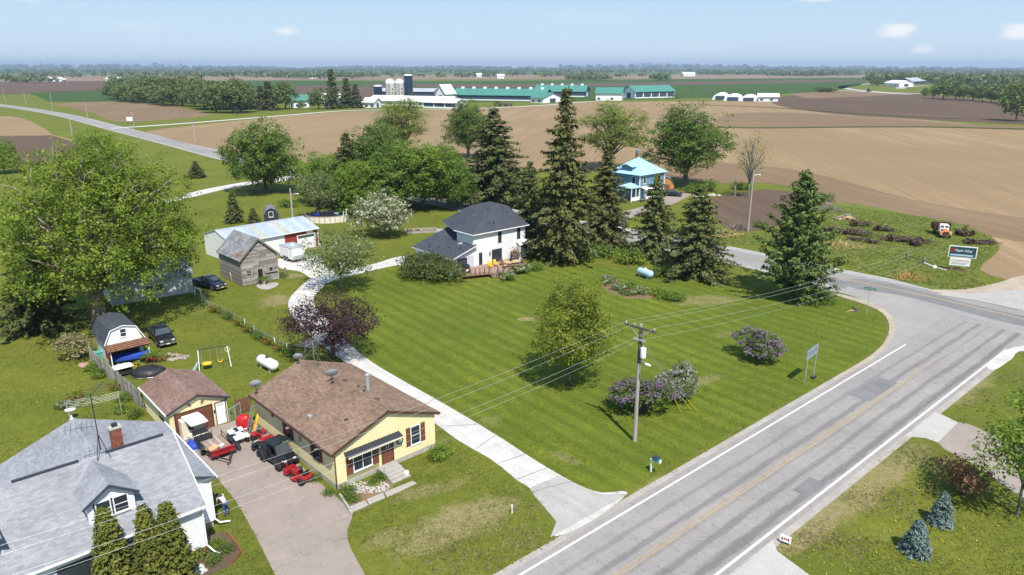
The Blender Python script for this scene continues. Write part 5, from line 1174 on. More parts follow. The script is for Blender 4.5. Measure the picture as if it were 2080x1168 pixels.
KRd=bush('redbush',34,1.9,1.7,2.9,n=200,per=9,leaf=.18,m='leaf_red'); plant(KRd,'red_shrub','reddish brown budding bush by the corner driveway','shrub',(1952,1001),rz=1,sc=(1.0,1.0,1.1))
KG=[bush('low_a',35,1.0,.9,.9,n=90,per=12,leaf=.13,spread=.16,m='leaf_bright',lumps=5),bush('low_b',36,1.0,.9,.8,n=90,per=12,leaf=.13,spread=.16,m='leaf_mid',lumps=5),bush('low_c',37,1.0,.9,.8,n=80,per=10,leaf=.12,spread=.15,m='leaf_mid',lumps=5,extra=[('bloom_white',.4,.1,.3)]),bush('low_d',38,1.0,.9,.8,n=80,per=10,leaf=.12,spread=.15,m='leaf_bright',lumps=5,extra=[('bloom_red',.16,.1,.3)])]
PL=[(1060,555,1.6,2,'white flowering bush at the right end of the deck'),(1032,568,1.5,2,'white flowering bush beside the deck stairs'),(1090,548,1.3,1,'low green bush at the shaded farmhouse corner'),(1055,505,1.6,0,None),
 (895,928,1.1,0,'clump of green leaves at the bungalow corner'),(706,1000,.7,1,'small dark bush in the stony bed at the wall'),(715,1016,.6,1,'creeping bush at the corner kerb of the stony bed'),(772,972,.7,1,'rounded bush beside the concrete steps'),(760,985,.5,0,'pale hosta in the stony bed'),
 (640,975,.55,1,'weeds growing along the bungalow foundation near the tractor'),(668,1003,.5,1,'weeds at the drive edge beside the bungalow'),(560,893,.5,1,None),
 (235,790,.95,3,'leafy clump against the grey fence with red flowers'),(210,765,1.0,0,'pale green clump behind the pink rock'),(258,812,.9,1,'dark leafy clump near the garage end of the fence'),(190,752,1.0,0,'green clump at the far end of the fence bed'),(252,838,.8,0,'clump beside the washing lines'),(275,846,.8,1,'clump at the garage wall corner'),(150,812,.9,3,'flower clump by the bird bath'),(130,828,.8,2,'white flowered clump left of the bird bath'),
 (440,1110,.6,0,'lime green clump in the brick edged bed'),(460,1118,.55,1,'dark tuft in the brick edged bed'),(405,1130,.8,3,'orange tinted clump at the white house wall'),(435,1140,.6,1,'tuft by the brick edging'),(395,1150,.5,2,None),(330,732,.8,3,'weedy clump at the end of the rubble heap'),
 (1225,520,2.6,1,'undergrowth at the foot of the tallest spruce'),(1285,535,2.4,0,'green undergrowth beside the pale blue tank'),(1345,560,2.0,1,'undergrowth under the spreading spruce'),(1180,530,2.4,1,'shaded undergrowth between two spruces'),(1640,615,2.2,1,'dark bush in the pine shadow'),(1672,612,1.9,1,'olive bush right of the pine trunk'),
 (1415,392,2.6,0,'green bush row by the blue house drive'),(1440,388,2.8,0,'green bush by the white rocks'),(1505,385,2.6,1,'green hedge at the field edge'),(1545,462,1.6,1,'scrub near the tall pole'),(1672,408,2.6,1,'scrub at the brush heap'),(585,420,2.2,1,'shrubs under the round ash tree'),(640,345,3.0,0,'sunlit bushes beyond the lane'),(255,610,1.4,0,'bright weeds at the workshop wall'),(300,588,1.6,0,'bright shrub beside the workshop end')]
for x,y,s,k,lab in PL:
    if lab: plant(KG[k],'garden_shrub',lab,'shrub',(x,y),sc=(s,s,s*1.05))
# ================= vehicles, furniture, people, poles =================
ZM=.046   # meadow sheet height
def head(p,q): a,b=G(*p),G(*q); return math.atan2(b.y-a.y,b.x-a.x)
def rrect(x,hw,z0,z1,r=.12,n=3,tum=0.0):
    """rounded car section at station x; tum = tumblehome at the top"""
    pts=[]
    for (cy_,cz,a0) in ((hw-r,z0+r,-90),(hw-r,z1-r,0),(-hw+r,z1-r,90),(-hw+r,z0+r,180)):
        for i in range(n+1):
            a=R(a0+90*i/n); y=cy_+r*math.cos(a); z=cz+r*math.sin(a); k=(z-z0)/max(.01,z1-z0); pts.append((x,y*(1-tum*k),z))
    return pts
def wheel(par,x,y,r,w,rim='metal_grey',name='wheel'):
    s=1 if y>0 else -1; wh=MB().lathe([(r*.62,-w/2),(r*.9,-w/2),(r,-w*.3),(r,w*.3),(r*.9,w/2),(r*.62,w/2)],16,Matrix.Translation((x,y,r))@Matrix.Rotation(R(90),4,'X')).build(name,'rubber',par,smooth=True)
    mb=MB().lathe([(r*.6,-w*.42),(r*.62,0),(r*.6,w*.42)],14,Matrix.Translation((x,y,r))@Matrix.Rotation(R(90),4,'X'))
    for k in range(5): a=k*2*math.pi/5; bar(mb,(x,y+s*w*.44,r),(x+r*.55*math.cos(a),y+s*w*.44,r+r*.55*math.sin(a)),.07,.03)
    mb.build('rim',rim,wh); return wh
mat('paint_black',(.012,.012,.016),.22,.1,2,spec=.6); mat('paint_navy',(.012,.018,.035),.2,.1,2,spec=.6); mat('chrome',(.55,.56,.58),.2,.05,2,metal=.9); mat('lamp_glass',(.6,.6,.58),.15,.05,2,spec=.6); mat('bed_liner',(.02,.02,.022),.8,.1,4); mat('red_lens',(.3,.01,.01),.2,.05,2)
def pickup(label,p,rz,paint,plate=True):
    t=thing('pickup_truck',label,'pickup truck',p,rz)   # +x is the front
    secs=[rrect(x,hw,z0,z1) for x,hw,z0,z1 in ((-2.72,.86,.45,1.0),(-2.66,.95,.40,1.06),(-1.0,.97,.36,1.06),(-.6,.97,.36,1.05),(1.1,.97,.36,1.05),(1.3,.96,.36,1.06),(2.3,.93,.38,.99),(2.62,.90,.40,.92),(2.70,.84,.44,.84))]
    MB().loft(secs).build('body',paint,t,smooth=True)
    # open bed: liner floor and rails proud of the body
    MB().box(-2.55,-.74,.70,-.70,.74,1.075).build('bed','bed_liner',t); mb=MB()
    for y in (-.95,.80): mb.box(-2.66,y,1.04,-.62,y+.15,1.14)
    mb.box(-2.70,-.93,1.04,-2.58,.93,1.14); mb.build('bed_rail',paint,t); 
    cab=MB().loft([rrect(-.62,.92,1.0,1.40,.1,3,.02),rrect(-.52,.90,1.0,1.74,.14,3,.16),rrect(.45,.90,1.0,1.80,.16,3,.17),rrect(.62,.90,1.0,1.74,.14,3,.17),rrect(1.22,.92,1.0,1.10,.05,3,.02)]).build('cab',paint,t,smooth=True)
    MB().prism([(.70,-.69,1.66),(.70,.69,1.66),(1.19,.78,1.14),(1.19,-.78,1.14)],(.03,0,.02)).build('windshield','windshield',t)
    MB().box(-.615,-.66,1.22,-.58,.66,1.6).build('rear_window','windshield',t)
    for s in (-1,1):
        MB().prism([(-.40,s*.905,1.16),(.30,s*.915,1.16),(.30,s*.80,1.62),(-.35,s*.80,1.62)],(0,s*.02,0)).build('side_window','windshield',t); MB().prism([(.38,s*.915,1.16),(1.02,s*.935,1.14),(.62,s*.81,1.60),(.38,s*.81,1.62)],(0,s*.02,0)).build('side_window','windshield',t)
        MB().cbox((.95,s*1.06,1.2),(.14,.2,.2)).build('mirror','black_plastic',t); MB().box(2.55,s*.62-.16,.70,2.72,s*.62+.16,.88).build('headlight','lamp_glass',t); MB().box(-2.74,s*.80-.08,.62,-2.66,s*.80+.08,.98).build('taillight','red_lens',t)
        MB().box(-.55,s*.975-.012,.75,.35,s*.975+.012,.77).build('trim_strip','metal_dark',t)
    g=MB().box(2.60,-.44,.60,2.735,.44,.88); g.build('grille','metal_dark',t); mb=MB().box(2.70,-.46,.86,2.75,.46,.90).box(2.70,-.46,.72,2.75,.46,.75).box(2.70,-.03,.60,2.75,.03,.88); mb.build('grille_bar','chrome',t)
    MB().box(2.55,-.92,.38,2.84,.92,.56).build('bumper','chrome',t,bevel=.03); MB().box(-2.86,-.90,.40,-2.70,.90,.56).build('bumper','chrome',t,bevel=.03)
    if plate: MB().box(2.845,-.16,.42,2.852,.16,.54).build('licence_plate','white_paint',t)
    for x in (-1.72,1.75):
        for s in (-1,1):
            MB().cyl((x,s*.98,.40),(x,s*.80,.40),.47,n=16).build('wheel_arch','black_plastic',t); wheel(t,x,s*.90,.38,.25)
    return t
h1=head((310,668),(348,706)); pickup('black pickup truck parked on grass beside the gambrel shed',(G(329,692)),h1,'paint_black').scale=(.92,.92,.95)
pickup('dark pickup truck in the shadow beside the weathered barn',G(427,584),head((402,571),(453,583)),'paint_navy').scale=(.92,.92,.95)
# car by the blue house
t=thing('parked_car','dark grey car parked on the drive beside the blue house','car',G(1366,398),R(-20))
MB().loft([rrect(x,hw,z0,z1) for x,hw,z0,z1 in ((-2.25,.75,.45,.85),(-2.1,.86,.35,.98),(-.8,.9,.3,1.0),(.8,.9,.3,.98),(1.8,.86,.32,.85),(2.2,.72,.42,.70))]).build('body','paint_navy',t,smooth=True)
MB().loft([rrect(-1.9,.78,.9,1.05,.05,3,.05),rrect(-1.2,.78,.9,1.46,.12,3,.16),rrect(.2,.78,.9,1.48,.12,3,.16),rrect(1.0,.8,.9,1.02,.05,3,.03)]).build('cabin','windshield',t,smooth=True); MB().loft([rrect(-1.15,.64,1.40,1.49,.04),rrect(.2,.64,1.42,1.50,.04)]).build('roof','paint_navy',t)
for x in (-1.4,1.35):
    for s in (-1,1): wheel(t,x,s*.82,.33,.2)
for s in (-1,1): MB().cbox((2.12,s*.55,.66),(.1,.28,.14)).build('headlight','lamp_glass',t)
# enclosed trailer
a,b,c=G(570,526),G(594,534.5),G(622.5,529); L_=(b-a).length; ang=math.atan2(b.y-a.y,b.x-a.x); W_=min(2.5,(c-b).length)
t=thing('cargo_trailer','white enclosed cargo trailer parked on gravel before the red shed','trailer',a+(b-a)*.5+(c-b)*.5,math.atan2((b-a).y,(b-a).x)); L_=min(4.2,L_+.2)
MB().box(-L_/2,-W_/2,.45,L_/2,W_/2,2.25).build('body','white_paint',t,bevel=.05)
MB().box(-L_/2-.03,-W_/2-.03,2.2,L_/2+.03,W_/2+.03,2.30).build('roof','galv',t,bevel=.03); MB().box(L_/2-.0,-W_/2+.04,.45,L_/2+.03,W_/2-.04,1.05).build('stone_guard','galv',t)
for x in (-.55,.25):
    for s in (-1,1): wheel(t,x,s*(W_/2-.02),.33,.2,'white_paint')
for s in (-1,1): MB().box(-1.0,s*(W_/2+.02)-.09,.66,.72,s*(W_/2+.02)+.09,.74).build('fender','metal_dark',t)
MB().box(-.2,-W_/2-.02,.6,.9,-W_/2+.002,2.0).build('side_door','trim_white',t); mb=MB(); bar(mb,(L_/2,-.7,.45),(L_/2+1.2,0,.45),.08,.1); bar(mb,(L_/2,.7,.45),(L_/2+1.2,0,.45),.08,.1); mb.tube([(L_/2+1.0,.1,.0),(L_/2+1.0,.1,.8)],.04,6); mb.build('drawbar','metal_dark',t)
for k,x in enumerate((-L_/2+.1,0,L_/2-.1)): MB().cbox((x,-W_/2-.01,2.12),(.1,.03,.05)).build('marker_light','red_lens',t)
MB().cbox((0,0,2.36),(.5,.5,.12)).build('roof_hatch','white_paint',t)
# propane tanks
def propane(label,p,rz,m,L=2.5,r=.5):
    t=thing('propane_tank',label,'propane tank',p,rz); pr=[(.02,-L/2-.28),(r*.55,-L/2-.2),(r*.88,-L/2-.06),(r,-L/2+.08),(r,L/2-.08),(r*.88,L/2+.06),(r*.55,L/2+.2),(.02,L/2+.28)]
    MB().lathe(pr,20,Matrix.Translation((0,0,r+.22))@Matrix.Rotation(R(90),4,'Y')).build('tank',m,t,smooth=True); MB().cyl((0,0,2*r+.17),(0,0,2*r+.36),.2,.17,12).build('valve_dome','metal_rust' if m=='white_paint' else 'white_paint',t)
    for x in (-L*.32,L*.32): MB().box(x-.12,-.38,0,x+.12,.38,.36).build('foot','foundation',t)
    return t
mat('tank_blue',(.38,.52,.62),.45,.12,2)
propane('white propane tank on the grass behind the brown roofed bungalow',(G(545,750)+Vector((0,0,0))),head((528,740),(562,757)),'white_paint'); propane('pale blue propane tank in tree shade by the lawn bed',G(1310,564),head((1294,556),(1328,567)),'tank_blue',2.3,.52)
# swing set
A,B=G(405.6,756),G(470,745); A2=A+Vector((.4,1.5,0)); d=(B-A); L_=d.length
t=thing('swing_set','metal playground swing frame with yellow round seat on the back lawn','swing set',A,math.atan2(d.y,d.x)); H_=2.0
for x,nm in ((0,1),(L_,-1)):
    for y in (0,1.5): MB().tube([(x,y,0),(x+.12*nm,.75,H_)],.04,7).build('leg','white_paint' if y==0 else 'metal_grey',t)
MB().tube([(.05,.75,H_),(L_-.05,.75,H_)],.045,8).build('top_bar','metal_dark',t)
for x,kind in ((.75,'disc'),(2.0,'u'),(2.75,'ring')):
    if kind=='disc':
        s_=MB().lathe([(.02,.0),(.42,.0),(.46,.04),(.42,.06),(.02,.03)],16,Matrix.Translation((x,.55,.55))).build('seat','yellow_plastic',t,smooth=True); mb=MB()
        for dx in (-.4,.4): mb.tube([(x+dx,.55,.6),(x+dx*.9,.75,H_)],.012,4)
    elif kind=='u':
        s_=MB().tube(smooth_path([(x-.2,.6,.75),(x-.16,.6,.52),(x+.16,.6,.52),(x+.2,.6,.75)],4),.05,6).build('seat','yellow_plastic',t); mb=MB()
        for dx in (-.2,.2): mb.tube([(x+dx,.6,.75),(x+dx,.75,H_)],.012,4)
    else:
        s_=MB().tube([(x+.22*math.cos(k*.524),.75,1.6+.2*math.sin(k*.524)) for k in range(13)],.03,6).build('ring_seat','cream',t); mb=MB().tube([(x,.75,1.8),(x,.75,H_)],.012,4)
    mb.build('chain','galv',s_)
MB().prism([(-.6,-.2,.0),(-.1,-.2,.9),(-.05,-.2,.95),(-.05,-.2,1.05),(-.75,-.2,.05)],(0,.5,0)).build('slide','tank_blue',t)
# ---- things on the asphalt drive
gm=lambda u,v:Matrix.Translation((GF[0],GF[1],0))@Matrix.Rotation(R(GF[2]),4,'Z')@Vector((u,v,0))
for u0,lab in ((.55,'left cream metal cabinet before the open brown garage door'),(1.42,'right cream metal cabinet touching its twin before the garage')):
    q=gm(u0+.4,-.55); t=thing('cabinet',lab,'cabinet',q,R(GF[2])); MB().box(-.41,-.36,.02,.41,.36,1.62).build('body','cream',t,bevel=.03); MB().box(-.39,-.385,.55,.39,-.36,1.6).build('door','cream',t,bevel=.01); MB().box(-.39,-.385,.06,.39,-.36,.52).build('door','cream',t,bevel=.01); MB().box(.30,-.41,.8,.33,-.385,1.2).build('handle','metal_grey',t)
ta=Vector((-23.07,50.0,0)); hd=math.atan2(-2.35,2.03)
def cart_wheels(t,xs,y,r,w,rim='metal_grey'):
    for x in xs:
        for s in (-1,1): wheel(t,x,s*y,r,w,rim)
t=thing('utility_trailer','flat utility trailer with wooden plank floor and red front rail','trailer',(-22.55,48.72,0),hd)
for k in range(9): MB().box(-1.45,-.83+k*.185,.50,1.42,-.83+k*.185+.175,.54).build('floor_plank','wood_deck' if k%3 else 'wood_grey_b',t)
mb=MB(); 
for y in (-.9,.9): bar(mb,(-1.5,y,.46),(1.5,y,.46),.06,.08); bar(mb,(-1.5,y,.85),(1.5,y,.85),.04,.04); bar(mb,(1.45,y,.45),(1.45,y,.9),.05,.05); bar(mb,(-1.45,y,.45),(-1.45,y,.9),.05,.05)
mb.build('frame','metal_dark',t); MB().box(1.46,-.9,.42,1.54,.9,.82).build('front_rail','red_paint',t); MB().box(1.42,-.88,.84,1.62,.88,.90).build('front_rail','red_paint',t)
mb=MB(); bar(mb,(1.5,-.6,.4),(2.7,0,.4),.07,.08); bar(mb,(1.5,.6,.4),(2.7,0,.4),.07,.08); mb.build('drawbar','metal_dark',t); cart_wheels(t,(-.1,),1.05,.34,.22)
for s in (-1,1): MB().prism([(-.6,s*1.05-.14,.62),(-.35,s*1.05-.14,.78),(.15,s*1.05-.14,.78),(.4,s*1.05-.14,.62)],(0,.28,0)).build('fender','black_plastic',t)
MB().tube([(2.6,.05,0.0),(2.6,.05,.65)],.04,6).build('jack','metal_dark',t); wheel(t,2.62,-.12,.12,.08)
q=Matrix.Translation((-22.55,48.72,0))@Matrix.Rotation(hd,4,'Z')
def small(name,label,cat,loc,rz,build):
    t=thing(name,label,cat,loc,rz); build(t); return t
mat('cardboard',(.50,.33,.17),.8,.15,3); mat('plastic_white',(.78,.78,.76),.4,.04,3); mat('teal',(.10,.32,.30),.5,.1,3)
def bx(t): MB().box(-.3,-.25,0,.3,.25,.22).build('box','cardboard',t); mb=MB(); mb.prism([(-.3,-.25,.22),(.3,-.25,.22),(.34,-.45,.27),(-.34,-.45,.27)],(0,0,.01)).prism([(-.3,.25,.22),(.3,.25,.22),(.34,.42,.3),(-.34,.42,.3)],(0,0,.01)); mb.build('flap','cardboard',t)
small('cardboard_box','open cardboard box lying on the plank trailer','box',q@Vector((.75,-.55,.545)),hd+.4,bx)
def pail(t): MB().lathe([(.15,0),(.19,.34),(.2,.36),(.18,.36),(.15,.05),(.01,.04)],14).build('bucket','plastic_white',t,smooth=True); MB().tube([(-.2,0,.34),(0,-.12,.5),(.2,0,.34)],.01,4).build('handle','metal_grey',t)
small('bucket','white plastic bucket on the plank trailer','bucket',q@Vector((.95,.1,.545)),0,pail)
# golf cart with a cream canopy
t=thing('golf_cart','cream roofed golf cart with dark roll frame in front of the garage','golf cart',(-24.85,50.55,0),hd+math.pi+.05)
MB().loft([rrect(x,hw,z0,z1,.08) for x,hw,z0,z1 in ((-1.2,.5,.35,.75),(-1.1,.6,.25,.85),(-.3,.62,.22,.6),(.3,.62,.22,.42),(.7,.6,.22,.8),(1.2,.55,.25,.78),(1.3,.45,.35,.6))]).build('body','cream',t,smooth=True)
MB().box(-.75,-.55,.6,-.2,.55,.78).build('seat','cream',t,bevel=.05); MB().box(-.9,-.55,.78,-.72,.55,1.25).build('backrest','metal_dark',t,bevel=.05); MB().loft([rrect(-1.1,.66,1.72,1.79,.03),rrect(0,.69,1.75,1.84,.03),rrect(1.0,.66,1.72,1.79,.03)]).build('canopy','plastic_white',t,smooth=True)
mb=MB()
for s in (-1,1): mb.tube([(-.95,s*.58,.7),(-1.0,s*.6,1.74)],.03,6).tube([(.75,s*.56,.75),(.6,s*.6,1.74)],.03,6)
mb.build('canopy_post','metal_dark',t); mb=MB().tube([(.45,.25,.8),(.25,.25,1.0)],.02,5); mb.lathe([(.16,-.015),(.19,0),(.16,.015)],14,Matrix.Translation((.25,.25,1.0))@Matrix.Rotation(R(-50),4,'Y')); mb.build('steering_wheel','metal_dark',t); cart_wheels(t,(-.8,.85),.55,.24,.2)
MB().box(-1.7,-.62,.45,-1.15,.62,.85).build('rear_tray','metal_dark',t); mb=MB().tube([(-1.65,-.6,.85),(-1.65,-.6,1.4),(-1.65,.6,1.4),(-1.65,.6,.85)],.03,6).tube([(-1.65,-.2,.85),(-1.65,-.2,1.4)],.025,6).tube([(-1.65,.2,.85),(-1.65,.2,1.4)],.025,6); mb.build('roll_frame','metal_dark',t)
def tarp(name,label,cat,loc,rz,rx,ry,h,m,seed,k=.25,n=22,cords=True):
    r=random.Random(seed); t=thing(name,label,cat,loc,rz); secs=[]
    prof=((1.0,0),(1.02,.12),(.98,.45),(.86,.78),(.60,.95),(.25,1.0))
    rad=[1+r.uniform(-k,k)*.35 for _ in range(n)]
    for i,(f,z) in enumerate(prof): secs.append([(rx*f*rad[j]*(1+r.uniform(-.04,.04))*math.cos(6.2832*j/n),ry*f*rad[j]*(1+r.uniform(-.04,.04))*math.sin(6.2832*j/n),h*z*(1+r.uniform(-.08,.08)*(i>1))) for j in range(n)])
    MB().loft(secs).build('cover',m,t,smooth='all')
    if cords: MB().tube([(p[0]*1.02,p[1]*1.02,p[2]+.02) for p in secs[1]]+[(secs[1][0][0]*1.02,secs[1][0][1]*1.02,secs[1][0][2]+.02)],.018,4).build('cord','metal_grey',t)
    return t
mat('tarp_black',(.02,.02,.023),.5,.2,3,bump=.7,bscale=6,spec=.4); mat('tarp_red',(.42,.018,.02),.4,.12,3,bump=.4,bscale=6)
tarp('tarp_bundle','blue tarpaulin bundle beside the golf cart','tarp',(-24.6,49.2,0),hd,.75,.4,.55,'blue_tarp',3); tarp('trash_bag','black sack lying along the right side of the plank trailer','bag',(-21.35,49.35,0),hd,.95,.26,.5,'tarp_black',4)
tarp('red_covered_mower','machine under a glossy red cover by the bungalow corner','covered machine',(-21.75,52.35,0),.3,.62,.5,1.15,'tarp_red',5); tarp('covered_pool','black tarpaulin covered round tub behind the yellow garage','covered tub',G(302,760),.2,1.5,1.15,.75,'tarp_black',6)
# quad bikes
def quad(label,p,rz,m,name='quad_bike'):
    t=thing(name,label,'quad bike',p,rz); MB().loft([rrect(x,hw,z0,z1,.07) for x,hw,z0,z1 in ((-.85,.3,.5,.68),(-.7,.38,.42,.74),(-.1,.2,.4,.78),(.35,.2,.4,.82),(.65,.38,.45,.76),(.9,.25,.5,.66))]).build('body',m,t,smooth=True)
    for x in (-.62,.66):
        for s in (-1,1): MB().loft([rrect(x-.34,.13,.55,.60,.03),rrect(x-.15,.15,.66,.72,.03),rrect(x+.15,.15,.66,.72,.03),rrect(x+.34,.13,.55,.60,.03)]).build('fender',m,t).location=(0,s*.42,0)
    cart_wheels(t,(-.62,.66),.45,.28,.24,'metal_dark'); MB().loft([rrect(-.6,.15,.74,.84,.04),rrect(-.1,.12,.76,.85,.04),rrect(.1,.08,.76,.82,.04)]).build('seat','black_plastic',t,smooth=True)
    MB().tube([(.3,-.4,1.0),(.4,-.1,.98),(.4,.1,.98),(.3,.4,1.0)],.022,6).build('handlebar','metal_dark',t); mb=MB()
    for k in range(4): mb.tube([(.55+.1*k,-.3,.84),(.55+.1*k,.3,.84)],.012,4).tube([(-.9+.1*k,-.3,.8),(-.9+.1*k,.3,.8)],.012,4)
    mb.build('rack','metal_grey',t); return t
quad('white and grey quad bike parked right of the plank trailer',(-21.5,50.35,0),hd,'plastic_white')
ym=lambda u,v:Mx@Vector((u,v,0)); YR=R(YF[2])
quad('red quad bike parked against the bungalow wall',ym(-.85,9.9),YR+R(-88),'red_paint')
quad('dark quad bike squeezed behind the black roofed side-by-side',ym(-1.6,8.5),YR+R(-95),'paint_black').scale=(.85,.85,.85)
# side by side
t=thing('utility_vehicle','black side-by-side utility vehicle with roof parked along the bungalow','utility vehicle',ym(-1.25,6.15),YR+R(-84))
MB().loft([rrect(x,hw,z0,z1,.09) for x,hw,z0,z1 in ((-1.5,.6,.5,.95),(-1.4,.7,.4,1.0),(-.5,.72,.34,.95),(-.4,.72,.34,.55),(.35,.72,.34,.55),(.5,.72,.34,1.0),(1.1,.68,.38,.98),(1.45,.58,.42,.82),(1.55,.45,.5,.7))]).build('body','paint_black',t,smooth=True)
MB().box(-1.45,-.62,1.0,-.55,.62,1.16).build('cargo_box','black_plastic',t); MB().loft([rrect(-.75,.66,1.74,1.80,.03),rrect(-.1,.70,1.78,1.86,.03),rrect(.45,.66,1.74,1.80,.03)]).build('roof','black_plastic',t,smooth=True)
mb=MB()
for s in (-1,1): mb.tube([(-.6,s*.66,.95),(-.62,s*.62,1.76)],.03,6).tube([(.85,s*.62,1.0),(.4,s*.6,1.76)],.03,6)
mb.build('roll_cage','metal_dark',t); MB().prism([(.78,-.55,1.05),(.78,.55,1.05),(.46,.52,1.7),(.46,-.52,1.7)],(.02,0,.01)).build('windshield','windshield',t)
for s in (-1,1): MB().box(-.3,s*.32-.26,.55,.1,s*.32+.26,.72).build('seat','black_plastic',t,bevel=.04); MB().box(-.42,s*.32-.25,.7,-.28,s*.32+.25,1.25).build('backrest','black_plastic',t,bevel=.04); MB().cbox((1.47,s*.38,.78),(.12,.2,.1)).build('headlight','lamp_glass',t)
cart_wheels(t,(-1.0,1.05),.72,.33,.27,'metal_dark'); MB().cbox((.55,.62,1.35),(.05,.18,.22)).build('mirror','yellow_plastic',t)
# lawn tractor
t=thing('lawn_tractor','red lawn tractor with black seat at the driveway edge','lawn tractor',ym(-1.25,2.75),YR+R(100))
MB().loft([rrect(x,hw,z0,z1,.07) for x,hw,z0,z1 in ((.1,.28,.35,.78),(.5,.28,.3,.82),(.95,.26,.32,.76),(1.05,.2,.4,.66))]).build('hood','red_paint',t,smooth=True); MB().loft([rrect(-.8,.34,.42,.5,.03),rrect(-.7,.44,.42,.66,.05),rrect(-.25,.44,.42,.66,.05),rrect(-.1,.4,.32,.4,.03),rrect(.2,.4,.30,.36,.03)]).build('rear_fender','red_paint',t,smooth=True)
MB().box(-.62,-.22,.66,-.2,.22,.76).build('seat','black_plastic',t,bevel=.04); MB().box(-.70,-.22,.76,-.60,.22,1.05).build('backrest','black_plastic',t,bevel=.04); mb=MB().tube([(.18,0,.75),(.02,0,.98)],.02,5); mb.lathe([(.15,-.012),(.18,0),(.15,.012)],14,Matrix.Translation((.02,0,.98))@Matrix.Rotation(R(-45),4,'Y')); mb.build('steering_wheel','metal_dark',t)
for s in (-1,1): wheel(t,-.5,s*.44,.27,.26,'metal_dark'); wheel(t,.72,s*.34,.19,.16,'metal_grey')
MB().loft([rrect(.0,.5,.14,.28,.05),rrect(.3,.58,.12,.3,.05),rrect(.62,.5,.14,.26,.05)]).build('mower_deck','red_paint',t,smooth=True); MB().box(1.08,-.45,.18,1.5,.45,.62).build('front_box','red_paint',t,bevel=.04); MB().tube([(1.15,.3,.6),(1.15,.3,1.1)],.06,6).build('chute','red_paint',t)
# leaning boards and little gate at the bungalow corner
t=thing('ladder','grey ladder leaning at the rear corner of the bungalow','ladder',ym(-.5,12.0),YR)
mb=MB()
for x in (-.2,.2): bar(mb,(-.6,x,0),(.08,x,2.3),.05,.08)
mb.build('rail','metal_grey',t); mb=MB()
for k in range(8): f=(k+.5)/8; bar(mb,(-.6+.68*f,-.2,2.3*f),(-.6+.68*f,.2,2.3*f),.04,.03)
mb.build('rung','metal_grey',t)
t=thing('paddle_board','yellow board leaning beside the grey ladder','board',ym(-.5,11.35),YR); MB().prism([(-.5,-.2,0),(-.5,.2,0),(.02,.18,1.5),(.05,0,1.7),(.02,-.18,1.5)],(.05,0,.03)).build('board','yellow_plastic',t); MB().tube([(-.2,0,.95),(-.1,0,1.2)],.02,5).build('grip','metal_dark',t)
t=thing('wooden_gate','brown wooden gate panel between garage and bungalow','gate',G(497,838),R(43))
for k in range(7): MB().box(-.55+k*.15,-.02,.1,-.55+k*.15+.14,.02,1.35).build('board','wood_brown',t)
mb=MB().box(-.58,.02,.3,.55,.06,.4).box(-.58,.02,1.05,.55,.06,1.15); mb.build('rail','wood_brown',t)
for x in (-.65,.62): MB().box(x-.05,-.05,0,x+.05,.05,1.5).build('post','wood_brown',t)
t=thing('wire_fence','short chain wire fence linking garage to the brown gate','fence',G(468,856),head((468,856),(490,842))); L_=(G(490,842)-G(468,856)).length
mb=MB(); mb.tube([(0,0,1.1),(L_,0,1.1)],.03,6); mb.build('top_rail','galv',t)
for k in range(3): MB().tube([(L_*k/2,0,0),(L_*k/2,0,1.15)],.035,6).build('post','galv',t)
mb=MB()
for k in range(14): x=L_*k/14; mb.tube([(x,0,.05),(x+L_/14,0,1.08)],.006,3).tube([(x+L_/14,0,.05),(x,0,1.08)],.006,3)
mb.build('wire_mesh','galv',t,kind='stuff')
# ---- wooden board fence from the garage into the yard
FP=[G(*p) for p in ((291,832),(268,812),(243,790),(222,770),(203,756),(184,733))]
t=thing('board_fence','weathered grey board fence running from the garage to the yard end','fence',FP[0])
r=random.Random(31); pm=D.meshes.new('x'); k=0; shared=[MB().prism([(-.07,-.012,.03),(.07,-.012,.03),(.07,-.012,1.62),(.0,-.012,1.68),(-.07,-.012,1.62)],(0,.024,0)).mesh('fence_board',m) for m in ('wood_grey','wood_grey_b','wood_grey_c')]; D.meshes.remove(pm)
for a,b in zip(FP[:-1],FP[1:]):
    d=b-a; n=int(d.length/.165); ang=math.atan2(d.y,d.x)
    for i in range(n):
        if r.random()<.03: continue
        o=inst('board',r.choice(shared),t,a+d*((i+.5)/n)-FP[0],ang); o.scale=(1,1,r.uniform(.96,1.05)); o.rotation_euler=(r.uniform(-.02,.02),r.uniform(-.025,.025),ang)
    nn=Vector((-d.y,d.x,0)).normalized()*-.06
    mb=MB()
    for z in (.4,1.25): bar(mb,a-FP[0]+nn+Vector((0,0,z)),b-FP[0]+nn+Vector((0,0,z)),.05,.09)
    mb.build('rail','wood_grey_c',t); p=a-FP[0]+nn*1.4; MB().cbox((p.x,p.y,.88),(.1,.1,1.8),ang).build('post','wood_grey_c',t)
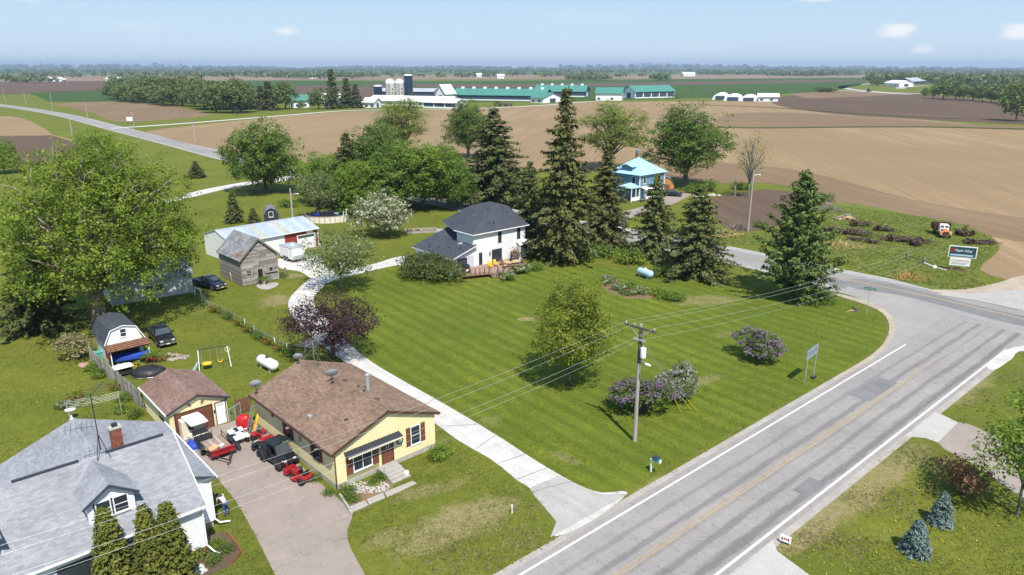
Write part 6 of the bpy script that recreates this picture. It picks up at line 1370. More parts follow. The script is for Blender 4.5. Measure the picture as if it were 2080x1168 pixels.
# ---- old wire fence with vines between the yards
WP=[G(*p) for p in ((383,590),(396,600),(410,606),(425,629),(452,640),(478,655),(498,668),(517,682),(538,694),(561,706),(583,719),(600,728))]
t=thing('wire_fence','old sagging wire fence with white posts and vines between the two yards','fence',WP[0])
for i,p in enumerate(WP):
    q=p-WP[0]; MB().tube([q,q+Vector((r.uniform(-.1,.1),r.uniform(-.1,.1),1.15))],.05 if i in (1,2,6,9,10) else .03,6).build('post','white_paint' if i in (1,2,6,7,9,10) else 'wood_grey',t)
mb=MB()
for z in (.25,.5,.8,1.05): mb.tube([p-WP[0]+Vector((0,0,z+r.uniform(-.06,.06))) for p in WP],.012,4)
mb.build('wire','galv',t); mb=MB(); a=WP[1]-WP[0]; b=WP[2]-WP[0]; bar(mb,a+Vector((0,0,1.12)),b+Vector((0,0,1.12)),.07,.07); mb.build('top_rail','white_paint',t)
for i in range(3,11):
    p=WP[i].lerp(WP[i+1],.5); plant(KG[(3,1,3)[i%3]],'climbing_shrub',('red budded','dark green','red flecked')[i%3]+' vine clump on the old wire fence, number counted by post pairs' if False else ['reddish vine clump on the old wire fence nearest the leaning white posts','dark vine clump next along the old wire fence','red flecked vine clump a third of the way along the wire fence','vine clump halfway along the old wire fence','dark clump above the bottom rail gap of the wire fence','red flecked clump past the middle white post','green clump between the last white fence posts','dark clump at the bungalow end of the wire fence'][i-3],'shrub',loc=(p.x,p.y,0),sc=(1.5,.8,1.25),rz=math.atan2(WP[i+1].y-WP[i].y,WP[i+1].x-WP[i].x))
# ---- yard clutter
t=thing('covered_boat','small boat under a bright blue tarpaulin in the shed opening','boat',G(262,735),R(25)); MB().loft([[(x,y*w,z) for y,z in ((-1,.45),(-.95,.75),(0,.95+b_),(.95,.75),(1,.45),(.5,.15),(-.5,.15))] for x,w,b_ in ((-1.6,.5,0),(-.6,.68,.05),(.6,.66,.05),(1.5,.42,0),(1.9,.1,-.05))]).build('tarp','blue_tarp',t,smooth=True)
for x in (-.9,.9): MB().box(x-.08,-.5,0,x+.08,.5,.2).build('support','wood_grey',t)
t=thing('lumber_pile','loose pale boards lying on top under the shed canopy','lumber',G(256,716),R(40)); 
for k in range(5): MB().cbox((0,-.2+.1*k,.9+.03*k),(1.8,.12,.04),.15*k-.3).build('board','cardboard',t)
MB().box(-.8,-.3,0,.8,.3,.88).build('crate','metal_dark',t)
t=thing('patio_table','white topped table standing behind the board fence','table',G(252,762),R(43)); MB().loft([rrect(-.85,.5,.85,.92,.03),rrect(-.5,.6,.87,.97,.03),rrect(.5,.6,.87,.97,.03),rrect(.85,.5,.85,.92,.03)]).build('tabletop','plastic_white',t,smooth=True)
for x in (-.7,.7):
    for y in (-.4,.4): MB().box(x-.03,y-.03,0,x+.03,y+.03,.87).build('leg','metal_dark',t)
MB().box(-.7,-.4,.2,.7,.4,.6).build('shelf','metal_dark',t)
def pot(t,m='yellow_plastic',pl='leaf_bright'):
    MB().lathe([(.16,0),(.24,.38),(.26,.40),(.22,.40),(.02,.36)],12).build('pot',m,t,smooth=True); inst('foliage',KG[3][2],t,(0,0,.3)).scale=(.3,.3,.35)
small('flower_pot','yellow flower pot by the black covered tub','flower pot',G(277,744),0,lambda t:pot(t)); small('flower_pot','pink tinted flower pot before the blue boat','flower pot',G(250,748),0,lambda t:pot(t,'bloom_pink')); small('flower_pot','dark pot with tall plants right of the blue boat','flower pot',G(289,735),0,lambda t:pot(t,'metal_dark'))
small('planter_stand','red planter cart with flowers near the rubble heap','planter',G(308,736),R(20),lambda t:(MB().box(-.45,-.2,.35,.45,.2,.6).build('trough','red_paint',t),[wheel(t,x,s*.2,.18,.04,'red_paint') for x in (-.35,.35) for s in (-1,1)],inst('foliage',KG[3][2],t,(0,0,.5))))
small('storage_box','pale teal storage box at the shed corner','box',G(200,727),R(43),lambda t:(MB().box(-.5,-.35,0,.5,.35,.6).build('body','teal',t),MB().box(-.53,-.38,.6,.53,.38,.68).build('lid','teal',t)))
mat('rock',(.30,.25,.20),.95,.4,3,bump=.8,bscale=8); mat('rock_white',(.44,.42,.39),.95,.2,3,bump=.8,bscale=8); mat('rock_pink',(.42,.24,.22),.95,.25,3,bump=.8,bscale=8)
def rocks(name,label,p,rx,ry,h,n,m,seed,size=(.1,.3),kind='stuff'):
    r=random.Random(seed); mb=MB()
    for _ in range(n):
        a=r.random()*6.28; q=r.random()**.5; s=r.uniform(*size); c=(rx*q*math.cos(a),ry*q*math.sin(a),h*(1-q)*r.random()+s*.25)
        o=len(mb.v); mb.ball(c,(s*r.uniform(.7,1.2),s*r.uniform(.7,1.2),s*.6),6,4)
        for i in range(o,len(mb.v)): mb.v[i]=tuple(x+r.uniform(-.12,.12)*s for x in mb.v[i])
    o=mb.build(name,m); o.location=p; tag(o,label,'rocks',kind=kind); return o
rocks('rubble_heap','heap of rubble and stones between pickup and swing frame',G(350,727),1.7,.75,.5,120,'rock',41,(.08,.22)); rocks('garden_stones','pale stones covering the bed under the bungalow window',G(743,990)+Vector((0,0,.01)),1.75,.75,.02,300,'rock_white',42,(.035,.085)); rocks('boulders','white boulders beside the blue house drive',G(1418,402),1.2,.7,.3,6,'rock_white',43,(.4,.7)); rocks('boulders','low white boulders at the dark soil edge',G(1452,398),1.8,.6,.2,7,'rock_white',44,(.35,.6)); rocks('boulder','pinkish boulder in the bed beside the board fence',G(170,745),.3,.15,.15,4,'rock_pink',45,(.3,.45)); rocks('garden_stones','white stones at the grey roofed house corner bed',G(398,1158),.7,.4,.05,60,'rock_white',46,(.06,.14))
# bird bath, edging, spare bits
t=thing('bird_bath','white pedestal bird bath in the far garden bed','bird bath',G(146,851)); MB().lathe([(.2,0),(.2,.05),(.09,.12),(.07,.6),(.12,.72)],14).build('pedestal','plastic_white',t,smooth=True); MB().lathe([(.1,.70),(.36,.82),(.40,.88),(.36,.88),(.1,.80),(.01,.79)],18).build('basin','plastic_white',t,smooth=True)
# washing lines
A,B=G(144,862),G(248,842); d=B-A; t=thing('washing_line','washing lines strung between two T posts behind the house','washing line',A,math.atan2(d.y,d.x)); L_=d.length
for x in (0,L_): MB().tube([(x,0,0),(x,0,1.85)],.04,6).build('post','galv',t); MB().tube([(x,-.7,1.85),(x,.7,1.85)],.03,6).build('cross_arm','galv',t)
for k in range(5): MB().tube([(L_*j/6,-.66+.33*k,1.86-.12*math.sin(math.pi*j/6)) for j in range(7)],.005,4).build('line','galv',t)
# brick edging of the front bed: each brick
E_=[G(*p) for p in ((462,1082),(475,1098),(483,1110),(489,1122),(483,1132),(472,1143))]; t=thing('bed_edging','curved red brick edging round the flower bed by the white house','edging',E_[0]); bm_=MB().box(-.1,-.05,0,.1,.05,.09).mesh('edge_brick','brick_red'); P=smooth_path([p-E_[0] for p in E_],5); acc=0
for a,b in zip(P[:-1],P[1:]):
    n=max(1,round((b-a).length/.21))
    for i in range(n): inst('brick',bm_,t,a.lerp(b,(i+.5)/n),math.atan2(b.y-a.y,b.x-a.x)+rnd.uniform(-.08,.08))
sheet('soil_patch',[(425,1085),(462,1084),(480,1110),(488,1124),(470,1146),(420,1170),(380,1175),(395,1130)],.007,'field_dark',sm=4); sheet('soil_patch',[(712,1010),(760,968),(800,985),(775,1010),(735,1035),(715,1030)],.006,'field_brown',sm=3)
# concrete walk slabs
for (pts,lab) in ((((708,1031),(742,1018),(748,1027),(716,1042)),0),(((745,1016),(778,1002),(783,1012),(750,1026)),0),(((781,1001),(838,978),(847,983),(786,1011)),0)):
    P=[G(*p) for p in pts]; o=MB().prism([(p.x,p.y,0) for p in P],(0,0,.07)).build('path_slab','slab_concrete',bevel=.01,kind='structure')
t=thing('concrete_kerb','low concrete kerb along the driveway at the bungalow bed','kerb',G(700,1022),head((694,1012),(712,1040))); MB().box(-1.0,-.08,0,1.0,.08,.22).build('kerb','slab_concrete',t,bevel=.02); MB().box(1.02,-.08,0,1.5,.08,.16).build('kerb','slab_concrete',t,bevel=.02)
t=thing('garden_ball','white ball ornament beside the concrete steps','ornament',G(826,965)); MB().ball((0,0,.2),.2,14,8).build('ball','plastic_white',t,smooth=True); MB().cyl((0,0,0),(0,0,.05),.12,n=10).build('base','foundation',t)
# person bending over the strip of grass
def skin(name,verts,edges,radii,m,par,sub=2):
    me=D.meshes.new(name); me.from_pydata(verts,edges,[]); o=D.objects.new(name,me); COL.objects.link(o); o.parent=par
    md=o.modifiers.new('skin','SKIN'); me.skin_vertices[0].data
    for i,rr in enumerate(radii): me.skin_vertices[0].data[i].radius=rr if isinstance(rr,tuple) else (rr,rr)
    me.skin_vertices[0].data[0].use_root=True; md.use_smooth_shade=True
    ms=o.modifiers.new('sub','SUBSURF'); ms.levels=sub; ms.render_levels=sub; me.materials.append(MATS[m]); return o
mat('skin_tone',(.48,.29,.20),.55,.05,4); mat('denim',(.06,.10,.20),.85,.2,6); mat('shirt_pink',(.66,.55,.57),.85,.12,5); mat('hair_dark',(.03,.02,.015),.6,.2,8)
t=thing('person','person in a pale shirt and jeans bending over beside the driveway','person',G(460,1046),R(150))
hip=(0,0,.92);V=[hip,(.22,0,1.18),(.44,0,1.30),(.56,0,1.30),(.66,0,1.27),(-.02,.11,.88),(.02,.13,.48),(-.02,.13,.09),(.14,.13,.05),(-.02,-.11,.88),(.08,-.13,.48),(.02,-.13,.09),(.18,-.13,.05),(.42,.20,1.28),(.47,.24,1.00),(.56,.18,.78),(.60,.16,.70),(.42,-.20,1.28),(.50,-.24,1.00),(.62,-.15,.80),(.66,-.12,.72)]
Ed=[(0,1),(1,2),(2,3),(3,4),(0,5),(5,6),(6,7),(7,8),(0,9),(9,10),(10,11),(11,12),(2,13),(13,14),(14,15),(15,16),(2,17),(17,18),(18,19),(19,20)]
Rr=[.125,(.15,.11),(.16,.11),.06,.095,.085,.06,.045,.04,.085,.06,.045,.04,.06,.042,.034,.03,.06,.042,.034,.03]
body=skin('body',V,Ed,Rr,'skin_tone',t)
skin('shirt',[(0.0,0,.96),(.22,0,1.18),(.43,0,1.30),(.42,.20,1.28),(.455,.23,1.10),(.42,-.20,1.28),(.47,-.23,1.10)],[(0,1),(1,2),(2,3),(3,4),(2,5),(5,6)],[(.15,.15),(.175,.13),(.18,.13),.078,.062,.078,.062],'shirt_pink',t)
skin('jeans',[(0,0,.93),(-.02,.11,.86),(.02,.13,.48),(-.02,.13,.12),(-.02,-.11,.86),(.08,-.13,.48),(.02,-.13,.12)],[(0,1),(1,2),(2,3),(0,4),(4,5),(5,6)],[.15,.11,.08,.065,.11,.08,.065],'denim',t)
hd_=MB(); hd_.ball((.68,0,1.30),(.12,.105,.11),12,8); hd_.build('hair','hair_dark',t,smooth=True)
for s in (-1,1): MB().loft([rrect(-.12,.045,.0,.09,.03),rrect(.05,.05,0,.08,.03),rrect(.14,.035,0,.05,.02)]).build('shoe','black_plastic',t,smooth=True).location=(.02,s*.13,0)
for s,w_ in ((1,(.60,.16,.70)),(-1,(.66,-.12,.72))):
    mb=MB(); w=Vector(w_); mb.tube([w,w+Vector((.03,0,-.09))],[.034,.036],6)
    for k in range(4): f=w+Vector((.03,(k-1.5)*.018,-.09)); mb.tube([f,f+Vector((.015,0,-.05)),f+Vector((0,0,-.085+.01*abs(k-1.5)))],[.010,.009,.007],5)
    mb.tube([w+Vector((.02,-.03*s,-.04)),w+Vector((.05,-.045*s,-.09))],[.011,.008],5); mb.build('hand','skin_tone',t,smooth='all')
# ---- poles, wires
mat('pole_wood',(.34,.30,.27),.9,.25,2,stretch=(6,6,.5),bump=.4); mat('pole_dark',(.09,.075,.065),.9,.25,2); mat('ceramic',(.5,.5,.52),.3,.1,3); mat('wire_alu',(.45,.46,.46),.45,.05,3,metal=.3); mat('guy_yellow',(.65,.50,.02),.5,.05,3)
def pole(label,p,H,arm=0,armang=0,sc=1.0,name='utility_pole',group=None,lamp=False,n=9):
    t=thing(name,label,'utility pole',p,armang,group); MB().tube([(0,0,-.2),(0,0,H*.55),(0,0,H)],[.15*sc,.125*sc,.10*sc],n).build('pole','pole_wood',t,smooth=True)
    if arm:
        MB().box(-arm/2,-.16,H-.35,arm/2,-.04,H-.20).build('cross_arm','pole_dark',t)
        for x in (-arm*.46,-arm*.18,arm*.46): MB().lathe([(.03,0),(.05,.05),(.025,.1),(.05,.14),(.02,.2)],8,Matrix.Translation((x,-.1,H-.20))).build('insulator','ceramic',t)
        mb=MB(); bar(mb,(-arm*.35,-.1,H-.36),(0,-.1,H-1.0),.03,.04); bar(mb,(arm*.35,-.1,H-.36),(0,-.1,H-1.0),.03,.04); mb.build('arm_brace','galv',t)
    if lamp: MB().tube([(.1,0,H-1.0),(.7,-.2,H-.8),(1.0,-.3,H-.85)],.03,6).build('lamp_arm','galv',t); MB().lathe([(.05,0),(.16,.06),(.1,.16)],10,Matrix.Translation((1.1,-.33,H-.95))).build('lamp_head','plastic_white',t)
    return t
PB=G(1289,896); PH=9.75
ARM=R(-43)
t=pole('weathered utility pole with transformer standing on the lawn by the lilacs',PB,PH,2.7,ARM,1.15,n=12)
MB().cyl((0,0,PH-3.1),(0,0,PH-.5),.148,.13,12).build('pole_top','pole_dark',t,smooth=True)
tr=MB().lathe([(.02,0),(.20,.0),(.22,.05),(.22,.72),(.20,.78),(.02,.80)],14,Matrix.Translation((.38,-.1,PH-2.55))).build('transformer','plastic_white',t,smooth=True); MB().lathe([(.03,0),(.04,.18)],6,Matrix.Translation((.38,-.1,PH-1.76))).build('bushing','ceramic',tr)
MB().tube([(.1,-.1,PH-2.9),(.6,-.3,PH-2.75),(.85,-.4,PH-2.8)],.03,6).build('lamp_arm','galv',t); MB().loft([rrect(.8,.06,PH-2.88,PH-2.76,.03),rrect(1.0,.12,PH-2.92,PH-2.76,.04),rrect(1.25,.08,PH-2.90,PH-2.80,.03)]).build('lamp_head','plastic_white',t,smooth=True).location=(0,-.42,0)
MB().box(-.5,-.2,PH-1.25,.55,-.1,PH-1.15).build('bracket','galv',t)
for k,(ax_,ay_) in enumerate(((1384,838),(1402,832),(1416,834))):
    q=G(ax_,ay_); g=thing('guy_wire',('yellow guarded guy wire anchored nearest the pole','middle yellow guarded guy wire beside the pale lilac','farthest yellow guarded guy wire beside the pale lilac')[k],'guy wire',q); e=PB-q+Vector((0,0,PH-.6-.5*k)); MB().tube([(0,0,0),e],.012,4).build('cable','wire_alu',g); MB().tube([(0,0,0),e*.17],.03,6).build('guard','guy_yellow',g)
AV=Vector((math.cos(ARM),math.sin(ARM),0))
def wire(label,a,b,sag,group):
    a,b=Vector(a),Vector(b); pts=[a.lerp(b,i/24)-Vector((0,0,sag*4*(i/24)*(1-i/24))) for i in range(25)]
    o=MB().tube([p-a for p in pts],.0065,4).build('power_cable','wire_alu'); o.location=a; tag(o,label,'cable',group)
NX=PB-RD*46; FX=G(1700,0+660)
att=[(AV*-1.24,PH),(AV*-.49,PH),(AV*1.24,PH),(Vector((0,0,0)),PH-1.25)]
for k,(o_,z) in enumerate(att):
    wire(('topmost','second','third','lowest')[k]+' of the four wires from the near pole toward the driveway corner',PB+o_+Vector((0,0,z)),NX+o_+Vector((0,0,z-.1)),.9,'wires from the near utility pole'); 
    P2=PB+Vector((E1*0).to_3d()) if False else PB+Vector((36,25,0)); wire(('topmost','second','third','lowest')[k]+' of the four wires from the near pole across the lawn to the junction',PB+o_+Vector((0,0,z)),P2+o_+Vector((0,0,z-.4)),.8,'wires from the near utility pole')
for (b,top,arm,lab,lamp) in (((1519,470),345,0,'tall bare pole with a lamp beside the half bare tree',True),((599,492),383,0,'pole standing between the white trailer and the red shed',True),((398,294),244,1.6,'pole in the brown field edge right of the gravel road',False),((273,263),225,2.4,'pole with cross arm beside the white field sign',False),((147,276),240,0,'pole near the tan field beside the far road',False),((178,239),207,0,'pole on the far verge between crossing and road bend',False),((107,223),188,0,'pole with dark top left of the brown field',False),((53,212),187,0,'pole along the far road near the left edge',False),((11,208),180,0,'faint pole at the left picture edge',False),((1492,398),362,0,'short pole at the field edge beyond the blue house',False),((138,178),163,0,'tiny pole in the dark field far left',False),((589,222),196,0,'pole by the green roofed small house',False)):
    pole(lab,G(*b),topz(b,top),arm,R(20),1.25 if b[1]>300 else 1.6,lamp=lamp)
# ---- road furniture
t=thing('mailbox','green and white mailbox on a post beside the road','mailbox',G(1322,958),R(ROAD+90+180)); MB().box(-.05,-.05,0,.05,.05,1.0).build('post','white_paint',t); 
bar(mb:=MB(),(-.1,0,1.0),(.75,0,1.0),.1,.08).build('arm','white_paint',t)
pr=[(-.13,0),(.13,0),(.13,.18),(.09,.27),(0,.31),(-.09,.27),(-.13,.18)]; MB().prism([(.15,y,1.05+z) for y,z in pr],(.62,0,0)).build('box','teal',t,smooth=True); MB().box(.20,-.20,1.36,.72,.20,1.40).build('newspaper_tube','trim_dark',t); MB().box(.76,-.12,1.06,.785,.12,1.26).build('door','plastic_white',t); MB().box(.3,-.16,1.2,.34,-.135,1.45).build('flag','red_paint',t)
for pp,k in (((1634,782),0),): pass
A,B=G(1634,782),G(1652,768); d=B-A; H_=topz((1643,775),706); t=thing('road_sign','road sign on two thin posts seen from behind by the roadside','sign',A,math.atan2(d.y,d.x)); L_=d.length
for x in (0.0,L_): MB().box(x-.03,-.03,0,x+.03,.03,H_).build('post','galv',t)
mat('sign_back',(.17,.22,.26),.5,.1,2); MB().box(-.25,.035,H_-.95,L_+.35,.06,H_+.05).build('panel','sign_back',t); mb=MB().box(-.2,.0,H_-.85,L_+.3,.034,H_-.79).box(-.2,0,H_-.15,L_+.3,.034,H_-.09); mb.build('rail','galv',t); MB().box(L_-.25,-.2,.0,L_+.3,.2,.18).build('base','metal_dark',t)
t=thing('street_sign','green street name sign on a thin post at the corner','sign',G(1760,636),R(-33)); H_=topz((1760,636),588); MB().tube([(0,0,0),(0,0,H_+.2)],.035,7).build('post','galv',t); mat('sign_green',(.0,.17,.13),.45,.05,3); b_=MB().box(-.62,-.012,H_-.05,.62,.012,H_+.22).build('blade','sign_green',t); MB().box(-.012,-.45,H_+.24,.012,.45,H_+.46).build('blade','sign_green',t); mb=MB(); [mb.box(-.5+k*.105,-.016,H_+.03,-.5+k*.105+(.06 if k%3 else .035),-.0125,H_+.13-.02*(k%2)) for k in range(9) if k!=5]; mb.build('lettering','white_paint',b_,kind='stuff')
t=thing('yard_sign','small white yard sign tilted at the bottom driveway','sign',G(1594,1106),R(-35)); 
for x in (-.22,.22): MB().tube([(x,0,0),(x,0,.5)],.012,5).build('stake','metal_dark',t)
pn=MB().prism([(-.32,-.01,.18),(.32,-.01,.18),(.32,.10,.58),(-.32,.10,.58)],(0,.012,.0)).build('panel','plastic_white',t); mb=MB(); [mb.prism([(-.22+k*.115,.02,.30),(-.22+k*.115+.075,.02,.30),(-.22+k*.115+.075,.055,.44),(-.22+k*.115,.055,.44)],(0,-.012,0)) for k in range(4)]; mb.build('lettering','red_paint',pn,kind='stuff')
t=thing('marker_post','white striped marker post standing in the dry front lawn','marker post',G(1040,1043)); MB().tube([(0,0,0),(0,0,.55)],.05,8).build('post','plastic_white',t,smooth=True); MB().tube([(0,0,.3),(0,0,.42)],.054,8).build('band','tank_blue',t); MB().ball((0,0,.6),.07,10,6).build('cap','plastic_white',t,smooth=True)
t=thing('stake','thin dark stake between the two blue spruces','stake',G(1888,1085)); MB().tube([(0,0,0),(.05,0,.9)],.025,5).build('rod','metal_dark',t); MB().ball((.05,0,.92),.035,6,4).build('tip','metal_dark',t)
# roadside billboard
Z=Vector((0,0,ZM)); A=G(1938,548)+Z; B=G(1958,553)+Z; d=B-A; t=thing('billboard','dark green business sign above a smaller white one on posts','sign',A+d*.5,R(-24)); mat('sign_dark',(.015,.06,.075),.4,.1,3)
for x in (-1.0,1.0): MB().box(x-.09,-.09,0,x+.09,.09,3.6).build('post','wood_grey_c',t)
MB().box(-1.75,-.20,2.0,1.75,-.1,3.65).build('frame','plastic_white',t); p1=MB().box(-1.63,-.23,2.12,1.63,-.20,3.53).build('panel','sign_dark',t); text(p1,'Maple Valley',.50,(-.98,-.235,2.85),(R(90),0,0),'plastic_white',.003,sx=.84); MB().box(-1.5,-.245,2.22,1.35,-.23,2.46).build('stripe','tank_blue',p1)
mb=MB(); mb.cyl((-1.28,-.23,3.05),(-1.28,-.245,3.05),.27,n=16); mb.build('emblem','red_paint',p1)
MB().box(-1.4,-.18,.75,1.15,-.1,1.93).build('frame','plastic_white',t); p2=MB().box(-1.32,-.195,.82,1.07,-.18,1.86).build('panel','plastic_white',t); text(p2,'CANNON',.5,(-1.25,-.2,1.34),(R(90),0,0),'red_paint',.003,sx=1.0); mb=MB().box(-1.2,-.2,1.14,.95,-.196,1.2).box(-1.2,-.2,.98,.6,-.196,1.04); mb.build('print_line','navy_trim',p2)
MB().box(-1.9,.0,.0,.8,.5,.2).build('base_timber','wood_brown',t)
t=thing('post_rail','broken post fence with a white pipe beside the billboard','fence',G(1841,527)+Z,head((1841,527),(1875,537))); L_=(G(1875,537)-G(1841,527)).length
for x in (0,L_): MB().box(x-.12,-.12,0,x+.12,.12,1.0).build('post','wood_grey_c',t)
MB().tube([(0,0,.55),(L_,0,.5)],.04,6).build('rail','metal_dark',t); MB().tube([(L_+.3,-.1,.3),(L_+1.9,-.2,.15),(L_+4.0,-.1,.12)],.07,6).build('pipe','plastic_white',t); MB().lathe([(.3,0),(.25,.25),(.1,.4)],8,Matrix.Translation((L_+2.2,-.25,.0))).build('pipe_end','plastic_white',t)
# rusty truck
t=thing('rusty_truck','rusty orange and white antique flatbed truck facing the road','truck',G(1914,480)+Z,R(-107)); mat('truck_orange',(.48,.15,.06),.6,.35,3,bump=.2); mat('rust_dark',(.065,.028,.021),.8,.4,3)
MB().loft([rrect(x,hw,z0,z1,.15,3,.1) for x,hw,z0,z1 in ((.5,.55,.7,1.45),(.9,.52,.7,1.42),(1.7,.42,.7,1.32),(1.95,.36,.75,1.2))]).build('hood','truck_orange',t,smooth=True); MB().loft([rrect(x,hw,z0,z1,.2,3,.12) for x,hw,z0,z1 in ((-.6,.72,.7,2.0),(-.45,.78,.7,2.12),(.35,.78,.7,2.1),(.55,.74,.7,1.5))]).build('cab','plastic_white',t,smooth=True)
for s in (-1,1):
    MB().prism([(.46,s*.08,1.50),(.46,s*.62,1.50),(.40,s*.56,1.95),(.40,s*.08,1.95)],(.08,0,-.02)).build('windshield','windshield',t); MB().loft([rrect(.75,.2,.75,.85,.05),rrect(1.1,.22,1.0,1.12,.05),rrect(1.6,.22,1.0,1.1,.05),rrect(2.0,.18,.6,.7,.05)]).build('fender','truck_orange',t,smooth=True).location=(0,s*.72,0); MB().lathe([(.14,0),(.13,.1),(.02,.16)],10,Matrix.Translation((1.9,s*.55,1.12))@Matrix.Rotation(R(-90),4,'Y')).build('headlight','lamp_glass',t); wheel(t,1.4,s*.72,.42,.22,'metal_rust'); wheel(t,-2.0,s*.85,.45,.3,'metal_rust')
MB().box(-3.2,-1.25,.85,-.7,1.25,1.0).build('flatbed','rust_dark',t); MB().box(-.85,-1.25,1.0,-.75,1.25,2.2).build('headboard','rust_dark',t); mb=MB()
for s in (-1,1): mb.box(-3.2,s*1.2-.04,1.0,-.85,s*1.2+.04,1.9)
mb.box(-3.22,-1.2,1.0,-3.12,1.2,1.9); mb.build('stake_side','rust_dark',t); MB().box(2.0,-.85,.45,2.12,.85,.65).build('bumper','metal_rust',t); MB().box(1.93,-.3,.7,2.0,.3,1.15).build('grille','rust_dark',t)
# antique farm implements: frame beams, tines, wheels
def implement(label,p,rz,L,Wd_,seed,name='farm_implement',wheels=2,tines=8,h=.9):
    r=random.Random(seed); t=thing(name,label,'farm implement',p+Z,rz,sc=1.1); mb=MB()
    for y in (-Wd_/2,0,Wd_/2): bar(mb,(-L/2,y,h*.5+r.uniform(-.1,.15)),(L/2,y*r.uniform(.5,1),h*.5+r.uniform(-.1,.2)),.12,.12)
    for k in range(9): x=-L/2+L*(k+.5)/9; bar(mb,(x,-Wd_/2,h*.5),(x+r.uniform(-.3,.3),Wd_/2,h*.55+r.uniform(-.1,.4)),.16,.14)
    for k in range(4): mb.cbox((r.uniform(-.4,.4)*L,r.uniform(-.3,.3)*Wd_,h*.5),(r.uniform(.4,.9),r.uniform(.3,.7),r.uniform(.25,.55)),r.random()*3)
    mb.build('frame','metal_rust',t); mb=MB()
    for k in range(tines): x=-L/2+L*(k+.5)/tines; y=r.uniform(-.5,.5)*Wd_; mb.tube([(x,y,h*.6),(x+r.uniform(-.2,.1),y,h*.25),(x+.2,y+.05,.02)],.045,5)
    for k in range(4): bar(mb,(r.uniform(-.4,.3)*L,r.uniform(-.4,.4)*Wd_,h*.6),(r.uniform(-.4,.4)*L,r.uniform(-.4,.4)*Wd_,h*r.uniform(1.1,1.7)),.06,.06)
    mb.build('tine','rust_dark',t)
    for k in range(wheels):
        x=-L*.3+L*.6*(k//2)/max(1,(wheels-1)//2); s=-1 if k%2 else 1; rr=r.uniform(.35,.5); w=MB().lathe([(rr*.86,-.06),(rr,-.06),(rr,.06),(rr*.86,.06),(rr*.86,-.06)],16,Matrix.Translation((x,s*(Wd_/2+.12),rr))@Matrix.Rotation(R(90),4,'X')).build('wheel','rust_dark',t); mb=MB()
        for j in range(6): a=j*math.pi/3; bar(mb,(x,s*(Wd_/2+.12),rr),(x+rr*.9*math.cos(a),s*(Wd_/2+.12),rr+rr*.9*math.sin(a)),.03,.03)
        mb.build('spoke','metal_rust',w)
    MB().tube([(L/2,0,h*.5),(L/2+1.2,0,.25)],.06,6).build('drawbar','metal_rust',t); return t
implement('rusty implement with upright seat beside the orange truck',G(1958,479),R(15),2.2,1.4,1,wheels=4,h=1.2); implement('flat rusty harrow lying at the meadow tip',G(1988,496),R(-8),4.4,1.2,2,wheels=2,h=.6)
implement('large rusty combine frame left in the meadow middle',G(1738,478),R(-35),4.6,1.8,3,wheels=2,h=1.1,tines=10); implement('long rusty conveyor trough lying behind the combine frame',G(1748,460),R(-8),3.6,1.1,4,wheels=2,h=1.0); implement('rusty beam machine slanting toward the road',G(1752,492),R(-42),4.6,.7,5,wheels=0,h=.6)
implement('long row of rusty plough gangs across the meadow',G(1838,492),R(-22),7.0,1.5,6,wheels=4,tines=18,h=.9); implement('rusty rake with bundled tines at the plough row end',G(1795,470),R(-28),3.2,1.0,7,wheels=2,tines=14,h=.9); implement('small rusty machine with a white post by the pine',G(1690,472),R(0),2.2,1.2,8,wheels=2,h=1.0); implement('rusty wheel hoe at the right end of the plough row',G(1862,500),R(10),1.6,.9,9,wheels=2,h=1.1)
t=thing('log_pile','heap of cut pale logs and dark beams in the meadow','log pile',G(1718,446)+Z,R(10)); r=random.Random(8)
for k in range(26):
    a=r.uniform(-.7,.7)+(1.57 if k%5==0 else 0); c=Vector((r.uniform(-1.9,1.9),r.uniform(-.6,.6),.12+r.random()**2*.7)); l=r.uniform(.5,1.4); d=Vector((math.cos(a),math.sin(a),r.uniform(-.15,.15)))*l/2; MB().tube([c-d,c+d],r.uniform(.09,.17),8).build('log','wood_tan_pale' if 'wood_tan_pale' in MATS and k%3 else ('cardboard' if k%3 else 'wood_grey_c'),t)
for k in range(3): MB().tube([(-2.4+.2*k,.2+.2*k,.3),(.6+.3*k,.4,.9)],.14,7).build('beam','wood_grey_c',t)
def brush(label,p,rx,h,n,seed,m='wood_grey_c'):
    r=random.Random(seed); mb=MB()
    for _ in range(n):
        a=r.random()*6.28; q=r.random()**.5*rx; c=Vector((q*math.cos(a),q*math.sin(a)*.7,h*(1-q/rx)*r.random())); d=Vector((r.uniform(-1,1),r.uniform(-1,1),r.uniform(-.2,.9)))*r.uniform(.5,1.6); mb.tube([c,c+d*.6,c+d+Vector((r.uniform(-.2,.2),r.uniform(-.2,.2),.1))],[.045,.03,.008],4)
    o=mb.build('brush_heap',m); o.location=p; tag(o,label,'brush heap',kind='stuff')
brush('grey heap of dead branches at the field edge behind the pine',G(1675,428)+Z,3.4,2.2,240,1); brush('dead branch heap left of the pine by the tall pole',G(1500,465)+Z,2.2,1.2,110,2); brush('dry twigs scattered across the road verge',G(1850,566),2.5,.4,70,3,'wood_tan'); brush('dry twigs on the bare soil strip of the meadow',G(1700,500)+Z,4.0,.25,80,4,'cardboard'); brush('dead stems at the dark soil edge',G(1470,478)+Z,3.5,.9,120,5,'cardboard')
t=thing('tree_stump','dark stump with pale roots on the verge by the street sign','stump',G(1739,632),.3); MB().lathe([(.42,0),(.33,.18),(.3,.4),(.26,.45),(.01,.42)],10).build('stump','bark',t); MB().tube([(-.2,0,.1),(-.9,.1,.12),(-1.5,0,.03)],[.08,.05,.02],5).build('root','cardboard',t)
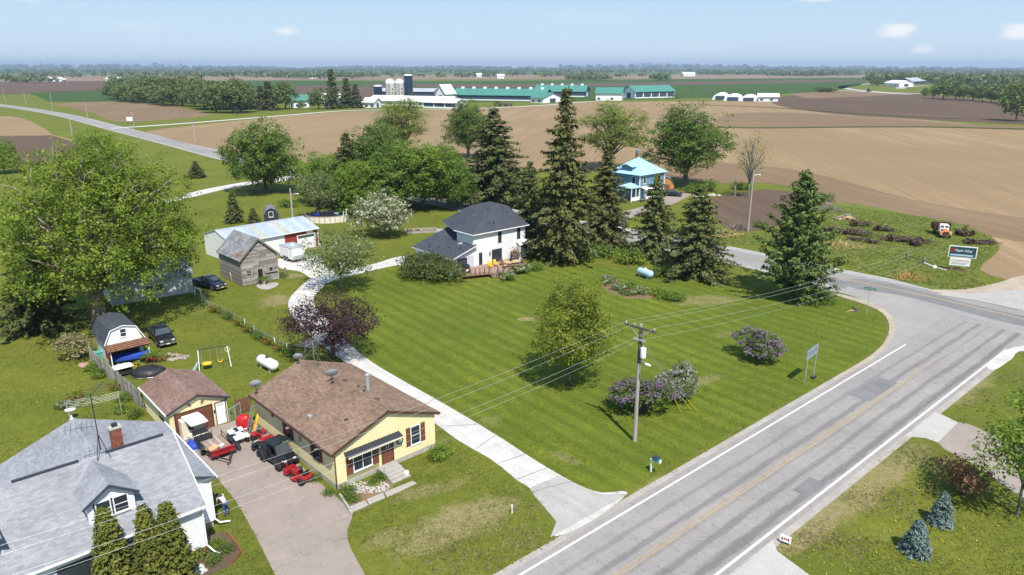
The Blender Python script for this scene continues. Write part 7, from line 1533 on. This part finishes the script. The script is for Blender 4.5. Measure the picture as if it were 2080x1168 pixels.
# field sign and bits near the far crossing
t=thing('field_sign','white board sign on legs near the far road crossing','sign',G(265,252),R(10)); 
for x in (-1.1,1.1): MB().box(x-.12,-.1,0,x+.12,.1,2.0).build('leg','far_dark',t)
MB().box(-1.6,-.12,1.6,1.6,.12,3.6).build('board','plastic_white',t)
t=thing('farm_tractor','dark tractor driving along the far highway bend','tractor',G(1765,187)+Vector((0,0,.17)),R(20)); MB().loft([rrect(-2,1.2,1.0,2.0,.3),rrect(0,1.1,1.0,2.2,.3),rrect(2.2,.8,1.0,1.9,.3)]).build('body','far_dark',t); MB().box(-1.6,-1,2.1,.2,1,4.0).build('cab','far_dark',t); cart_wheels(t,(-1.3,),1.3,1.2,.6); cart_wheels(t,(1.7,),1.1,.7,.4)
# back yard: pool, raised bed, sundries
t=thing('swimming_pool','tan walled above-ground pool half hidden behind the apple tree','pool',G(664,447)); n=26
for k in range(n):
    a0,a1=6.2832*k/n,6.2832*(k+1)/n-.02; rr=4.0; MB().prism([(rr*math.cos(a0),rr*math.sin(a0)*.8,0),(rr*math.cos(a1),rr*math.sin(a1)*.8,0),((rr+.08)*math.cos(a1),(rr+.08)*math.sin(a1)*.8,0),((rr+.08)*math.cos(a0),(rr+.08)*math.sin(a0)*.8,0)],(0,0,1.2)).build('wall_panel','wall_tan' if 'wall_tan' in MATS else 'cream',t)
mb=MB().tube([(4.04*math.cos(6.2832*k/n),4.04*.8*math.sin(6.2832*k/n),1.22) for k in range(n+1)],.08,5); mb.build('top_rail','wood_grey_c',t); tarp_=MB().prism([(3.95*math.cos(6.2832*k/n),3.95*.8*math.sin(6.2832*k/n),1.0) for k in range(n)],(0,0,.06)).build('cover','tarp_black',t); MB().cbox((-1.5,-1.2,1.25),(1.2,.8,.3)).build('float','blue_tarp',t); MB().cbox((1.8,.6,1.2),(.9,.7,.25)).build('float','tank_blue',t)
mb=MB(); bar(mb,(3.6,-2.6,0),(3.9,-2.2,2.2),.08,.08); bar(mb,(4.1,-2.3,0),(4.3,-1.9,2.2),.08,.08); mb.build('ladder','white_paint',t)
t=thing('raised_bed','rectangular raised bed with pale border and dark soil on the back lawn','garden bed',G(855,470),R(12)); mb=MB()
for b in ((-2.8,-1.4,2.8,-1.2),(-2.8,1.2,2.8,1.4),(-2.8,-1.2,-2.6,1.2),(2.6,-1.2,2.8,1.2)): MB().box(b[0],b[1],0,b[2],b[3],.3).build('border_timber','slab_concrete',t)
MB().box(-2.6,-1.2,0,2.6,1.2,.2).build('soil','field_dark',t); MB().prism([(2.9,-1.4,.0),(4.6,-1.1,.0),(4.6,1.0,.0),(2.9,1.4,.0)],(0,0,.05)).build('pad','slab_concrete',t); mb=MB()
for k in range(12): mb.ball((rnd.uniform(-2.3,2.3),rnd.uniform(-.9,.9),.28),(.3,.25,.15),6,4)
mb.build('mulch','rock',t,kind='stuff')
small('wagon_wheel','wooden wagon wheel leaning on the weathered barn front','wheel',G(546,571.5),R(BF[2]+8),lambda t:(MB().tube([(.42*math.cos(k*.3927),-.12+.1*math.sin(k*.3927),.46+.42*math.sin(k*.3927)) for k in range(17)],.045,6).build('rim','wood_grey_c',t),[MB().tube([(0,-.12,.46),(.42*math.cos(k*.785),-.12+.1*math.sin(k*.785),.46+.42*math.sin(k*.785))],.02,5).build('spoke','wood_grey_c',t) for k in range(8)]))
small('scrap_board','pale board leaning on the dark side of the weathered barn','board',G(476,571),R(60),lambda t:(MB().prism([(-.3,0,0),(.3,0,0),(.3,.35,1.25),(-.3,.35,1.25)],(0,.05,.0)).build('panel','cream',t),MB().box(-.32,-.05,0,.32,.0,.08).build('base','wood_grey_c',t)))
small('flower_crock','stone crocks with dried flowers by the barn doorway','crock',G(536,577),0,lambda t:(MB().lathe([(.18,0),(.22,.3),(.2,.36),(.02,.33)],12).build('pot','cream',t,smooth=True),MB().lathe([(.14,0),(.17,.25),(.02,.24)],12,Matrix.Translation((-.45,-.2,0))).build('pot','metal_rust',t,smooth=True),inst('foliage',KG[2][2],t,(0,0,.25))))
small('post_stump','old leaning post in weeds right of the barn','post',G(579,562),.3,lambda t:(MB().tube([(0,0,0),(.1,0,1.3)],.16,8).build('post','wood_grey_c',t),inst('weeds',KG[1][2],t,(-.5,0,0))))
small('red_pump','small red hand pump at the right end of the red shed','pump',G(651,500),0,lambda t:(MB().tube([(0,0,0),(0,0,1.1)],.1,8).build('body','red_siding',t),MB().tube([(0,0,1.0),(.5,0,.7)],.03,5).build('handle','metal_dark',t),MB().tube([(0,0,.8),(-.25,0,.75)],.05,6).build('spout','red_siding',t)))
# lawn flower bed
sheet('flower_bed',[(1222,574),(1240,568),(1262,576),(1300,590),(1330,600),(1318,606),(1280,606),(1250,598),(1226,586)],.012,'field_brown',sm=4)
for x,y,k,s,lab in ((1234,575,2,1.7,'pale silvery clump at the far end of the lawn bed'),(1262,588,2,1.5,'pale clump in the middle of the lawn bed'),(1272,598,1,1.1,'green clump at the front of the lawn bed'),(1298,597,2,1.5,'pale clump near the iris row end of the bed'),(1285,584,0,1.2,'green clump at the back of the lawn bed'),(1340,601,0,1.5,'first clump of the iris row'),(1352,604,0,1.5,'second clump of the iris row'),(1364,607,0,1.5,'third clump of the iris row'),(1377,610,0,1.4,'last clump of the iris row')): plant(KG[k],'garden_shrub',lab,'plant',(x,y),sc=(s,s,s*.75))
# patio set on the deck
fm=lambda u,v,z=.575:Matrix.Translation((FF[0],FF[1],0))@Matrix.Rotation(R(FF[2]),4,'Z')@Vector((u,v,z)); FR=R(FF[2])
c=(-7.0,-3.4); t=thing('patio_table','oval patio table with closed dark parasol on the deck','table',fm(*c),FR-.35); MB().lathe([(.02,.70),(.95,.70),(.97,.72),(.95,.74),(.02,.74)],20,Matrix.Diagonal((1.25,.85,1,1))).build('tabletop','cardboard',t)
for x,y in ((-.7,-.45),(.7,-.45),(-.7,.45),(.7,.45)): MB().tube([(x,y,0),(x*.9,y*.9,.7)],.03,6).build('leg','metal_dark',t)
t=thing('parasol','closed dark parasol standing through the deck table','parasol',fm(*c,1.32),0); MB().tube([(0,0,-.74),(0,0,1.55)],.025,6).build('pole','metal_grey',t); MB().lathe([(.20,.15),(.24,.3),(.17,.8),(.08,1.3),(.02,1.5)],9).build('canopy','trim_dark',t)
for k,(du,dv_,lab,m) in enumerate(((-1.5,-.3,'brown chair at the left end of the deck table','cardboard'),(-.6,-1.2,'brown chair with its back to the lawn at the deck table','wood_brown'),(.7,-1.2,'second chair on the lawn side of the deck table','wood_brown'),(1.5,.2,'grey chair at the right end of the deck table','shutter_grey'),(-.6,1.1,'chair between deck table and patio door','wood_brown'),(-3.0,1.1,'left yellow chair by the white wall on the deck','yellow_plastic'),(-1.8,1.35,'right yellow chair by the patio door on the deck','yellow_plastic'))):
    a=math.atan2(-dv_,-du) if k<5 else -1.57; t=thing('deck_chair',lab,'chair',fm(c[0]+du,c[1]+dv_),FR+a-.3*(k<5)); MB().box(-.25,-.27,.38,.27,.27,.44).build('seat',m,t); MB().prism([(-.25,-.27,.44),(-.25,.27,.44),(-.38,.27,.98),(-.38,-.27,.98)],(.05,0,0)).build('backrest',m,t)
    for x in (-.22,.24):
        for y in (-.24,.24): MB().box(x-.025,y-.025,0,x+.025,y+.025,.38).build('leg',m if k>4 else 'metal_dark',t)
    mb=MB()
    for y in (-.27,.27): mb.box(-.28,y-.03,.62,.27,y+.03,.66).box(.2,y-.02,.4,.24,y+.02,.62)
    mb.build('armrest',m,t)
t=thing('barbecue_grill','black covered barbecue grill at the left end of the deck','grill',fm(-14.2,-2.0),FR); MB().box(-.5,-.3,.1,.5,.3,.85).build('cabinet','metal_dark',t); MB().loft([rrect(-.45,.3,.85,.95,.04),rrect(-.42,.3,.9,1.25,.14),rrect(.42,.3,.9,1.25,.14),rrect(.45,.3,.85,.95,.04)]).build('lid','black_plastic',t,smooth=True); MB().box(.5,-.28,.8,.9,.28,.85).build('side_shelf','galv',t); MB().tube([(-.35,-.36,1.05),(.35,-.36,1.05)],.02,5).build('handle','chrome',t); MB().cbox((0,-.31,.5),(.4,.02,.35)).build('panel','plastic_white',t)
K_red=bush('acer',39,.9,.9,1.8,n=90,per=9,leaf=.14,m='leaf_red',lumps=6); q=fm(-4.6,-1.6,.3); plant(K_red,'red_acer','red leaved small maple at the right end of the deck','shrub',loc=(q.x,q.y,.0),sc=(1.1,1.1,1.5))
# ================= distant farm, woods, hills =================
KF=[decid('far_a',60,16,7.0,1.0,lobes=11,lobe_r=.42,clumps=26,per=9,spread=.7,leaf=1.0,m='leaf_far',tr=.4,limbs=False,low=-.8),
    decid('far_b',61,16,7.0,1.4,lobes=9,lobe_r=.45,clumps=26,per=9,spread=.75,leaf=1.0,m='leaf_far',tr=.4,limbs=False,low=-.8)]
KFa=decid('far_airy',63,14,6.0,2.0,lobes=11,lobe_r=.34,clumps=20,per=7,spread=.6,leaf=.8,m='leaf_airy',tr=.3,limbs=True,low=-.6)
KFc=conifer('far_spruce',62,18,4.6,.8,whorls=26,nb=8,twig=.8,per=5,droop=.2,m='needle_dark',tr=.3,irr=.35)
r_=random.Random(77)
# windbreak: a belt of trees
WB=[]
for i in range(13): WB.append((238+i*21+r_.uniform(-4,4),192+i*2.6+r_.uniform(-2,2),158-(6 if 3<i<9 else 0)+r_.uniform(-3,4)))
for i in range(14): WB.append((235+i*19.5+r_.uniform(-5,5),201+i*2.2+r_.uniform(-1.5,1.5),172+r_.uniform(-6,5)-(8 if i>7 else 0)))
WB.append((440,229,168));WB.append((478,230,160))
ORD=['leftmost','second','third','fourth','fifth','sixth','seventh','eighth','ninth','tenth','eleventh','twelfth','thirteenth','fourteenth','fifteenth','sixteenth','seventeenth']; front=sorted(WB[13:])
for x,y,t in sorted(WB):
    k=r_.choice(KF); fp(k,16,7,'windbreak_tree',(ORD[front.index((x,y,t))]+' tree from the left in the front row of the windbreak') if (x,y,t) in front else 'bushy green tree of the back row in the thick windbreak',(x,y),t,wid((x,y),1)*0+r_.uniform(50,68),group='windbreak trees')
for x,y,t,w,lab in ((510,222,180,38,'first dark conifer right of the windbreak'),(532,222,174,40,'conifer beside the white chapel-like house'),(548,224,165,46,'conifer group member left of the small green roofed house'),(580,222,160,52,'round dark evergreen next to the green roofed house')):
    fp(KFc if 'conifer' in lab else KF[0],18 if 'conifer' in lab else 16,4.6 if 'conifer' in lab else 7,'conifer' if 'conifer' in lab else 'evergreen_tree',lab,(x,y),t,w)
for x,y,t,w,lab in ((648,222,176,46,'rounded tree right of the green roofed house'),(677,221,141,40,'tallest narrow spruce left of the silos'),(706,219,160,40,'dark spruce right of the tallest narrow one'),(724,219,172,36,'last dark spruce before the dairy barns'),(612,222,203,16,'small bush by the green roofed house')):
    fp(KF[1] if 'round' in lab or 'bush' in lab else KFc,16 if 'round' in lab or 'bush' in lab else 18,7 if 'round' in lab or 'bush' in lab else 4.6,'farmstead_tree',lab,(x,y),t,w)
# row of trees at the far right and the lone one in the field
for i,(x,y,t,w) in enumerate(((1878,198,176,16),(1895,201,170,30),(1915,201,158,44),(1940,203,164,38),(1957,203,168,30),(1975,205,166,40),(1995,206,172,30),(2012,208,170,34),(2030,209,166,36),(2050,212,170,40),(2072,214,160,52))):
    fp(KFa if i in (1,4) else KF[i%2],14 if i in (1,4) else 16,6 if i in (1,4) else 7,'hedgerow_tree',('leftmost','second','third','fourth','fifth','sixth','seventh','eighth','ninth','tenth','rightmost')[i]+' tree from the left in the hedgerow along the far field',(x,y),t,w,group='hedgerow trees')
fp(KF[1],16,7,'field_tree','big lone tree standing in the ploughed field at right edge',(2063,246),166,66)
for x,y,t,w,lab in ((1770,172,146,22,'bare looking tree at the highway bend farmstead'),(1782,174,160,34,'bushes left of the white roofs at the highway bend'),(1828,170,146,40,'rounded tree behind the white roofs'),(1862,168,150,22,'dark tree by the grey roofed farmstead'),(1892,168,148,30,'tree right of the grey roofed farmstead'),(1680,187,177,46,'low round thicket beside the gravel bend'),(1668,186,175,30,'left half of the low thicket by the bend')):
    fp(KF[len(lab)%2],16,7,'farmstead_tree',lab,(x,y),t,w)
fp(KF[0],16,7,'yard_tree','small tree before the green roofed barns',(1010,214),204,10)
# ---- dairy farm
def barn(label,pA,pB,depth,ze,zr,roof,wall,name='dairy_barn',cup=0,openw=False,base=True):
    """long gable barn whose front eave line runs between two photo ground points"""
    A,B=G(*pA),G(*pB); L=(B-A).length; a=math.atan2(B.y-A.y,B.x-A.x); t=thing(name,label,'barn',A,a)
    MB().prism([(0,0,0),(0,0,ze),(0,depth/2,zr-.3),(0,depth,ze),(0,depth,0)],(L,0,0)).build('wall',wall,t)
    for v0,v1,nm in ((-1,depth/2,0),(depth+1,depth/2,1)):
        n=max(2,int(L/14)); z0=ze-.2+.1
        for k in range(n): MB().prism([(-1+k*(L+2)/n,v0,z0),(-1+(k+1)*(L+2)/n-.08,v0,z0),(-1+(k+1)*(L+2)/n-.08,v1,zr),(-1+k*(L+2)/n,v1,zr)],(0,0,.25)).build('roof_panel',roof,t)
    n=max(2,int(L/9))
    if openw:
        for k in range(n): MB().box(k*L/n+.6,-.2,1.0,(k+1)*L/n-.6,-.02,ze-.5).build('wall_opening','far_dark',t)
        MB().box(0,-.3,0,L,-.05,1.0).build('base_wall','far_white',t)
    elif base:
        for k in range(n): MB().box(k*L/n+1.5,-.12,.8,k*L/n+4,-.02,2.4).build('window','far_dark',t)
    for k in range(cup):
        x=(k+.5)*L/max(1,cup); c=MB().box(x-1.2,depth/2-1.2,zr-.2,x+1.2,depth/2+1.2,zr+1.6).build('cupola','far_white',t)
    # gable doors
    for u in (-.12,L+.02): MB().box(u,depth*.35,0,u+.1,depth*.65,ze*.85).build('door','far_dark' if wall!='far_dark' else 'far_white',t)
    return t
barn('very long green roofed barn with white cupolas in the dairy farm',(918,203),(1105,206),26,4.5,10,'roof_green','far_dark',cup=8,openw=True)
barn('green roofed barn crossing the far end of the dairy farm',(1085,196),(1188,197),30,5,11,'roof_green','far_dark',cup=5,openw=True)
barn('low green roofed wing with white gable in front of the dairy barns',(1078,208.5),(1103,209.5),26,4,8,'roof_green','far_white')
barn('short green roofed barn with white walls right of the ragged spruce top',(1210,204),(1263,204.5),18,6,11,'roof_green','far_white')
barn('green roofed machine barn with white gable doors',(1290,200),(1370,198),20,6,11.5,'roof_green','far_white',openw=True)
barn('long white dairy barn partly hidden by the airy tree',(748,213),(912,217.5),18,3.5,7,'far_white','far_white',name='white_barn')
barn('white open sided lean-to shed at the dairy yard',(860,219),(926,221),14,4,6.5,'far_white','far_white',name='white_barn',openw=True)
barn('steep white feed house behind the dairy yard',(905,206),(925,205),12,6,14,'far_white','far_white',name='white_barn')
barn('grey roofed machine shed beyond the silos',(770,196),(880,197),20,5,8,'roof_grey_far','far_dark',name='machine_shed')
barn('small white house with green roof left of the narrow spruces',(597,219),(628,218),9,5,9,'roof_green','far_white',name='far_house')
barn('white house hidden among the narrow spruces',(655,216),(690,216),9,5,9.5,'far_white','far_white',name='far_house')
barn('white gabled shed with pale roof at the windbreak end',(738,219),(760,219.5),10,4,7,'far_white','far_white',name='far_shed')
barn('small pale green roofed shed of the far right group',(1540,206),(1580,206.5),16,4,6.5,'far_white','far_white',name='far_shed')
barn('white long farm roof at the far left horizon',(215,165),(242,165),30,5,9,'far_white','far_white',name='far_shed')
barn('white farm buildings at the far left beyond the dark field',(95,165.5),(112,165),26,5,9,'far_white','far_white',name='far_shed')
barn('small white roof right of the far left farm',(126,165.5),(136,165),20,4,8,'far_white','far_white',name='far_shed')
barn('white roofed sheds at the highway bend',(1796,175),(1826,176),26,5,9,'far_white','far_white',name='far_shed')
barn('grey roofed farm shed right of the highway bend',(1852,172),(1880,170),26,5,11,'roof_grey_far','far_dark',name='far_shed')
barn('white house far off before the woods',(1388,155),(1412,155),40,8,14,'far_white','far_white',name='far_house')
barn('tiny white barn far off under the horizon',(968,157),(978,157),40,7,12,'far_white','far_white',name='far_house')
barn('small pale house beyond the silos',(1010,160),(1024,160),36,7,12,'far_white','far_white',name='far_house')
barn('white house among trees at the distant left grove',(628,160),(645,160),40,7,12,'roof_grey_far','far_white',name='far_house')
# hoop barns: curved white fabric roofs
for x,y,w,h,lab in ((1462,203,30,6,'leftmost white curved fabric barn of the far group'),(1488,205,36,5.5,'middle white curved fabric barn with green side'),(1520,206,34,5.2,'right white curved fabric barn of the far group')):
    W_=wid((x,y),w); t=thing('hoop_barn',lab,'barn',G(x,y),R(-20)); n=10
    P=[(-W_/2*math.cos(math.pi*i/n),0,h*math.sin(math.pi*i/n)) for i in range(n+1)]
    MB().prism(P,(0,34,0)).build('fabric_roof','far_white',t,smooth=True); MB().box(-W_*.3,-.3,0,W_*.3,-.1,h*.6).build('doorway','far_dark',t); MB().box(W_*.5-.2,-1,0,W_*.5+.3,34,1.6).build('side_wall','roof_green',t)
def silo(x,y,top,w,m,dome,lab,capm='far_white'):
    h=topz((x,y),top); rr=wid((x,y),w)/2; t=thing('silo',lab,'silo',G(x,y)); hb=h-rr*(.9 if dome else .25)
    n=8
    for k in range(n): MB().cyl((0,0,hb*k/n),(0,0,hb*(k+1)/n-.06),rr*(1.0 if k%2 else .995),n=20).build('wall_ring',m,t,smooth=True)
    MB().lathe([(rr*1.02*math.cos(a*math.pi/16),hb+(rr*.9 if dome else rr*.3)*math.sin(a*math.pi/16)) for a in range(8)]+[(.05,h)],20).build('dome',capm,t,smooth=True)
    mb=MB().box(-.6,-rr-.6,0,.6,-rr+.1,hb); mb.build('ladder_chute','metal_grey' if dome else m,t)
    for k in range(3): MB().cbox((rr*.6,-rr*.85,hb*(.3+.2*k)),(1.0,.4,1.0)).build('hatch','metal_dark',t)
silo(769,205,173,17,'silo_navy',False,'short navy blue silo with white cap at left of the four'); silo(794,207,160,19,'silo_concrete',True,'left concrete silo with white dome'); silo(813,207,160,18,'silo_concrete',True,'right concrete silo with white dome'); silo(831,207,151,17.5,'silo_navy',False,'tallest navy blue silo with white cap')
for i,(x,y) in enumerate(((1010,215),(1022,215.5),(1034,216))):
    t=thing('red_wagon',('left','middle','right')[i]+' one of three rust red wagons by the dairy lane','wagon',G(x,y),R(10),'red wagons by the dairy lane'); MB().box(-2.5,-1.2,.9,2.5,1.2,2.2).build('box','metal_rust',t); 
    for sx in (-1.6,1.6):
        for sy in (-1.1,1.1): MB().cyl((sx,sy-.12,.5),(sx,sy+.12,.5),.5,n=10).build('wheel','rubber',t)
# ---- distant woods: one crown in many copies joined, reads as a mass
def woods(name,spots,seed,m='leaf_far',ncrown=46,ls=3.0):
    r=rs(seed); base=[]
    for v in range(4):
        d=unit(r.normal(0,1,(ncrown,3))); d[:,2]=np.abs(d[:,2])*1.1-.25; p=d*(.72+.38*r.rand(ncrown)[:,None]); base.append((p,unit(d+r.normal(0,.5,d.shape)),r.normal(0,1,d.shape)))
    C=[];N_=[];T=[];S=[]
    for x,y,h,w in spots:
        p,n,t=base[r.randint(4)]; a=r.rand()*6.28; M=np.array([[math.cos(a),-math.sin(a),0],[math.sin(a),math.cos(a),0],[0,0,1]])
        C.append((p@M.T)*np.array([w,w,h*.52])+np.array([x,y,h*.5])); N_.append(n@M.T); T.append(t@M.T); S.append(np.full(len(p),w*.62))
    C=np.concatenate(C); C[:,2]=np.maximum(C[:,2],.3)
    o=D.objects.new(name,leaves_mesh(name,C,np.concatenate(N_),np.concatenate(T),np.concatenate(S),.8,m,r)); COL.objects.link(o); return o
def belt(pts,n,hw,h,seed):
    r=rs(seed); out=[]
    for px,py,wpx,dep in pts:
        p=G(px,py); hw_=wid((px,py),wpx)/2
        for _ in range(n): out.append((p.x+r.uniform(-hw_,hw_),p.y+r.uniform(0,dep),h*r.uniform(.7,1.2),hw*r.uniform(.7,1.2)))
    return out
def wood_obj(lab,pts,n,hw,h,seed): tag(woods('distant_woods',belt(pts,n,hw,h,seed),seed),lab,'woods',kind='stuff')
wood_obj('grove of trees around a distant farm left of the silos',[(630,160.5,170,160)],130,8,15,101)
wood_obj('dark block of evergreen woods beyond the green barns',[(1198,163,82,130)],90,8,13,102)
wood_obj('small dark copse in the far brown field',[(1349,164,28,90)],40,8,15,103)
wood_obj('hazy tree belt at the right end below the horizon',[(1960,170,220,200),(2050,176,120,120)],170,9,15,104)
wood_obj('scattered hedges in the far left farmland',[(40,168,90,60),(10,163,60,60),(250,166,60,100)],34,7,11,105)
wood_obj('tree line right of the far highway bend',[(1640,155,110,120),(1710,154,200,260),(1560,153,200,400)],70,11,15,106)
r=rs(200); sp=[]
for i in range(3300):
    d=2300*(6.0**(r.rand())); az=r.uniform(-.66,.66); x=d*math.tan(az)
    den=math.sin(x*.0021+d*.0013)+math.sin(x*.0007-d*.0024+1.3)+.9*math.sin(d*.0061+x*.0003)
    if d<4200 and den<.9: continue
    if d>=4200 and den<-.35: continue
    sp.append((x+r.normal(0,50),d+r.normal(0,60),r.uniform(10,17)*(1+d/30000),(9+d/330)*r.uniform(.8,1.3)))
tag(woods('distant_woods',sp,200,ncrown=30),'patchwork of hazy woods spreading toward the horizon','woods',kind='stuff')
# ---- low hills closing the horizon
mat('hill_green',(.062,.078,.032),.95,.35,.004,obj=False,col2=(.12,.12,.06),detail=8)
mb=MB(); nx,ny=150,12; r=rs(5)
for j in range(ny):
    for i in range(nx):
        x=-13500+27000*i/(nx-1); d=7600+5800*j/(ny-1)
        env=math.sin(math.pi*min(1,j/(ny-3)))**1 if j<ny-2 else .4
        h=(34+20*math.sin(x*.00062+.5)+14*math.sin(x*.0017+d*.0004)+9*math.sin(x*.0041+d*.001)+(26 if x<-1500 else 0)*min(1,max(0,(-x-1500)/1800)))*(.35+.65*j/(ny-1))*env
        mb.v.append((x,d,h-2 if j else -1))
for j in range(ny-1):
    for i in range(nx-1): a=j*nx+i; mb.f.append((a,a+1,a+nx+1,a+nx))
mb.build('hills','hill_green',kind='structure',smooth='all')
tag(woods('distant_woods',[(x,d,r.uniform(8,14)+ (34+20*math.sin(x*.00062+.5)+14*math.sin(x*.0017+d*.0004)+9*math.sin(x*.0041+d*.001)+(26 if x<-1500 else 0)*min(1,max(0,(-x-1500)/1800)))*(.35+.65*((d-7600)/5800))*1.6,r.uniform(26,50)) for x,d in ((r.uniform(-8500,8500),r.uniform(8200,12200)) for _ in range(900))],201,ncrown=26),'wooded crest of the low hills on the horizon','woods',kind='stuff')
# ---- air
hz=NT('air'); hz.N.remove(hz.b); v=hz.new('ShaderNodeVolumePrincipled'); v.inputs['Color'].default_value=(.62,.78,1.0,1); v.inputs['Density'].default_value=HAZE; v.inputs['Anisotropy'].default_value=.25; hz.link(v.outputs[0],hz.out.inputs['Volume'])
o=MB().box(-14500,-400,-1.5,14500,14400,130).build('haze',hz.m); o['kind']='stuff'
# ================= grass tufts, verge weeds, dandelions =================
def inside(poly,X,Y):
    c=np.zeros(len(X),bool); n=len(poly)
    for i in range(n):
        x0,y0=poly[i]; x1,y1=poly[(i+1)%n]
        if y0==y1: continue
        k=((y0>Y)!=(y1>Y))&(X<(x1-x0)*(Y-y0)/(y1-y0)+x0); c^=k
    return c
HARD=[p for n,p in SHEETS if n in ('road','road_shoulder','cross_road','driveway','junction','gravel_edge','gravel_road','gravel_lane','field_entrance','patio_pad','soil_patch','flower_bed')]
LAWN=[p for n,p in SHEETS if n=='lawn'][0]; FIELDS=[p for n,p in SHEETS if n=='field']; MEADOW=[p for n,p in SHEETS if n=='meadow'][-1]
def tuft_mesh(name,X,Y,Z,h,m,r,blades=3,w=.05):
    n=len(X); k=n*blades; B=np.repeat(np.c_[X,Y,Z],blades,0)+np.c_[r.normal(0,.09,(k,2)),np.zeros(k)]
    a=r.rand(k)*6.283; H=np.repeat(h,blades)*(.6+.8*r.rand(k)); d=np.c_[np.cos(a),np.sin(a),np.zeros(k)]; l=r.normal(0,1.0,(k,2))
    V=np.empty((k,3,3)); ww=(w*(.6+.8*r.rand(k))*(.5+H*2))[:,None]; V[:,0]=B-d*ww; V[:,1]=B+d*ww; V[:,2]=B+np.c_[l*H[:,None],H]
    me=D.meshes.new(name); me.vertices.add(3*k); me.vertices.foreach_set('co',V.reshape(-1).astype(np.float32)); me.loops.add(3*k); me.loops.foreach_set('vertex_index',np.arange(3*k,dtype=np.int32)); me.polygons.add(k); me.polygons.foreach_set('loop_start',np.arange(0,3*k,3,dtype=np.int32)); me.polygons.foreach_set('loop_total',np.full(k,3,dtype=np.int32)); me.update(calc_edges=True); me.materials.append(MATS[m]); return me
leaf_mat('blade_lawn',(.215,.26,.032),(.14,.19,.024),(.29,.27,.07),.45,.7); leaf_mat('blade_rough',(.235,.27,.050),(.165,.205,.036),(.36,.30,.15),.45,.7); leaf_mat('blade_dry',(.32,.26,.15),(.22,.19,.10),(.40,.34,.22),.4,.7)
r=rs(900)
N=190000; Yc=30+125*r.rand(N)**1.5; Xc=(r.rand(N)*2-1)*(Yc*.78+6); 
ok=np.ones(N,bool)
for p in HARD+FIELDS: ok&=~inside(p,Xc,Yc)
for fr,w,l in ((YF,Wd,Ln),(GF,W2,L2),(AF,W3,L3),(BF,W4,L4),(FF,0,0)):
    a=R(fr[2]); u=(Xc-fr[0])*math.cos(a)+(Yc-fr[1])*math.sin(a); v=-(Xc-fr[0])*math.sin(a)+(Yc-fr[1])*math.cos(a); 
    if w: ok&=~((u>-.05)&(u<w+.05)&(v>-.05)&(v<l+.05))
    else: ok&=~((u>-15.5)&(u<-1)&(v>-3)&(v<10))
a=R(HF[2]); u=(Xc-HF[0])*math.cos(a)+(Yc-HF[1])*math.sin(a); v=-(Xc-HF[0])*math.sin(a)+(Yc-HF[1])*math.cos(a); ok&=~((u<1.4)&(v>-.1)&(v<12))
Xc,Yc=Xc[ok]+r.normal(0,.13,ok.sum()),Yc[ok]+r.normal(0,.13,ok.sum()); lw=inside(LAWN,Xc,Yc); md=inside(MEADOW,Xc,Yc)
s=(Xc-R0.x)*RD.x+(Yc-R0.y)*RD.y; tt=(Xc-R0.x)*RN.x+(Yc-R0.y)*RN.y; verge=(np.abs(tt)<HWD+5)&(r.rand(len(Xc))<.55)&~lw
patch=np.sin(Xc*.7+np.sin(Yc*.5)*2)+np.sin(Yc*.9+Xc*.3)+r.normal(0,.7,len(Xc))
Zb=np.where(md,ZM,0.0)
sel=lw&(patch>-.6); o=inst('grass_tufts',tuft_mesh('grass_tufts',Xc[sel],Yc[sel],Zb[sel],np.full(sel.sum(),.07),'blade_lawn',r)); tag(o,'short mown grass blades of the big corner lawn','grass',kind='stuff')
sel=~lw&~md&~verge&(patch>-.8); o=inst('grass_tufts',tuft_mesh('grass_tufts',Xc[sel],Yc[sel],Zb[sel],np.full(sel.sum(),.075),'blade_rough',r)); tag(o,'longer grass blades of the surrounding yards','grass',kind='stuff')
sel=md; o=inst('meadow_grass',tuft_mesh('meadow_grass',Xc[sel],Yc[sel],Zb[sel],np.full(sel.sum(),.17),'blade_rough',r,blades=4,w=.06)); tag(o,'tall rough grass of the meadow with old farm machines','grass',kind='stuff')
sel=verge&(patch>.1); o=inst('verge_grass',tuft_mesh('verge_grass',Xc[sel],Yc[sel],Zb[sel],np.full(sel.sum(),.12),'blade_dry',r)); tag(o,'dry straw coloured grass along the road edge','grass',kind='stuff')
# dandelions
nd=800; Xd=r.rand(nd); cl=r.randint(0,16,nd); CXY=np.array([tuple(G(*p))[:2] for p in ((1750,1020),(1790,1060),(1840,1000),(1720,1100),(1800,1120),(1960,1100),(1880,980),(60,800),(110,780),(30,760),(170,760),(1690,1130),(1640,1150),(430,780),(480,700),(2030,1120))])
Xd=CXY[cl,0]+r.normal(0,1.7,nd); Yd=CXY[cl,1]+r.normal(0,1.7,nd); ok=np.ones(nd,bool)
for p in HARD: ok&=~inside(p,Xd,Yd)
Xd,Yd=Xd[ok],Yd[ok]; n=len(Xd); C=np.c_[Xd,Yd,.09+.05*r.rand(n)]; Nn=unit(r.normal(0,.3,(n,3))+np.array([0,0,1])); o=inst('dandelions',leaves_mesh('dandelions',C,Nn,r.normal(0,1,(n,3)),.07,1.0,'bloom_yellow',r)); tag(o,'yellow dandelion flowers scattered in the rough lawns','flowers',kind='stuff')
print('OBJS',len(D.objects), 'tris', sum(len(m.polygons) for m in D.meshes))
